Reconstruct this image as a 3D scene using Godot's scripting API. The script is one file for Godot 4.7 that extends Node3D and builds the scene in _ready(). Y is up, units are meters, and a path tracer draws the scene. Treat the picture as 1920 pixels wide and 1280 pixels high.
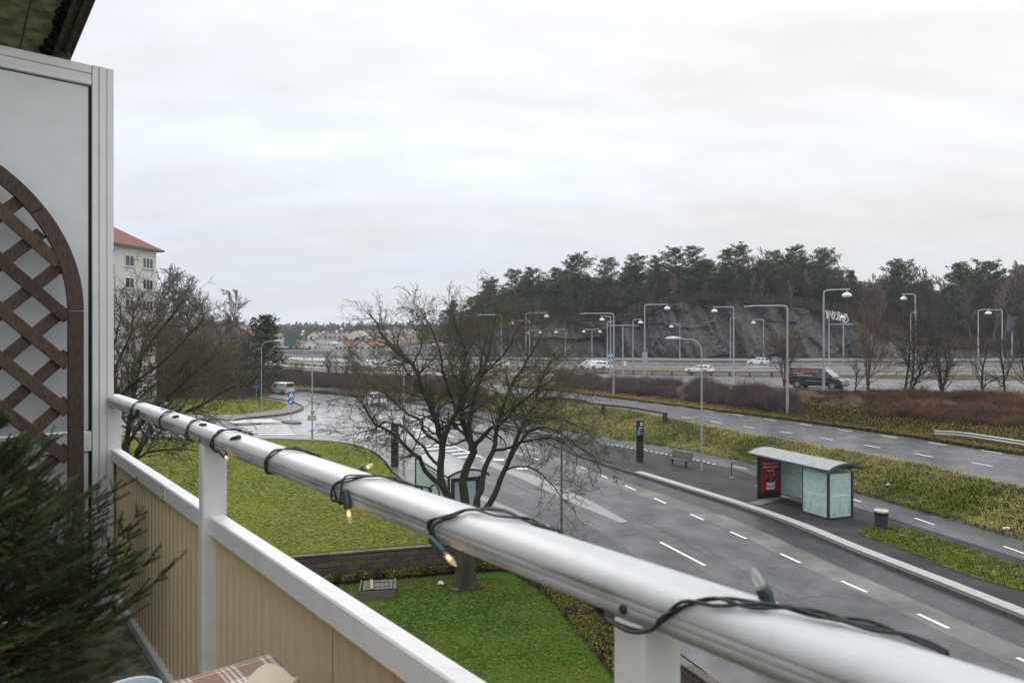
extends Node3D
# A balcony over a street corner: wet roads, bus stops, a motorway under a rock cutting, an overcast winter day.

var rng := RandomNumberGenerator.new()
var taken := {}
var M := {}


# ---------------------------------------------------------------- naming
func numbered(called: String) -> String:
	if not taken.has(called):
		taken[called] = 0
		return called
	taken[called] += 1
	return "%s_%03d" % [called, taken[called]]


func tag(o: Node, label: String, category: String, group := "") -> Node:
	o.set_meta("label", label)
	o.set_meta("category", category)
	if group != "":
		o.set_meta("group", group)
	return o


func thing(called: String, label: String, category: String, at := Vector3.ZERO, turn := 0.0, group := "") -> Node3D:
	var o := Node3D.new()
	o.name = numbered(called)
	add_child(o)
	o.position = at
	o.rotation.y = turn
	tag(o, label, category, group)
	return o


func part_name(parent: Node, called: String) -> String:
	var n := 0
	var full := called
	while parent.has_node(NodePath(full)):
		n += 1
		full = "%s_%03d" % [called, n]
	return full


func put(called: String, mb: MB, mat: Material, parent: Node = null) -> MeshInstance3D:
	return put_mesh(called, mb.mesh(), mat, parent)


func put_mesh(called: String, mesh: Mesh, mat: Material, parent: Node = null) -> MeshInstance3D:
	var o := MeshInstance3D.new()
	o.mesh = mesh
	o.material_override = mat
	if parent == null:
		o.name = numbered(called)
		add_child(o)
	else:
		o.name = part_name(parent, called)
		parent.add_child(o)
	return o


func structure(o: Node) -> Node:
	o.set_meta("kind", "structure")
	return o


func stuff(o: Node) -> Node:
	o.set_meta("kind", "stuff")
	return o


func scatter(called: String, mesh: Mesh, mat: Material, places: Array, colors: Array, parent: Node = null) -> MultiMeshInstance3D:
	var mm := MultiMesh.new()
	mm.transform_format = MultiMesh.TRANSFORM_3D
	mm.use_colors = true
	mm.mesh = mesh
	mm.instance_count = places.size()
	for i in places.size():
		mm.set_instance_transform(i, places[i])
		mm.set_instance_color(i, colors[i])
	var o := MultiMeshInstance3D.new()
	o.multimesh = mm
	o.material_override = mat
	if parent == null:
		o.name = numbered(called)
		add_child(o)
	else:
		o.name = part_name(parent, called)
		parent.add_child(o)
	stuff(o)
	return o


func copy_of(o: Node3D, called: String, at: Vector3, turn: float, size: Vector3, label: String, group: String) -> Node3D:
	var c: Node3D = o.duplicate()
	c.name = numbered(called)
	add_child(c)
	c.position = at
	c.rotation.y = turn
	c.scale = size
	tag(c, label, str(o.get_meta("category")), group)
	return c


# ---------------------------------------------------------------- mesh building
class MB:
	var v := PackedVector3Array()
	var n := PackedVector3Array()
	var c := PackedColorArray()
	var uv := PackedVector2Array()
	var idx := PackedInt32Array()
	var col := Color(1, 1, 1)
	var T := Transform3D()

	func vert(p: Vector3, nn: Vector3, t := Vector2.ZERO) -> int:
		v.append(T * p)
		n.append((T.basis * nn).normalized())
		c.append(col)
		uv.append(t)
		return v.size() - 1

	func quad(a: Vector3, b: Vector3, cc: Vector3, d: Vector3) -> void:  # counter-clockwise seen from outside
		var nn := (b - a).cross(cc - a)
		if nn.length_squared() < 1e-14:
			nn = (cc - a).cross(d - a)
		nn = nn.normalized()
		var i := vert(a, nn, Vector2(0, 1))
		vert(b, nn, Vector2(1, 1))
		vert(cc, nn, Vector2(1, 0))
		vert(d, nn, Vector2(0, 0))
		idx.append_array(PackedInt32Array([i, i + 2, i + 1, i, i + 3, i + 2]))

	func tri(a: Vector3, b: Vector3, cc: Vector3) -> void:
		var nn := (b - a).cross(cc - a).normalized()
		var i := vert(a, nn, Vector2(0, 1))
		vert(b, nn, Vector2(1, 1))
		vert(cc, nn, Vector2(0.5, 0))
		idx.append_array(PackedInt32Array([i, i + 2, i + 1]))

	func box(at: Vector3, size: Vector3, B := Basis()) -> void:
		var h := size / 2
		var k := []
		for i in 8:
			k.append(at + B * Vector3(h.x if i & 1 else -h.x, h.y if i & 2 else -h.y, h.z if i & 4 else -h.z))
		quad(k[4], k[5], k[7], k[6])
		quad(k[1], k[0], k[2], k[3])
		quad(k[5], k[1], k[3], k[7])
		quad(k[0], k[4], k[6], k[2])
		quad(k[6], k[7], k[3], k[2])
		quad(k[0], k[1], k[5], k[4])

	func bevel(at: Vector3, size: Vector3, r: float, B := Basis()) -> void:  # a box with chamfered edges
		var h := size / 2
		r = minf(r, minf(h.x, minf(h.y, h.z)) * 0.9)
		var pt := func(s: Vector3, axis: int) -> Vector3:
			var q := Vector3(h.x - r, h.y - r, h.z - r)
			q[axis] += r
			return at + B * (q * s)
		for axis in 3:
			var a1 := (axis + 1) % 3
			var a2 := (axis + 2) % 3
			for sg in [-1.0, 1.0]:
				var cs := []
				for w in [[-1, -1], [1, -1], [1, 1], [-1, 1]]:
					var s := Vector3.ONE
					s[axis] = sg
					s[a1] = w[0]
					s[a2] = w[1]
					cs.append(pt.call(s, axis))
				if sg > 0:
					quad(cs[0], cs[1], cs[2], cs[3])
				else:
					quad(cs[3], cs[2], cs[1], cs[0])
			for s1 in [-1.0, 1.0]:
				for s2 in [-1.0, 1.0]:
					var p := []
					for e in [-1.0, 1.0]:
						var s := Vector3.ONE
						s[axis] = e
						s[a1] = s1
						s[a2] = s2
						p.append(pt.call(s, a1))
						p.append(pt.call(s, a2))
					if s1 * s2 < 0:
						quad(p[0], p[2], p[3], p[1])
					else:
						quad(p[1], p[3], p[2], p[0])
		for i in 8:
			var s := Vector3(1 if i & 1 else -1, 1 if i & 2 else -1, 1 if i & 4 else -1)
			if s.x * s.y * s.z > 0:
				tri(pt.call(s, 0), pt.call(s, 1), pt.call(s, 2))
			else:
				tri(pt.call(s, 2), pt.call(s, 1), pt.call(s, 0))

	func tube(pts: Array, radii: Array, sides := 5, caps := false) -> void:
		var m := pts.size()
		if m < 2:
			return
		var prev := Vector3.ZERO
		var first := v.size()
		for i in m:
			var p: Vector3 = pts[i]
			var t: Vector3 = (pts[mini(i + 1, m - 1)] - pts[maxi(i - 1, 0)]).normalized()
			if prev == Vector3.ZERO:
				prev = t.cross(Vector3.UP if absf(t.y) < 0.9 else Vector3.RIGHT).normalized()
			else:
				prev = (prev - t * prev.dot(t)).normalized()
			var bi := t.cross(prev)
			for k in sides:
				var a := TAU * k / sides
				var o := prev * cos(a) + bi * sin(a)
				vert(p + o * float(radii[i]), o, Vector2(float(k) / sides, float(i) / (m - 1)))
		for i in m - 1:
			for k in sides:
				var a := first + i * sides + k
				var b := first + i * sides + (k + 1) % sides
				idx.append_array(PackedInt32Array([a, b + sides, b, a, a + sides, b + sides]))
		if caps:
			for e in [0, m - 1]:
				var dirn: Vector3 = (pts[0] - pts[1]).normalized() if e == 0 else (pts[m - 1] - pts[m - 2]).normalized()
				var ci := vert(pts[e], dirn)
				var ring := []
				for k in sides:
					ring.append(vert(T.affine_inverse() * v[first + e * sides + k], dirn))
				for k in sides:
					var a: int = ring[k]
					var b: int = ring[(k + 1) % sides]
					if e == 0:
						idx.append_array(PackedInt32Array([ci, a, b]))
					else:
						idx.append_array(PackedInt32Array([ci, b, a]))

	func lathe(prof: Array, seg := 12, X := Transform3D()) -> void:  # Vector2(radius, height), bottom to top on the outside
		var first := v.size()
		var m := prof.size()
		for i in m:
			var d: Vector2 = prof[mini(i + 1, m - 1)] - prof[maxi(i - 1, 0)]
			var nr := Vector2(d.y, -d.x).normalized()
			for k in seg:
				var a := TAU * k / seg
				var o := Vector3(cos(a), 0, sin(a))
				vert(X * (o * prof[i].x + Vector3.UP * prof[i].y), X.basis * (o * nr.x + Vector3.UP * nr.y), Vector2(float(k) / seg, float(i) / (m - 1)))
		for i in m - 1:
			for k in seg:
				var a := first + i * seg + k
				var b := first + i * seg + (k + 1) % seg
				idx.append_array(PackedInt32Array([a, b, b + seg, a, b + seg, a + seg]))

	func prism(poly: PackedVector2Array, z0: float, z1: float, inset := 0.0) -> void:  # poly in x, y; extruded along z, with bevelled rims when inset
		var p := poly
		var area := 0.0
		for i in p.size():
			area += p[i].cross(p[(i + 1) % p.size()])
		if area < 0:
			p.reverse()
		var q := p
		if inset > 0:
			var off := Geometry2D.offset_polygon(p, -inset, Geometry2D.JOIN_MITER)
			if off.size() == 1 and off[0].size() == p.size():
				q = off[0]
				var best := 0
				for i in q.size():
					if q[i].distance_squared_to(p[0]) < q[best].distance_squared_to(p[0]):
						best = i
				var w := PackedVector2Array()
				for i in q.size():
					w.append(q[(best + i) % q.size()])
				q = w
			else:
				inset = 0.0
		var t := Geometry2D.triangulate_polygon(q)
		for i in range(0, t.size(), 3):
			var a := q[t[i]]
			var b := q[t[i + 1]]
			var d := q[t[i + 2]]
			if (b - a).cross(d - a) < 0:
				var s := b
				b = d
				d = s
			tri(Vector3(a.x, a.y, z1), Vector3(b.x, b.y, z1), Vector3(d.x, d.y, z1))
			tri(Vector3(a.x, a.y, z0), Vector3(d.x, d.y, z0), Vector3(b.x, b.y, z0))
		for i in p.size():
			var j := (i + 1) % p.size()
			quad(Vector3(p[i].x, p[i].y, z0 + inset), Vector3(p[j].x, p[j].y, z0 + inset), Vector3(p[j].x, p[j].y, z1 - inset), Vector3(p[i].x, p[i].y, z1 - inset))
			if inset > 0:
				quad(Vector3(p[i].x, p[i].y, z1 - inset), Vector3(p[j].x, p[j].y, z1 - inset), Vector3(q[j].x, q[j].y, z1), Vector3(q[i].x, q[i].y, z1))
				quad(Vector3(q[i].x, q[i].y, z0), Vector3(q[j].x, q[j].y, z0), Vector3(p[j].x, p[j].y, z0 + inset), Vector3(p[i].x, p[i].y, z0 + inset))

	func grid(rows: Array) -> void:  # rows of Vector3, smooth normals facing up or out by order
		var m := rows.size()
		var w: int = rows[0].size()
		var first := v.size()
		for i in m:
			for j in w:
				var du: Vector3 = rows[i][mini(j + 1, w - 1)] - rows[i][maxi(j - 1, 0)]
				var dv: Vector3 = rows[mini(i + 1, m - 1)][j] - rows[maxi(i - 1, 0)][j]
				vert(rows[i][j], du.cross(dv).normalized(), Vector2(float(j) / (w - 1), float(i) / (m - 1)))
		for i in m - 1:
			for j in w - 1:
				var a := first + i * w + j
				idx.append_array(PackedInt32Array([a, a + w + 1, a + 1, a, a + w, a + w + 1]))

	func mesh() -> ArrayMesh:
		var arr := []
		arr.resize(Mesh.ARRAY_MAX)
		arr[Mesh.ARRAY_VERTEX] = v
		arr[Mesh.ARRAY_NORMAL] = n
		arr[Mesh.ARRAY_COLOR] = c
		arr[Mesh.ARRAY_TEX_UV] = uv
		arr[Mesh.ARRAY_INDEX] = idx
		var am := ArrayMesh.new()
		am.add_surface_from_arrays(Mesh.PRIMITIVE_TRIANGLES, arr)
		return am


# ---------------------------------------------------------------- small geometry tools
func P(x: float, d: float, h := 0.0) -> Vector3:  # metres right of, ahead of the camera; height above the street
	return Vector3(x, h, -d)


func smooth_line(pts: Array, count: int) -> Array:  # Catmull-Rom, evenly sampled
	var dense := []
	var m := pts.size()
	for i in m - 1:
		var a: Vector3 = pts[maxi(i - 1, 0)]
		var b: Vector3 = pts[i]
		var c: Vector3 = pts[i + 1]
		var d: Vector3 = pts[mini(i + 2, m - 1)]
		for k in 12:
			dense.append(b.cubic_interpolate(c, a, d, k / 12.0))
	dense.append(pts[m - 1])
	return resample(dense, count)


func resample(pts: Array, count: int) -> Array:
	var lens := [0.0]
	for i in pts.size() - 1:
		lens.append(lens[i] + (pts[i + 1] - pts[i]).length())
	var total: float = lens[-1]
	var out := []
	var j := 0
	for k in count:
		var want := total * k / (count - 1)
		while j < pts.size() - 2 and lens[j + 1] < want:
			j += 1
		var t: float = (want - lens[j]) / maxf(lens[j + 1] - lens[j], 1e-6)
		out.append(pts[j].lerp(pts[j + 1], clampf(t, 0, 1)))
	return out


func line_length(pts: Array) -> float:
	var s := 0.0
	for i in pts.size() - 1:
		s += (pts[i + 1] - pts[i]).length()
	return s


func shifted(pts: Array, by: float, up := 0.0) -> Array:  # sideways, to the right of travel
	var out := []
	for i in pts.size():
		var t: Vector3 = pts[mini(i + 1, pts.size() - 1)] - pts[maxi(i - 1, 0)]
		t.y = 0
		t = t.normalized()
		out.append(pts[i] + Vector3(-t.z, 0, t.x) * by + Vector3.UP * up)
	return out


func sheet(poly: Array, y: float) -> MB:  # flat polygon facing up
	var mb := MB.new()
	var p2 := PackedVector2Array()
	for q in poly:
		p2.append(Vector2(q.x, q.z))
	var t := Geometry2D.triangulate_polygon(p2)
	for i in range(0, t.size(), 3):
		var a := Vector3(p2[t[i]].x, y, p2[t[i]].y)
		var b := Vector3(p2[t[i + 1]].x, y, p2[t[i + 1]].y)
		var c := Vector3(p2[t[i + 2]].x, y, p2[t[i + 2]].y)
		if (b - a).cross(c - a).y < 0:
			mb.tri(a, c, b)
		else:
			mb.tri(a, b, c)
	return mb


func raised(poly: Array, y0: float, y1: float) -> MB:  # flat polygon with vertical sides
	var mb := sheet(poly, y1)
	var area := 0.0
	for i in poly.size():
		var a: Vector3 = poly[i]
		var b: Vector3 = poly[(i + 1) % poly.size()]
		area += a.x * b.z - b.x * a.z
	for i in poly.size():
		var a: Vector3 = poly[i]
		var b: Vector3 = poly[(i + 1) % poly.size()]
		if area > 0:
			var s := a
			a = b
			b = s
		mb.quad(Vector3(a.x, y0, a.z), Vector3(b.x, y0, b.z), Vector3(b.x, y1, b.z), Vector3(a.x, y1, a.z))
	return mb


func ribbon(a: Array, b: Array, cross := 2) -> MB:  # sheet between two lines of equal length; a is the left one seen along it
	var rows := []
	for i in a.size():
		var r := []
		for k in cross:
			r.append(a[i].lerp(b[i], float(k) / (cross - 1)))
		rows.append(r)
	var mb := MB.new()
	mb.grid(rows)
	return mb


func inside(p: Vector3, poly: PackedVector2Array) -> bool:
	return Geometry2D.is_point_in_polygon(Vector2(p.x, p.z), poly)


func plan(poly: Array) -> PackedVector2Array:
	var o := PackedVector2Array()
	for q in poly:
		o.append(Vector2(q.x, q.z))
	return o


# ---------------------------------------------------------------- materials
func lin(r: float, g: float, b: float) -> Color:  # a base colour given in linear light
	return Color(r, g, b).linear_to_srgb()


func mat(called: String, col: Color, rough := 0.8, metal := 0.0) -> StandardMaterial3D:
	var m := StandardMaterial3D.new()
	m.resource_name = called
	m.albedo_color = col
	m.roughness = rough
	m.metallic = metal
	return m


func painted(called: String, rough := 0.85) -> StandardMaterial3D:  # colours come with the vertices, linear
	var m := mat(called, Color.WHITE, rough)
	m.vertex_color_use_as_albedo = true
	return m


func ramp(cols: Array) -> Gradient:
	var g := Gradient.new()
	var offs := PackedFloat32Array()
	var cc := PackedColorArray()
	for e in cols:
		offs.append(e[0])
		cc.append(e[1])
	g.offsets = offs
	g.colors = cc
	return g


func noise_tex(sd: int, freq: float, cols: Array, oct := 4, size := 512, kind := FastNoiseLite.TYPE_SIMPLEX_SMOOTH) -> NoiseTexture2D:
	var nz := FastNoiseLite.new()
	nz.seed = sd
	nz.noise_type = kind
	nz.frequency = freq
	nz.fractal_octaves = oct
	nz.fractal_gain = 0.6
	var t := NoiseTexture2D.new()
	t.width = size
	t.height = size
	t.seamless = true
	t.noise = nz
	t.color_ramp = ramp(cols)
	return t


func grey_tex(sd: int, freq: float, lo: float, hi: float, oct := 4, size := 512) -> NoiseTexture2D:
	return noise_tex(sd, freq, [[0.2, Color(lo, lo, lo)], [0.8, Color(hi, hi, hi)]], oct, size)


func world_mapped(m: StandardMaterial3D, metres: float) -> StandardMaterial3D:
	m.uv1_triplanar = true
	m.uv1_world_triplanar = true
	m.uv1_scale = Vector3.ONE / metres
	return m


func detailed(m: StandardMaterial3D, tex: Texture2D, metres: float) -> StandardMaterial3D:  # a second, larger or finer pattern multiplied in
	m.detail_enabled = true
	m.detail_blend_mode = BaseMaterial3D.BLEND_MODE_MUL
	m.detail_albedo = tex
	m.detail_uv_layer = BaseMaterial3D.DETAIL_UV_2
	m.uv2_triplanar = true
	m.uv2_world_triplanar = true
	m.uv2_scale = Vector3.ONE / metres
	return m


# ---------------------------------------------------------------- the sequence
func _ready() -> void:
	rng.seed = 20240117
	set_camera_and_light()
	make_materials()
	build_ground()
	build_markings()
	build_cutting()
	build_balcony()
	build_retaining_walls()
	build_lawns()
	build_bus_stops()
	build_street_furniture()
	build_lamps()
	build_crash_barriers()
	build_vehicles()
	build_distant_town()
	build_blocks()
	build_near_trees()
	build_bank_plants()
	build_forest()
	build_string_lights()
	build_balcony_things()
	build_litter()


func set_camera_and_light() -> void:
	var cam := Camera3D.new()
	cam.name = "camera"
	cam.position = Vector3(0, 8.3, 0)
	cam.near = 0.05
	cam.far = 6000.0
	var lens := CameraAttributesPhysical.new()
	lens.frustum_focal_length = 24.0
	lens.frustum_focus_distance = 26.0
	lens.frustum_near = 0.05
	lens.frustum_far = 6000.0
	lens.exposure_aperture = 8.0
	cam.attributes = lens
	add_child(cam)
	cam.current = true

	var env := Environment.new()
	env.background_mode = Environment.BG_SKY
	env.tonemap_mode = Environment.TONE_MAPPER_LINEAR
	env.tonemap_exposure = 1.22
	var sky := Sky.new()
	var sm := PanoramaSkyMaterial.new()
	sm.panorama = ImageTexture.create_from_image(sky_picture())
	sky.sky_material = sm
	env.sky = sky
	env.sdfgi_enabled = true
	env.ssao_enabled = true
	env.ssil_enabled = true
	env.fog_enabled = true
	env.fog_density = 0.0003
	env.fog_light_color = Color(0.86, 0.88, 0.91)
	var we := WorldEnvironment.new()
	we.name = "environment"
	we.environment = env
	add_child(we)

	var sun := DirectionalLight3D.new()
	sun.name = "sun"
	sun.light_color = Color(1.0, 0.975, 0.94)
	sun.light_energy = 0.4
	sun.light_angular_distance = 40.0
	sun.shadow_enabled = true
	sun.rotation_degrees = Vector3(-38, -35, 0)
	sun.rotation.y = deg_to_rad(180 + 28)
	add_child(sun)


func sky_picture() -> Image:
	var w := 1024
	var h := 512
	var im := Image.create(w, h, false, Image.FORMAT_RGBF)
	var big := FastNoiseLite.new()
	big.seed = 5
	big.frequency = 0.55
	big.fractal_octaves = 4
	big.fractal_gain = 0.5
	var fine := FastNoiseLite.new()
	fine.seed = 9
	fine.frequency = 2.2
	fine.fractal_octaves = 5
	fine.fractal_gain = 0.55
	var glow := Vector3(sin(deg_to_rad(-25)) * cos(deg_to_rad(19)), sin(deg_to_rad(19)), -cos(deg_to_rad(-25)) * cos(deg_to_rad(19)))
	for y in h:
		var el := PI / 2 - (y + 0.5) / h * PI
		var up := sin(el)
		for x in w:
			if up < -0.03:
				im.set_pixel(x, y, Color(0.32, 0.32, 0.33))
				continue
			var az := ((x + 0.5) / w - 0.5) * TAU
			var dir := Vector3(sin(az) * cos(el), up, -cos(az) * cos(el))
			var k := 1.0 / (maxf(up, 0.0) + 0.22)
			var px := dir.x * k
			var pz := dir.z * k
			var n1 := big.get_noise_2d(px * 1.1 + 3.0, pz * 2.6)
			var n2 := fine.get_noise_2d(px + 0.35 * n1, pz * 2.6)
			# an even winter overcast: brighter overhead, brightest where the low sun stands behind it
			var base := 0.725 + 0.16 * maxf(up, 0.0) + 0.95 * pow(maxf(up, 0.0), 3.0)
			base -= 0.10 * exp(-pow((rad_to_deg(el) - 6.0) / 4.5, 2.0)) * (0.7 + 0.6 * n1)
			var near := maxf(dir.dot(glow), 0.0)
			base += 0.36 * pow(near, 9.0) + 0.08 * pow(near, 3.0)
			base *= 1.0 + 0.15 * n1 + 0.075 * n2
			var cool := clampf(0.5 + 0.9 * sin(az) + 0.8 * n1, 0.0, 1.0)
			var tint := Color(0.99, 1.0, 1.015).lerp(Color(0.92, 0.985, 1.075), cool)
			im.set_pixel(x, y, Color(base * tint.r, base * tint.g, base * tint.b))
	return im


func make_materials() -> void:
	# wet winter asphalt of several ages
	var grit := grey_tex(11, 0.22, 0.74, 1.0, 3, 1024)
	var blotch := grey_tex(12, 0.012, 0.72, 1.0, 4, 512)
	var wet := noise_tex(13, 0.014, [[0.2, Color(0.42, 0.42, 0.42)], [0.8, Color(0.58, 0.58, 0.58)]], 3, 512)
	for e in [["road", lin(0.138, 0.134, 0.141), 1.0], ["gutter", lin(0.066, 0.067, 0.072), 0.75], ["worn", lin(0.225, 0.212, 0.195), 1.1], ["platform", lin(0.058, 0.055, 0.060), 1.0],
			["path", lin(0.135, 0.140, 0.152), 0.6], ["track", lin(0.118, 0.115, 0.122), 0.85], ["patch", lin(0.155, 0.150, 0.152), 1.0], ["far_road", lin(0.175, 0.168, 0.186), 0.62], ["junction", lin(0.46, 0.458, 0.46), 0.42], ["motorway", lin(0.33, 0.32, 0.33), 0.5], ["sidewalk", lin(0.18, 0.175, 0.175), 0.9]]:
		var m := mat("asphalt " + str(e[0]), e[1], 1.0)
		m.albedo_texture = grit
		m.roughness_texture = wet
		m.roughness = e[2]
		m.metallic_specular = 0.5
		world_mapped(m, 5.2)
		detailed(m, blotch, 17.0)
		if e[0] == "junction" or e[0] == "motorway":   # standing wet, it mirrors the low sky; more sheen is in the pale base colour
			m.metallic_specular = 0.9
		if e[0] == "platform":
			m.roughness_texture = null
			m.roughness = 0.72
			m.metallic_specular = 0.35
		M[e[0]] = m
	M.earth = world_mapped(mat("earth", Color.WHITE, 0.95), 9.0)
	M.earth.metallic_specular = 0.15
	M.earth.albedo_texture = noise_tex(21, 0.03, [[0.2, lin(0.045, 0.036, 0.022)], [0.5, lin(0.085, 0.072, 0.035)], [0.8, lin(0.075, 0.085, 0.030)]], 6)
	M.dry_grass = world_mapped(mat("dry grass", Color.WHITE, 0.95), 4.0)
	M.dry_grass.metallic_specular = 0.15
	M.dry_grass.albedo_texture = noise_tex(22, 0.04, [[0.2, lin(0.11, 0.08, 0.04)], [0.5, lin(0.21, 0.175, 0.065)], [0.8, lin(0.18, 0.19, 0.05)]], 6)
	M.lawn_wet = world_mapped(mat("short lawn", Color.WHITE, 0.9), 3.0)
	M.lawn_wet.metallic_specular = 0.15
	M.lawn_wet.albedo_texture = noise_tex(23, 0.03, [[0.15, lin(0.035, 0.070, 0.010)], [0.5, lin(0.062, 0.120, 0.014)], [0.85, lin(0.095, 0.150, 0.018)]], 6)
	M.lawn_mossy = world_mapped(mat("mossy lawn", Color.WHITE, 0.95), 3.5)
	M.lawn_mossy.metallic_specular = 0.15
	M.lawn_mossy.albedo_texture = noise_tex(24, 0.03, [[0.15, lin(0.075, 0.090, 0.014)], [0.5, lin(0.14, 0.155, 0.024)], [0.85, lin(0.20, 0.185, 0.038)]], 6)
	M.brown_soil = world_mapped(mat("forest floor", Color.WHITE, 0.95), 6.0)
	M.brown_soil.metallic_specular = 0.15
	M.brown_soil.albedo_texture = noise_tex(25, 0.04, [[0.2, lin(0.055, 0.040, 0.029)], [0.5, lin(0.092, 0.068, 0.045)], [0.8, lin(0.125, 0.105, 0.055)]], 6)
	M.pavement = world_mapped(mat("worn pavement", lin(0.17, 0.14, 0.13), 0.7), 1.0)
	M.pavement.albedo_texture = grey_tex(30, 0.08, 0.7, 1.0, 4)
	M.kerb = world_mapped(mat("kerb granite", lin(0.150, 0.125, 0.110), 0.7), 0.6)
	M.kerb.albedo_texture = grey_tex(31, 0.05, 0.55, 1.0, 5)
	M.pale_slab = world_mapped(mat("pale paving", lin(0.56, 0.55, 0.53), 0.75), 0.5)
	M.pale_slab.albedo_texture = grey_tex(32, 0.06, 0.62, 1.0, 5)
	M.tan_slab = world_mapped(mat("tan paving", lin(0.27, 0.225, 0.165), 0.75), 0.5)
	M.tan_slab.albedo_texture = grey_tex(33, 0.06, 0.62, 1.0, 5)
	M.mark = world_mapped(mat("road paint", lin(0.80, 0.80, 0.78), 0.6), 0.9)
	M.mark.albedo_texture = grey_tex(34, 0.05, 0.82, 1.0, 5)
	M.mark_worn = world_mapped(mat("worn road paint", lin(0.44, 0.43, 0.42), 0.6), 0.9)
	M.mark_worn.albedo_texture = grey_tex(35, 0.05, 0.5, 1.0, 5)
	M.wall_block = painted("concrete wall block", 0.9)
	M.wall_block.albedo_texture = grey_tex(36, 0.05, 0.5, 1.0, 5)
	world_mapped(M.wall_block, 0.5)
	M.steel = mat("galvanised steel", lin(0.46, 0.48, 0.50), 0.45, 0.35)
	M.steel.albedo_texture = grey_tex(37, 0.03, 0.75, 1.0, 4, 256)
	world_mapped(M.steel, 0.7)
	M.dark_steel = mat("dark steel", lin(0.035, 0.034, 0.036), 0.4, 0.3)
	M.black = mat("black paint", lin(0.016, 0.016, 0.018), 0.35)
	M.white_shade = mat("white enamel", lin(0.74, 0.74, 0.73), 0.35)
	M.rust_post = mat("weathered barrier post", lin(0.075, 0.058, 0.050), 0.8)
	M.barrier = mat("barrier beam", lin(0.36, 0.36, 0.35), 0.5, 0.3)
	M.old_wood = world_mapped(mat("grey weathered wood", lin(0.20, 0.18, 0.155), 0.85), 0.6)
	M.old_wood.albedo_texture = grey_tex(38, 0.06, 0.5, 1.0, 5)
	M.blue_sign = mat("blue sign", lin(0.015, 0.10, 0.36), 0.4)
	M.cyan_sign = mat("light blue panel", lin(0.03, 0.36, 0.72), 0.4)
	M.tyre = mat("tyre rubber", lin(0.018, 0.018, 0.018), 0.85)
	M.rim = mat("wheel rim", lin(0.38, 0.38, 0.39), 0.35, 0.6)
	M.car_glass = mat("car glass", lin(0.03, 0.035, 0.04), 0.06)
	M.car_glass.metallic_specular = 0.7
	M.tail = mat("tail lamp", lin(0.45, 0.02, 0.02), 0.25)
	M.headlamp = mat("headlamp", lin(0.72, 0.72, 0.72), 0.15)
	M.bark = painted("bark", 0.9)
	M.bark.albedo_texture = noise_tex(41, 0.05, [[0.2, Color(0.45, 0.45, 0.45)], [0.55, Color(0.85, 0.85, 0.82)], [0.85, Color(1, 1, 0.92)]], 5)
	M.bark.heightmap_enabled = true
	M.bark.heightmap_texture = grey_tex(42, 0.05, 0.0, 1.0, 5)
	M.bark.heightmap_scale = 1.6
	M.bark.uv1_triplanar = true
	M.bark.uv1_scale = Vector3(4, 1.2, 4)
	M.twig = painted("twigs", 0.9)
	M.needles = painted("pine needles", 0.75)
	M.leaf = painted("small leaves", 0.6)
	M.blade = painted("grass blades", 0.85)
	M.blade.metallic_specular = 0.12
	M.needles.metallic_specular = 0.2
	M.leaf.metallic_specular = 0.3
	M.twig.metallic_specular = 0.25
	M.rock = painted("grey gneiss", 0.75)
	M.rock.albedo_texture = noise_tex(51, 0.03, [[0.2, Color(0.5, 0.5, 0.52)], [0.6, Color(0.9, 0.9, 0.9)], [0.9, Color(1, 0.98, 0.95)]], 6)
	world_mapped(M.rock, 7.0)
	M.rock.heightmap_enabled = true
	M.rock.heightmap_texture = grey_tex(52, 0.03, 0.0, 1.0, 6)
	M.rock.heightmap_scale = 14.0
	M.render_wall = painted("rendered wall", 0.9)
	M.roof_tile = painted("roof tiles", 0.8)
	M.window_glass = mat("window glass", lin(0.07, 0.10, 0.12), 0.08)
	M.window_dark = mat("dark window glass", lin(0.02, 0.024, 0.028), 0.08)
	M.window_frame = mat("white window frame", lin(0.62, 0.62, 0.62), 0.5)
	# balcony
	M.white_metal = world_mapped(mat("white lacquered metal", lin(0.72, 0.725, 0.73), 0.45), 0.8)
	M.white_metal.albedo_texture = noise_tex(61, 0.012, [[0.12, Color(0.94, 0.94, 0.93)], [0.4, Color(0.99, 0.99, 0.99)], [0.8, Color(1, 1, 1)]], 5)
	M.handrail = mat("handrail lacquer", lin(0.47, 0.475, 0.485), 0.40)
	M.handrail.albedo_texture = noise_tex(62, 0.02, [[0.10, Color(0.90, 0.90, 0.87)], [0.3, Color(0.985, 0.985, 0.98)], [0.8, Color(1, 1, 1)]], 5)
	M.handrail.vertex_color_use_as_albedo = true
	M.handrail.uv1_triplanar = true
	M.handrail.uv1_scale = Vector3(1.6, 4.0, 4.0)
	M.panel_board = world_mapped(mat("grey white panel", lin(0.68, 0.70, 0.73), 0.8), 0.9)
	M.panel_board.albedo_texture = grey_tex(63, 0.01, 0.965, 1.0, 4)
	M.dark_gap = mat("painted gap shade", lin(0.012, 0.012, 0.013), 0.8)  # dark fill that paints the shade in the panel gap
	M.beige = world_mapped(mat("beige cladding", lin(0.66, 0.54, 0.36), 0.6), 0.7)
	M.beige.albedo_texture = grey_tex(64, 0.02, 0.97, 1.0, 4)
	M.trellis = painted("brown stained wood", 0.75)
	var wood_tex := noise_tex(65, 0.02, [[0.15, Color(0.45, 0.42, 0.40)], [0.5, Color(0.85, 0.82, 0.8)], [0.85, Color(1, 1, 1)]], 5)
	M.trellis.albedo_texture = wood_tex
	M.trellis.uv1_triplanar = true
	M.trellis.uv1_scale = Vector3(14, 1.6, 14)
	M.slab_under = world_mapped(mat("concrete soffit", lin(0.34, 0.34, 0.27), 0.9), 1.4)
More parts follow.
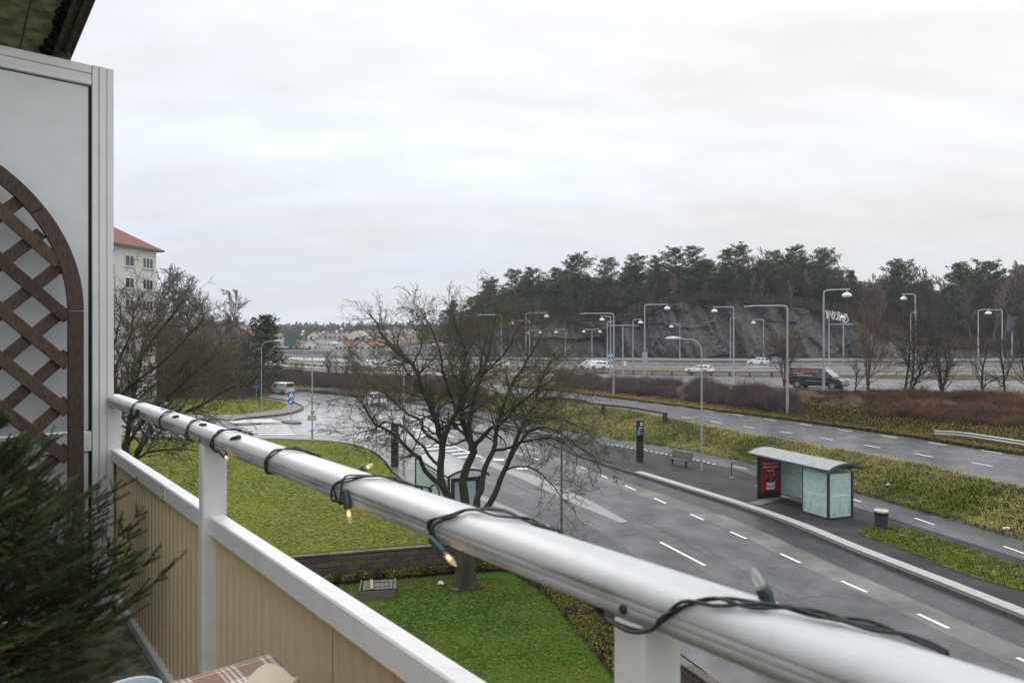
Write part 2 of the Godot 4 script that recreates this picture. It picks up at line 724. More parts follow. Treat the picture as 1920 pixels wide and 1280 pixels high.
	M.slab_under.albedo_texture = noise_tex(66, 0.02, [[0.2, Color(0.55, 0.58, 0.50)], [0.6, Color(0.9, 0.92, 0.85)], [0.9, Color(1, 1, 0.97)]], 5)
	M.facade = world_mapped(mat("house wall render", lin(0.66, 0.64, 0.58), 0.9), 1.1)
	M.facade.albedo_texture = grey_tex(67, 0.02, 0.8, 1.0, 5)
	M.cable = mat("dark green cable", lin(0.010, 0.016, 0.015), 0.5)
	M.holder = mat("green bulb holder", lin(0.012, 0.040, 0.036), 0.45)
	M.bulb = mat("clear bulb glass", Color(1, 1, 1, 0.12), 0.03)
	M.bulb.transparency = BaseMaterial3D.TRANSPARENCY_ALPHA
	M.filament = mat("lamp filament", lin(0.9, 0.6, 0.3), 0.5)
	M.filament.emission_enabled = true
	M.filament.emission = Color(1.0, 0.66, 0.30)
	M.filament.emission_energy_multiplier = 5.0
	M.spruce = painted("spruce needles", 0.6)
	M.clear_pane = mat("bus shelter glass", Color(0.72, 0.90, 0.86, 0.42), 0.35)
	M.clear_pane.transparency = BaseMaterial3D.TRANSPARENCY_ALPHA


# ---------------------------------------------------------------- the ground and the roads
var near_left := []      # kerb on the house side of the street
var near_right := []     # kerb of the bus platform
var path_right := []     # far edge of the cycle path
var path_left := []
var far_near := []       # the parallel road
var far_far := []
var a_near := []         # motorway carriageways
var a_far := []
var b_near := []
var b_far := []
var c_near := []
var c_far := []
var cliff_foot := []
const LINE_STEPS := 90


func build_ground() -> void:
	near_left = [P(9.4, 3), P(8.0, 10), P(6.06, 16.7), P(5.6, 18), P(4.1, 22.5), P(2.0, 29.8), P(-1.6, 36.6), P(-4.3, 42.2), P(-7.5, 49.4), P(-11.2, 55.4), P(-14.7, 58.6), P(-19, 59.7)]
	near_right = [P(18.3, 5), P(17, 13), P(15.2, 20.2), P(14.4, 23.3), P(13.4, 26.9), P(12.5, 30.8), P(10.8, 35.4), P(6.1, 46.2), P(4.7, 50), P(1.84, 59), P(-2.2, 70.8), P(-7.8, 83), P(-16.2, 94), P(-26, 105), P(-35.7, 114), P(-42, 117), P(-60, 119)]
	path_right = [P(26.0, 10, 0.1), P(24.0, 18, 0.1), P(21.1, 28.1, 0.1), P(18.6, 37.2, 0.1), P(16.2, 45.6, 0.1), P(12.1, 52.5, 0.1), P(5.7, 61.0, 0.1), P(0.4, 72, 0.1), P(-5.5, 85, 0.1), P(-14, 97, 0.1), P(-24, 108, 0.1), P(-34, 117, 0.1), P(-60, 123, 0.1)]
	far_near = [Vector3(24.441, 1.5, -25.229), Vector3(23.482, 1.5, -31.309), Vector3(22.07, 1.5, -38.175), Vector3(19.125, 1.5, -45.333), Vector3(14.916, 1.5, -56.155), Vector3(9.475, 1.5, -71.344), Vector3(2.59, 1.5, -82.895), Vector3(-4.387, 1.5, -93.591), Vector3(-12.952, 1.5, -103.619), Vector3(-22.667, 1.5, -111.59), Vector3(-34.971, 1.5, -124.343), Vector3(-48.875, 1.5, -136), Vector3(-63.467, 1.5, -145.067)]
	far_far = [Vector3(33.863, 1.5, -34.956), Vector3(30.648, 1.5, -40.864), Vector3(28.27, 1.5, -48.899), Vector3(24.48, 1.5, -58.027), Vector3(18.496, 1.5, -69.632), Vector3(11.223, 1.5, -84.505), Vector3(3.091, 1.5, -98.909), Vector3(-5.165, 1.5, -110.177), Vector3(-14.904, 1.5, -119.233), Vector3(-25.623, 1.5, -126.145), Vector3(-38.857, 1.5, -138.159), Vector3(-53.931, 1.5, -150.069), Vector3(-69.236, 1.5, -158.255)]
	a_near = [Vector3(45.287, 4.1, -46.748), Vector3(39.771, 3.95, -53.029), Vector3(33.567, 3.9, -58.062), Vector3(27.303, 3.8, -64.719), Vector3(22.078, 3.3, -83.117), Vector3(13.625, 2.85, -102.588), Vector3(3.569, 2.5, -114.215), Vector3(-5.719, 2.2, -122), Vector3(-16.126, 1.9, -129.008), Vector3(-27.238, 1.7, -134.095), Vector3(-42.316, 1.6, -150.456), Vector3(-61.64, 1.6, -171.52), Vector3(-85.273, 1.6, -194.909)]
	a_far = [Vector3(70.974, 3.95, -73.263), Vector3(57.081, 3.9, -76.108), Vector3(46.38, 3.85, -80.225), Vector3(36.529, 3.7, -86.588), Vector3(27.938, 3, -105.178), Vector3(16.017, 2.6, -120.595), Vector3(4.069, 2.4, -130.207), Vector3(-6.421, 2.2, -136.982), Vector3(-18, 2, -144), Vector3(-30.815, 1.9, -151.704), Vector3(-48.75, 1.8, -173.333), Vector3(-72.927, 1.8, -202.927), Vector3(-101.111, 1.8, -231.111)]
	b_near = [Vector3(81.727, 3.95, -84.364), Vector3(66, 3.9, -88), Vector3(52.27, 3.85, -90.413), Vector3(40.608, 3.6, -96.256), Vector3(29.854, 2.9, -112.39), Vector3(17, 2.6, -128), Vector3(4.218, 2.5, -134.982), Vector3(-6.556, 2.4, -139.852), Vector3(-18.113, 2.3, -144.906), Vector3(-31.098, 2.2, -153.098), Vector3(-50.4, 2, -179.2), Vector3(-75.273, 2, -209.455), Vector3(-103.765, 2, -237.176)]
	b_far = [Vector3(91.424, 3.95, -94.373), Vector3(72.828, 3.9, -97.103), Vector3(57.772, 3.85, -99.93), Vector3(45.321, 3.6, -107.429), Vector3(33.382, 2.9, -125.673), Vector3(18.333, 2.8, -138.039), Vector3(4.48, 2.7, -143.36), Vector3(-6.98, 2.6, -148.898), Vector3(-19.333, 2.5, -154.667), Vector3(-33.348, 2.4, -164.174), Vector3(-53.561, 2.2, -190.439), Vector3(-79.042, 2.2, -219.944), Vector3(-108.444, 2.2, -247.873)]
	c_near = [Vector3(99.889, 3.95, -103.111), Vector3(79.698, 3.9, -106.264), Vector3(63.327, 3.85, -109.538), Vector3(50.76, 3.6, -120.32), Vector3(35.388, 3.2, -133.224), Vector3(19.267, 3.2, -145.067), Vector3(4.727, 3.1, -151.273), Vector3(-7.395, 3, -157.767), Vector3(-20.952, 2.8, -167.619), Vector3(-37.05, 2.6, -182.4), Vector3(-58, 2.5, -206.222), Vector3(-83.375, 2.5, -232), Vector3(-112, 2.5, -256)]
	c_far = [Vector3(136.718, 4, -141.128), Vector3(105.846, 4, -141.128), Vector3(81.59, 4, -141.128), Vector3(60.923, 3.9, -144.41), Vector3(39.74, 3.8, -149.61), Vector3(20.676, 3.8, -155.676), Vector3(5.111, 3.7, -163.556), Vector3(-8.057, 3.6, -171.886), Vector3(-23.059, 3.4, -184.471), Vector3(-40.8, 3.2, -200.862), Vector3(-63.6, 3, -226.133), Vector3(-90.296, 3, -251.259), Vector3(-118.72, 3, -271.36)]
	far_near = smooth_line(far_near, LINE_STEPS)
	far_far = smooth_line(far_far, LINE_STEPS)
	a_near = smooth_line(a_near, LINE_STEPS)
	a_far = smooth_line(a_far, LINE_STEPS)
	b_near = smooth_line(b_near, LINE_STEPS)
	b_far = smooth_line(b_far, LINE_STEPS)
	c_near = smooth_line(c_near, LINE_STEPS)
	c_far = smooth_line(c_far, LINE_STEPS)
	for q in c_far:
		var away := Vector3(q.x, 0, q.z).normalized()
		cliff_foot.append(q + away * 5.0 + Vector3.UP * 0.35)

	var base := MB.new()
	var rows := []
	for e in [-4000.0, -1500.0, -600.0, -300.0, -150.0, -60.0, 0.0, 60.0, 300.0, 1500.0]:
		var r := []
		for x in [-4000.0, -1500.0, -500.0, -200.0, -80.0, 0.0, 80.0, 200.0, 500.0, 1500.0, 4000.0]:
			r.append(Vector3(x, -1.06, e))
		rows.append(r)
	base.grid(rows)
	var g := put("ground", base, M.earth)
	structure(g)

	var nl := smooth_line(near_left, 80)
	var nr := smooth_line(near_right, 120)
	var poly := nl.duplicate()
	poly.append_array([P(-32, 60), P(-70, 60), P(-70, 119)])
	var back := nr.duplicate()
	back.reverse()
	poly.append_array(back)
	structure(put("road", raised(poly, -1.0, 0.0), M.road))

	# the wetter crossing beyond the tree, sky sheen put into its pale colour
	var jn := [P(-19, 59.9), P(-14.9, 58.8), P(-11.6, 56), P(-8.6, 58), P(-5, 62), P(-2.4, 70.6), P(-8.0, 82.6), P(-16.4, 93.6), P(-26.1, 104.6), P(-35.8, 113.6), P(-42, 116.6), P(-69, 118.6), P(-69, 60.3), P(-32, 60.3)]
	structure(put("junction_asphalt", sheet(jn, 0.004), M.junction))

	# dark gutters and the worn strip along the bus lane
	var cut := resample(nr, 160).slice(0, 92)
	structure(put("gutter_asphalt", ribbon(shifted(cut, -1.75, 0.004), shifted(cut, -0.02, 0.004)), M.gutter))
	structure(put("worn_asphalt", ribbon(shifted(cut, -3.0, 0.004), shifted(cut, -1.75, 0.004), 3), M.worn))
	# wheel tracks, a lengthwise patch and cracks in the old asphalt
	for e in [[-4.3, -3.75], [-5.9, -5.35], [-7.6, -7.1], [-9.0, -8.6]]:
		structure(put("wheel_track", ribbon(shifted(cut, e[0], 0.003), shifted(cut, e[1], 0.003)), M.track))
	structure(put("asphalt_patch", ribbon(shifted(cut.slice(22, 40), -6.9, 0.0055), shifted(cut.slice(22, 40), -6.1, 0.0055)), M.patch))
	structure(put("asphalt_patch", ribbon(shifted(cut.slice(50, 58), -5.0, 0.0055), shifted(cut.slice(50, 58), -3.3, 0.0055)), M.patch))
	var cr := RandomNumberGenerator.new()
	cr.seed = 19
	for k in 11:
		var i0 := cr.randi_range(8, 60)
		var off := cr.randf_range(-8.5, -3.2)
		var pts := []
		var across := cr.randf() < 0.3
		for j in 16:
			if across:
				pts.append(shifted(cut.slice(i0, i0 + 3), off + j * 0.16 + cr.randf_range(-0.03, 0.03), 0.0065)[1] + Vector3(cr.randf_range(-0.08, 0.08), 0, cr.randf_range(-0.08, 0.08)))
			else:
				pts.append(shifted(cut.slice(i0 + j / 2, i0 + j / 2 + 3), off + cr.randf_range(-0.07, 0.07), 0.0065)[1])
		if not across:
			pts = resample(pts, 16)
		structure(put("crack", ribbon(shifted(pts, -0.009), shifted(pts, 0.009)), M.black))
	var cl := resample(nl, 120).slice(14, 92)
	structure(put("gutter_asphalt", ribbon(shifted(cl, 0.02, 0.004), shifted(cl, 1.7, 0.004)), M.gutter))

	# house-side sidewalk
	var walk_back := [P(7.6, 6), P(6.6, 10), P(5.0, 16.4), P(4.5, 17.5), P(3.75, 21), P(2.75, 25), P(1.1, 28.0), P(-2.2, 28.9), P(-4.1, 31.2), P(-5.6, 35), P(-6.5, 40.5), P(-7.4, 42.7), P(-8.7, 46.9), P(-10.9, 52), P(-13.9, 55.6), P(-17.8, 57.2), P(-24, 57.9), P(-40, 58.4), P(-70, 58.6)]
	var wb := smooth_line(walk_back, 90)
	var sw := nl.slice(2)
	sw.append_array([P(-32, 59.9), P(-70, 59.9)])
	var wr := wb.duplicate()
	wr.reverse()
	sw.append_array(wr)
	var walk := structure(put("sidewalk", raised(sw, -0.2, 0.11), M.sidewalk))
	kerb_row(walk, shifted(nl, 0.06), 0.12, 46.0, 1.0, M.kerb, 3)
	var slab_line := resample(nl, 240)
	slab_row(walk, shifted(slab_line.slice(96, 172), -0.42), 0.45, M.mark_worn, 0.113)

	# bus platform and cycle path
	var pr := smooth_line(path_right, 110)
	path_left = shifted(pr, -2.55)
	path_right = pr
	var plat := nr.slice(3).filter(func(q): return q.z > -70.0)
	var pl := path_left.filter(func(q): return q.z > -74.0 and q.z < -11.0)
	pl.reverse()
	plat.append_array(pl)
	var platform := structure(put("bus_platform", raised(plat, -0.2, 0.13), M.platform))
	kerb_row(platform, shifted(nr, -0.07), 0.15, 62.0, 1.0, M.kerb, 2)
	var fine_line := resample(nr, 400)
	slab_row(platform, shifted(fine_line.slice(20, 106), 0.36), 0.5, M.pale_slab, 0.138)
	structure(put("cycle_path", raised_ribbon(shifted(pr, -2.55, 0.04), shifted(pr, 0.0, 0.04), -0.3), M.path))
	var strip := MB.new()   # tan slabs across the platform in front of the poster
	strip.box(Vector3.ZERO, Vector3(0.01, 0.01, 0.01))
	var ta := Vector3(12.134, 0.13, -34.287)
	var tb := Vector3(14.368, 0.13, -36.061)
	for k in 5:
		var s := MB.new()
		var dirn := (tb - ta)
		var side := Vector3(-dirn.z, 0, dirn.x).normalized() * 0.32
		var q0 := ta + dirn * (k * 0.2 + 0.004)
		var q1 := ta + dirn * (k * 0.2 + 0.196)
		s.quad(q0 - side + Vector3.UP * 0.012, q0 + side + Vector3.UP * 0.012, q1 + side + Vector3.UP * 0.012, q1 - side + Vector3.UP * 0.012)
		put("paving_slab", s, M.tan_slab, platform)

	# dashed border between platform and cycle path, and dashes along the path
	var border := resample(path_left, 600)
	for i in range(150, 320, 2):
		if border[i].z < -41.0 and border[i].z > -62.0:
			var a: Vector3 = border[i]
			var dn: Vector3 = (border[i + 1] - a).normalized()
			dash(platform, a, a + dn * 0.2, 0.24, 0.148, "path_marking")
	for e in [[Vector3(14.507, 0.14, -44.636), Vector3(15.023, 0.14, -43.702)], [Vector3(9.629, 0.14, -52.224), Vector3(10.13, 0.14, -51.452)], [Vector3(17.643, 0.14, -35.286), Vector3(17.757, 0.14, -34.7)], [Vector3(18.637, 0.14, -31.555), Vector3(18.811, 0.14, -30.363)], [Vector3(19.614, 0.14, -27.2), Vector3(19.735, 0.14, -26.177)]]:
		dash(platform, e[0], e[1], 0.12, 0.148, "path_marking")

	# grass wedge at the end of the platform
	var wedge := [Vector3(14.797, 0.13, -29.049), Vector3(15.964, 0.13, -30.051), Vector3(16.952, 0.13, -30.137), Vector3(17.665, 0.13, -28.264), Vector3(18.178, 0.13, -26.144), Vector3(18.612, 0.13, -24.434), P(21.2, 17, 0.13), P(20.0, 17, 0.13), Vector3(16.877, 0.13, -22.156), Vector3(15.849, 0.13, -24.152), Vector3(15.423, 0.13, -26.678)]
	var wg := structure(put("grass_verge", raised(smooth_closed(wedge), 0.1, 0.17), M.lawn_mossy))
	grass_patch("wedge_grass", smooth_closed(wedge), 0.17, 3200, 0.10, [lin(0.07, 0.11, 0.02), lin(0.18, 0.17, 0.045)], wg)

	# embankment between path and far road: rough long grass
	var foot := resample(shifted(pr, 0.02, 0.02), LINE_STEPS).slice(0)
	var crown := resample(shifted(far_near, 0.0, -0.02), LINE_STEPS)
	var bank := structure(put("embankment", bank_mesh(foot, crown, 0.12, 5), M.dry_grass))
	bank_grass(bank, foot, crown)

	# far road
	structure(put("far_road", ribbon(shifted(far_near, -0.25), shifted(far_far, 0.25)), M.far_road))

	# slope up to the motorway
	structure(put("motorway_bank", bank_mesh(shifted(far_far, 0.2, -0.03), shifted(a_near, -0.2, -0.03), 0.2, 9), M.brown_soil))
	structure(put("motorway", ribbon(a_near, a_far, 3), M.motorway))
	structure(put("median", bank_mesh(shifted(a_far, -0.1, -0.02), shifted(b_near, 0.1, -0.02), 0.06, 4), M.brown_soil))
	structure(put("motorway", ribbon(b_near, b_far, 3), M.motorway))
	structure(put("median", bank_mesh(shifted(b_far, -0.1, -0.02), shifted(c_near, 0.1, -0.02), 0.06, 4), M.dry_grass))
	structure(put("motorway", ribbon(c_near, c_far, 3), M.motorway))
	structure(put("motorway_shoulder", bank_mesh(shifted(c_far, -0.1, -0.02), shifted(cliff_foot, 1.5, 0.5), 0.2, 4), M.brown_soil))

	# brown verge between the crossing and the far road
	var vf := resample(path_right, 110).slice(58)
	var vt := resample(far_near, 130).slice(70)
	structure(put("verge", bank_mesh(resample(shifted(vf, 0.0, -0.04), 50), resample(shifted(vt, 0.0, -0.05), 50), 0.15, 6), M.dry_grass))

	# green island with its pavement, left of the crossing
	var isle := [P(-75, 83), P(-60, 80), Vector3(-29.007, 0.1, -71.401), Vector3(-27.926, 0.1, -73.399), Vector3(-25.967, 0.1, -76.058), Vector3(-25.278, 0.1, -78.917), Vector3(-25.576, 0.1, -83.302), Vector3(-27.128, 0.1, -87.467), Vector3(-30.75, 0.1, -93.714), Vector3(-36.158, 0.1, -99.962), P(-42, 106, 0.1), P(-52, 118, 0.1), P(-90, 118, 0.1)]
	var ip := structure(put("island_pavement", raised(isle, -0.1, 0.11), M.pavement))
	var isle_kerb := smooth_line([isle[2], isle[3], isle[4], isle[5], isle[6], isle[7], isle[8], isle[9]], 60)
	kerb_row(ip, isle_kerb, 0.13, 400.0, 0.95, M.kerb, 1)
	var green := [P(-75, 85), P(-60, 82), Vector3(-30.526, 0.1, -76.613), Vector3(-29.42, 0.1, -80.122), Vector3(-27.957, 0.1, -82.646), Vector3(-28.905, 0.1, -87.467), Vector3(-31.995, 0.1, -93.714), Vector3(-35.865, 0.1, -98.093), P(-41, 103, 0.1), P(-60, 110, 0.1), P(-90, 112, 0.1)]
	var ig := structure(put("island_lawn", raised(green, 0.1, 0.16), M.lawn_mossy))
	grass_patch("island_grass", green, 0.16, 5000, 0.16, [lin(0.08, 0.12, 0.02), lin(0.17, 0.17, 0.04)], ig)
	for e in [[Vector3(-23.627, 0, -70.827), Vector3(-21.419, 0, -68.542), 0.75, 0.15], [Vector3(-27.649, 0, -67.669), Vector3(-25.168, 0, -68.542), 0.8, 0.12]]:
		var a: Vector3 = e[0]
		var b: Vector3 = e[1]
		var dn := (b - a).normalized()
		var sd := Vector3(-dn.z, 0, dn.x) * float(e[2])
		var w := []
		for k in 16:
			var t := TAU * k / 16.0
			w.append((a + b) / 2 + dn * ((b - a).length() / 2 * cos(t)) + sd * sin(t))
		var mb := raised(w, 0.0, e[3])
		structure(put("refuge_island", mb, M.kerb))

	# scrub-covered mound on the left
	var rowsm := []
	var nz := FastNoiseLite.new()
	nz.seed = 77
	nz.frequency = 0.12
	for i in 40:
		var r := []
		var dd := 84.0 + i * 2.4
		for j in 46:
			var xx := -125.0 + j * 2.0
			r.append(Vector3(xx, mound_height(xx, dd) + 0.4 * nz.get_noise_2d(xx, dd) * clampf(mound_height(xx, dd), 0, 1) - 0.02, -dd))
		rowsm.append(r)
	var mm := MB.new()
	rowsm.reverse()
	mm.grid(flipped(rowsm))
	structure(put("mound", mm, M.brown_soil))


func mound_height(x: float, d: float) -> float:
	var e := minf((-37.4 - x) * 0.75 - maxf(0.0, d - 108.0) * 0.28, d - 97.0)
	return clampf(0.0 + 0.62 * maxf(e, -1.0), -0.8, 8.5)


func flipped(rows: Array) -> Array:  # make a grid face up
	var du: Vector3 = rows[0][1] - rows[0][0]
	var dv: Vector3 = rows[1][0] - rows[0][0]
	if du.cross(dv).y < 0:
		rows.reverse()
	return rows


func smooth_closed(poly: Array) -> Array:
	var out := []
	var m := poly.size()
	for i in m:
		for k in 4:
			out.append(poly[i].cubic_interpolate(poly[(i + 1) % m], poly[(i + m - 1) % m], poly[(i + 2) % m], k / 4.0))
	return out


func raised_ribbon(a: Array, b: Array, drop: float) -> MB:
	var rows := []
	for i in a.size():
		rows.append([a[i] + Vector3.UP * drop, a[i], b[i], b[i] + Vector3.UP * drop])
	var mb := MB.new()
	for i in a.size() - 1:
		for k in 3:
			mb.quad(rows[i][k], rows[i][k + 1], rows[i + 1][k + 1], rows[i + 1][k])
	return mb


func bank_mesh(lo: Array, hi: Array, rough: float, cross: int) -> MB:
	var nz := FastNoiseLite.new()
	nz.seed = 31
	nz.frequency = 0.3
	var rows := []
	for i in lo.size():
		var r := []
		for k in cross:
			var t := float(k) / (cross - 1)
			var q: Vector3 = lo[i].lerp(hi[i], t)
			q.y = lerpf(lo[i].y, hi[i].y, smoothstep(0.0, 1.0, t))
			q.y += rough * nz.get_noise_2d(q.x, q.z) * sin(PI * t) * 1.5
			r.append(q)
		rows.append(r)
	var mb := MB.new()
	mb.grid(rows)
	return mb


func bank_point(lo: Array, hi: Array, u: float, t: float) -> Vector3:
	var f := u * (lo.size() - 1)
	var i := mini(int(f), lo.size() - 2)
	var a: Vector3 = lo[i].lerp(lo[i + 1], f - i)
	var b: Vector3 = hi[i].lerp(hi[i + 1], f - i)
	var q := a.lerp(b, t)
	q.y = lerpf(a.y, b.y, smoothstep(0.0, 1.0, t))
	return q


func kerb_row(parent: Node, line: Array, h: float, as_far: float, each: float, m: Material, sd: int) -> void:  # kerb stones one by one
	var r := RandomNumberGenerator.new()
	r.seed = sd
	var n := int(line_length(line) / each)
	var pts := resample(line, n + 1)
	var rest := MB.new()
	var count := 0
	for i in n:
		var a: Vector3 = pts[i]
		var b: Vector3 = pts[i + 1]
		var dn := (b - a).normalized()
		var B := Basis(dn, Vector3.UP, dn.cross(Vector3.UP))
		var at := (a + b) / 2 + Vector3.UP * (h / 2 - 0.08 + r.randf_range(-0.006, 0.004))
		var size := Vector3((b - a).length() - 0.012, h + 0.16, 0.15 + r.randf_range(-0.004, 0.004))
		if -at.z < as_far and -at.z > 9.0:
			var mb := MB.new()
			mb.bevel(at, size, 0.016, B)
			put("kerb_stone", mb, m, parent)
			count += 1
		elif -at.z >= as_far:
			rest.bevel(at, size, 0.016, B)
	if rest.v.size() > 0:
		stuff(put("kerb", rest, m, parent))


func slab_row(parent: Node, line: Array, width: float, m: Material, h: float) -> void:
	var n := int(line_length(line) / 0.5)
	var pts := resample(line, n + 1)
	for i in n:
		var a: Vector3 = pts[i]
		var b: Vector3 = pts[i + 1]
		var dn := (b - a).normalized()
		var mb := MB.new()
		mb.bevel((a + b) / 2 + Vector3.UP * (h - 0.02 + rng.randf_range(-0.003, 0.003)), Vector3((b - a).length() - 0.012, 0.06, width), 0.006, Basis(dn, Vector3.UP, dn.cross(Vector3.UP)))
		put("paving_slab", mb, m, parent)


func dash(parent: Node, a: Vector3, b: Vector3, width: float, h: float, called := "lane_marking", m: Material = null) -> void:
	var dn := (b - a).normalized()
	var sd := Vector3(-dn.z, 0, dn.x) * width / 2
	var mb := MB.new()
	a.y = h
	b.y = h
	mb.quad(a - sd, a + sd, b + sd, b - sd)
	if mb.n[0].y < 0:
		mb = MB.new()
		mb.quad(a + sd, a - sd, b - sd, b + sd)
	put(called, mb, m if m else M.mark, parent)


# ---------------------------------------------------------------- road paint
func build_markings() -> void:
	var road := get_node("road")
	for e in [[Vector3(4.434, 0, -45.402), Vector3(4.792, 0, -44.452)], [Vector3(5.478, 0, -42.496), Vector3(5.846, 0, -41.339)], [Vector3(6.517, 0, -39.348), Vector3(6.902, 0, -38.079)], [Vector3(7.538, 0, -36.136), Vector3(7.89, 0, -34.947)], [Vector3(8.582, 0, -32.79), Vector3(8.919, 0, -31.713)], [Vector3(9.532, 0, -29.759), Vector3(9.87, 0, -28.714)], [Vector3(10.511, 0, -26.693), Vector3(10.82, 0, -25.6)], [Vector3(11.424, 0, -23.661), Vector3(11.761, 0, -22.604)], [Vector3(12.377, 0, -20.791), Vector3(12.651, 0, -19.747)], [Vector3(13.269, 0, -17.916), Vector3(13.57, 0, -16.863)], [Vector3(6.137, 0, -28.255), Vector3(7.154, 0, -25.295)], [Vector3(8.266, 0, -22.041), Vector3(8.992, 0, -19.674)]]:
		dash(road, e[0], e[1], 0.14, 0.009)
	var fr := get_node("far_road")
	for e in [[Vector3(16.977, 1.5, -58.416), Vector3(17.422, 1.5, -56.889)], [Vector3(15.24, 1.5, -61.73), Vector3(15.772, 1.5, -60.444)], [Vector3(18.561, 1.5, -54.742), Vector3(19.099, 1.5, -53.728)], [Vector3(20.199, 1.5, -51.503), Vector3(20.735, 1.5, -50.458)], [Vector3(21.798, 1.5, -48.356), Vector3(22.164, 1.5, -47.049)], [Vector3(23.169, 1.5, -44.866), Vector3(23.553, 1.5, -43.629)], [Vector3(24.48, 1.5, -41.448), Vector3(24.813, 1.5, -40.203)], [Vector3(25.852, 1.5, -38.344), Vector3(26.212, 1.5, -37.197)],
			[Vector3(13.724, 1.5, -79.127), Vector3(14.329, 1.5, -77.714)], [Vector3(15.476, 1.5, -75.034), Vector3(16.136, 1.5, -73.763)], [Vector3(17.223, 1.5, -71.344), Vector3(17.86, 1.5, -69.912)], [Vector3(18.977, 1.5, -67.473), Vector3(19.524, 1.5, -65.939)], [Vector3(20.7, 1.5, -64), Vector3(21.204, 1.5, -62.394)], [Vector3(22.182, 1.5, -60.028), Vector3(22.712, 1.5, -58.613)], [Vector3(23.844, 1.5, -56.519), Vector3(24.23, 1.5, -55.089)], [Vector3(25.181, 1.5, -52.752), Vector3(25.671, 1.5, -51.503)], [Vector3(26.736, 1.5, -49.455), Vector3(27.125, 1.5, -48.088)], [Vector3(28.099, 1.5, -46.053), Vector3(28.459, 1.5, -44.751)], [Vector3(29.367, 1.5, -42.667), Vector3(29.758, 1.5, -41.448)]]:
		dash(fr, e[0], e[1], 0.16, 1.506)
	# the long white wedge and the edge of the waiting area
	var w := [Vector3(-2.094, 0, -48.734), Vector3(0, 0, -44.267), Vector3(1.323, 0, -42.327), Vector3(3.939, 0, -36.014), Vector3(5.353, 0, -31.432), Vector3(4.956, 0, -31.247), Vector3(3.255, 0, -34.719), Vector3(0.795, 0, -40.705), Vector3(-2.204, 0, -47.009)]
	put("painted_wedge", sheet(w, 0.009), M.mark_worn, road)
	for e in [[Vector3(-10.876, 0, -73.269), Vector3(-5.072, 0, -59.022)], [Vector3(-2.094, 0, -48.734), Vector3(-5.739, 0, -56.511)], [Vector3(-8.221, 0, -50.59), Vector3(-5.774, 0, -46.191)], [Vector3(-0.83, 0, -53.12), Vector3(1.869, 0, -47.856)]]:
		dash(road, e[0], e[1], 0.16, 0.011, "edge_line")
	for e in [[Vector3(-9.25, 0, -64), 0.9], [Vector3(-7.644, 0, -60.023), 0.9], [Vector3(-0.972, 0, -47.856), 0.75], [Vector3(0.628, 0, -44.639), 0.75], [Vector3(2.839, 0, -55.916), 0.7], [Vector3(2.052, 0, -58.374), 0.7]]:
		var c: Vector3 = e[0]
		var k: float = e[1]
		put("painted_block", sheet([c + Vector3(-k * 0.5, 0, k * 0.4), c + Vector3(k * 0.5, 0, k * 0.6), c + Vector3(k * 0.6, 0, -k * 0.5), c + Vector3(-k * 0.4, 0, -k * 0.7)], 0.012), M.mark, road)
	for k in 5:
		var a := Vector3(-7.755, 0, -53.657).lerp(Vector3(-4.04, 0, -47.009), k / 5.0)
		dash(road, a, a + Vector3(2.4, 0, -1.2), 0.45, 0.012, "crossing_stripe")
	# zebra crossing with its refuge
	var za := Vector3(-26.896, 0, -67.241)
	var zb := Vector3(-21.094, 0, -58.696)
	var zc := Vector3(-22.168, 0, -67.241)
	var zd := Vector3(-18.526, 0, -58.696)
	for k in 6:
		var t := k / 5.6
		dash(road, za.lerp(zb, t), zc.lerp(zd, t), 0.5, 0.012, "crossing_stripe")
	for k in 4:
		var t := k / 3.6
		dash(road, Vector3(-29.824, 0, -72.027).lerp(Vector3(-28.426, 0, -69.438), t), Vector3(-25.582, 0, -72.767).lerp(Vector3(-23.558, 0, -70.125), t), 0.5, 0.012, "crossing_stripe")
	# motorway lines
	for e in [[a_near, a_far, 0.33], [a_near, a_far, 0.66], [b_near, b_far, 0.5], [c_near, c_far, 0.5]]:
		var mid := []
		for i in e[0].size():
			mid.append(e[0][i].lerp(e[1][i], e[2]))
		var fine := resample(mid, 500)
		var mb := MB.new()
		for i in range(20, 400, 6):
			var rr := ribbon(shifted(fine.slice(i, i + 3), -0.09, 0.012), shifted(fine.slice(i, i + 3), 0.09, 0.012))
			var f := mb.v.size()
			mb.v.append_array(rr.v)
			mb.n.append_array(rr.n)
			mb.c.append_array(rr.c)
			mb.uv.append_array(rr.uv)
			for q in rr.idx:
				mb.idx.append(q + f)
		stuff(put("lane_marking", mb, M.mark, get_node("motorway")))
	# storm drain by the kerb
	var dr := tag(thing("storm_drain", "", "drain", Vector3(2.857, 0, -28.791)), "small rusty storm drain grate set in the dark gutter beside the house-side kerb", "drain")
	for k in 6:
		var s := MB.new()
		s.bevel(Vector3(-0.22 + k * 0.088, 0.008, 0), Vector3(0.05, 0.02, 0.42), 0.004)
		put("grate_bar", s, M.dark_steel, dr)
	var fr2 := MB.new()
	for q in [[Vector3(0, 0.008, 0.24), Vector3(0.56, 0.024, 0.05)], [Vector3(0, 0.008, -0.24), Vector3(0.56, 0.024, 0.05)], [Vector3(0.28, 0.008, 0), Vector3(0.05, 0.024, 0.43)], [Vector3(-0.28, 0.008, 0), Vector3(0.05, 0.024, 0.43)]]:
		fr2.bevel(q[0], q[1], 0.004)
	put("frame", fr2, M.dark_steel, dr)


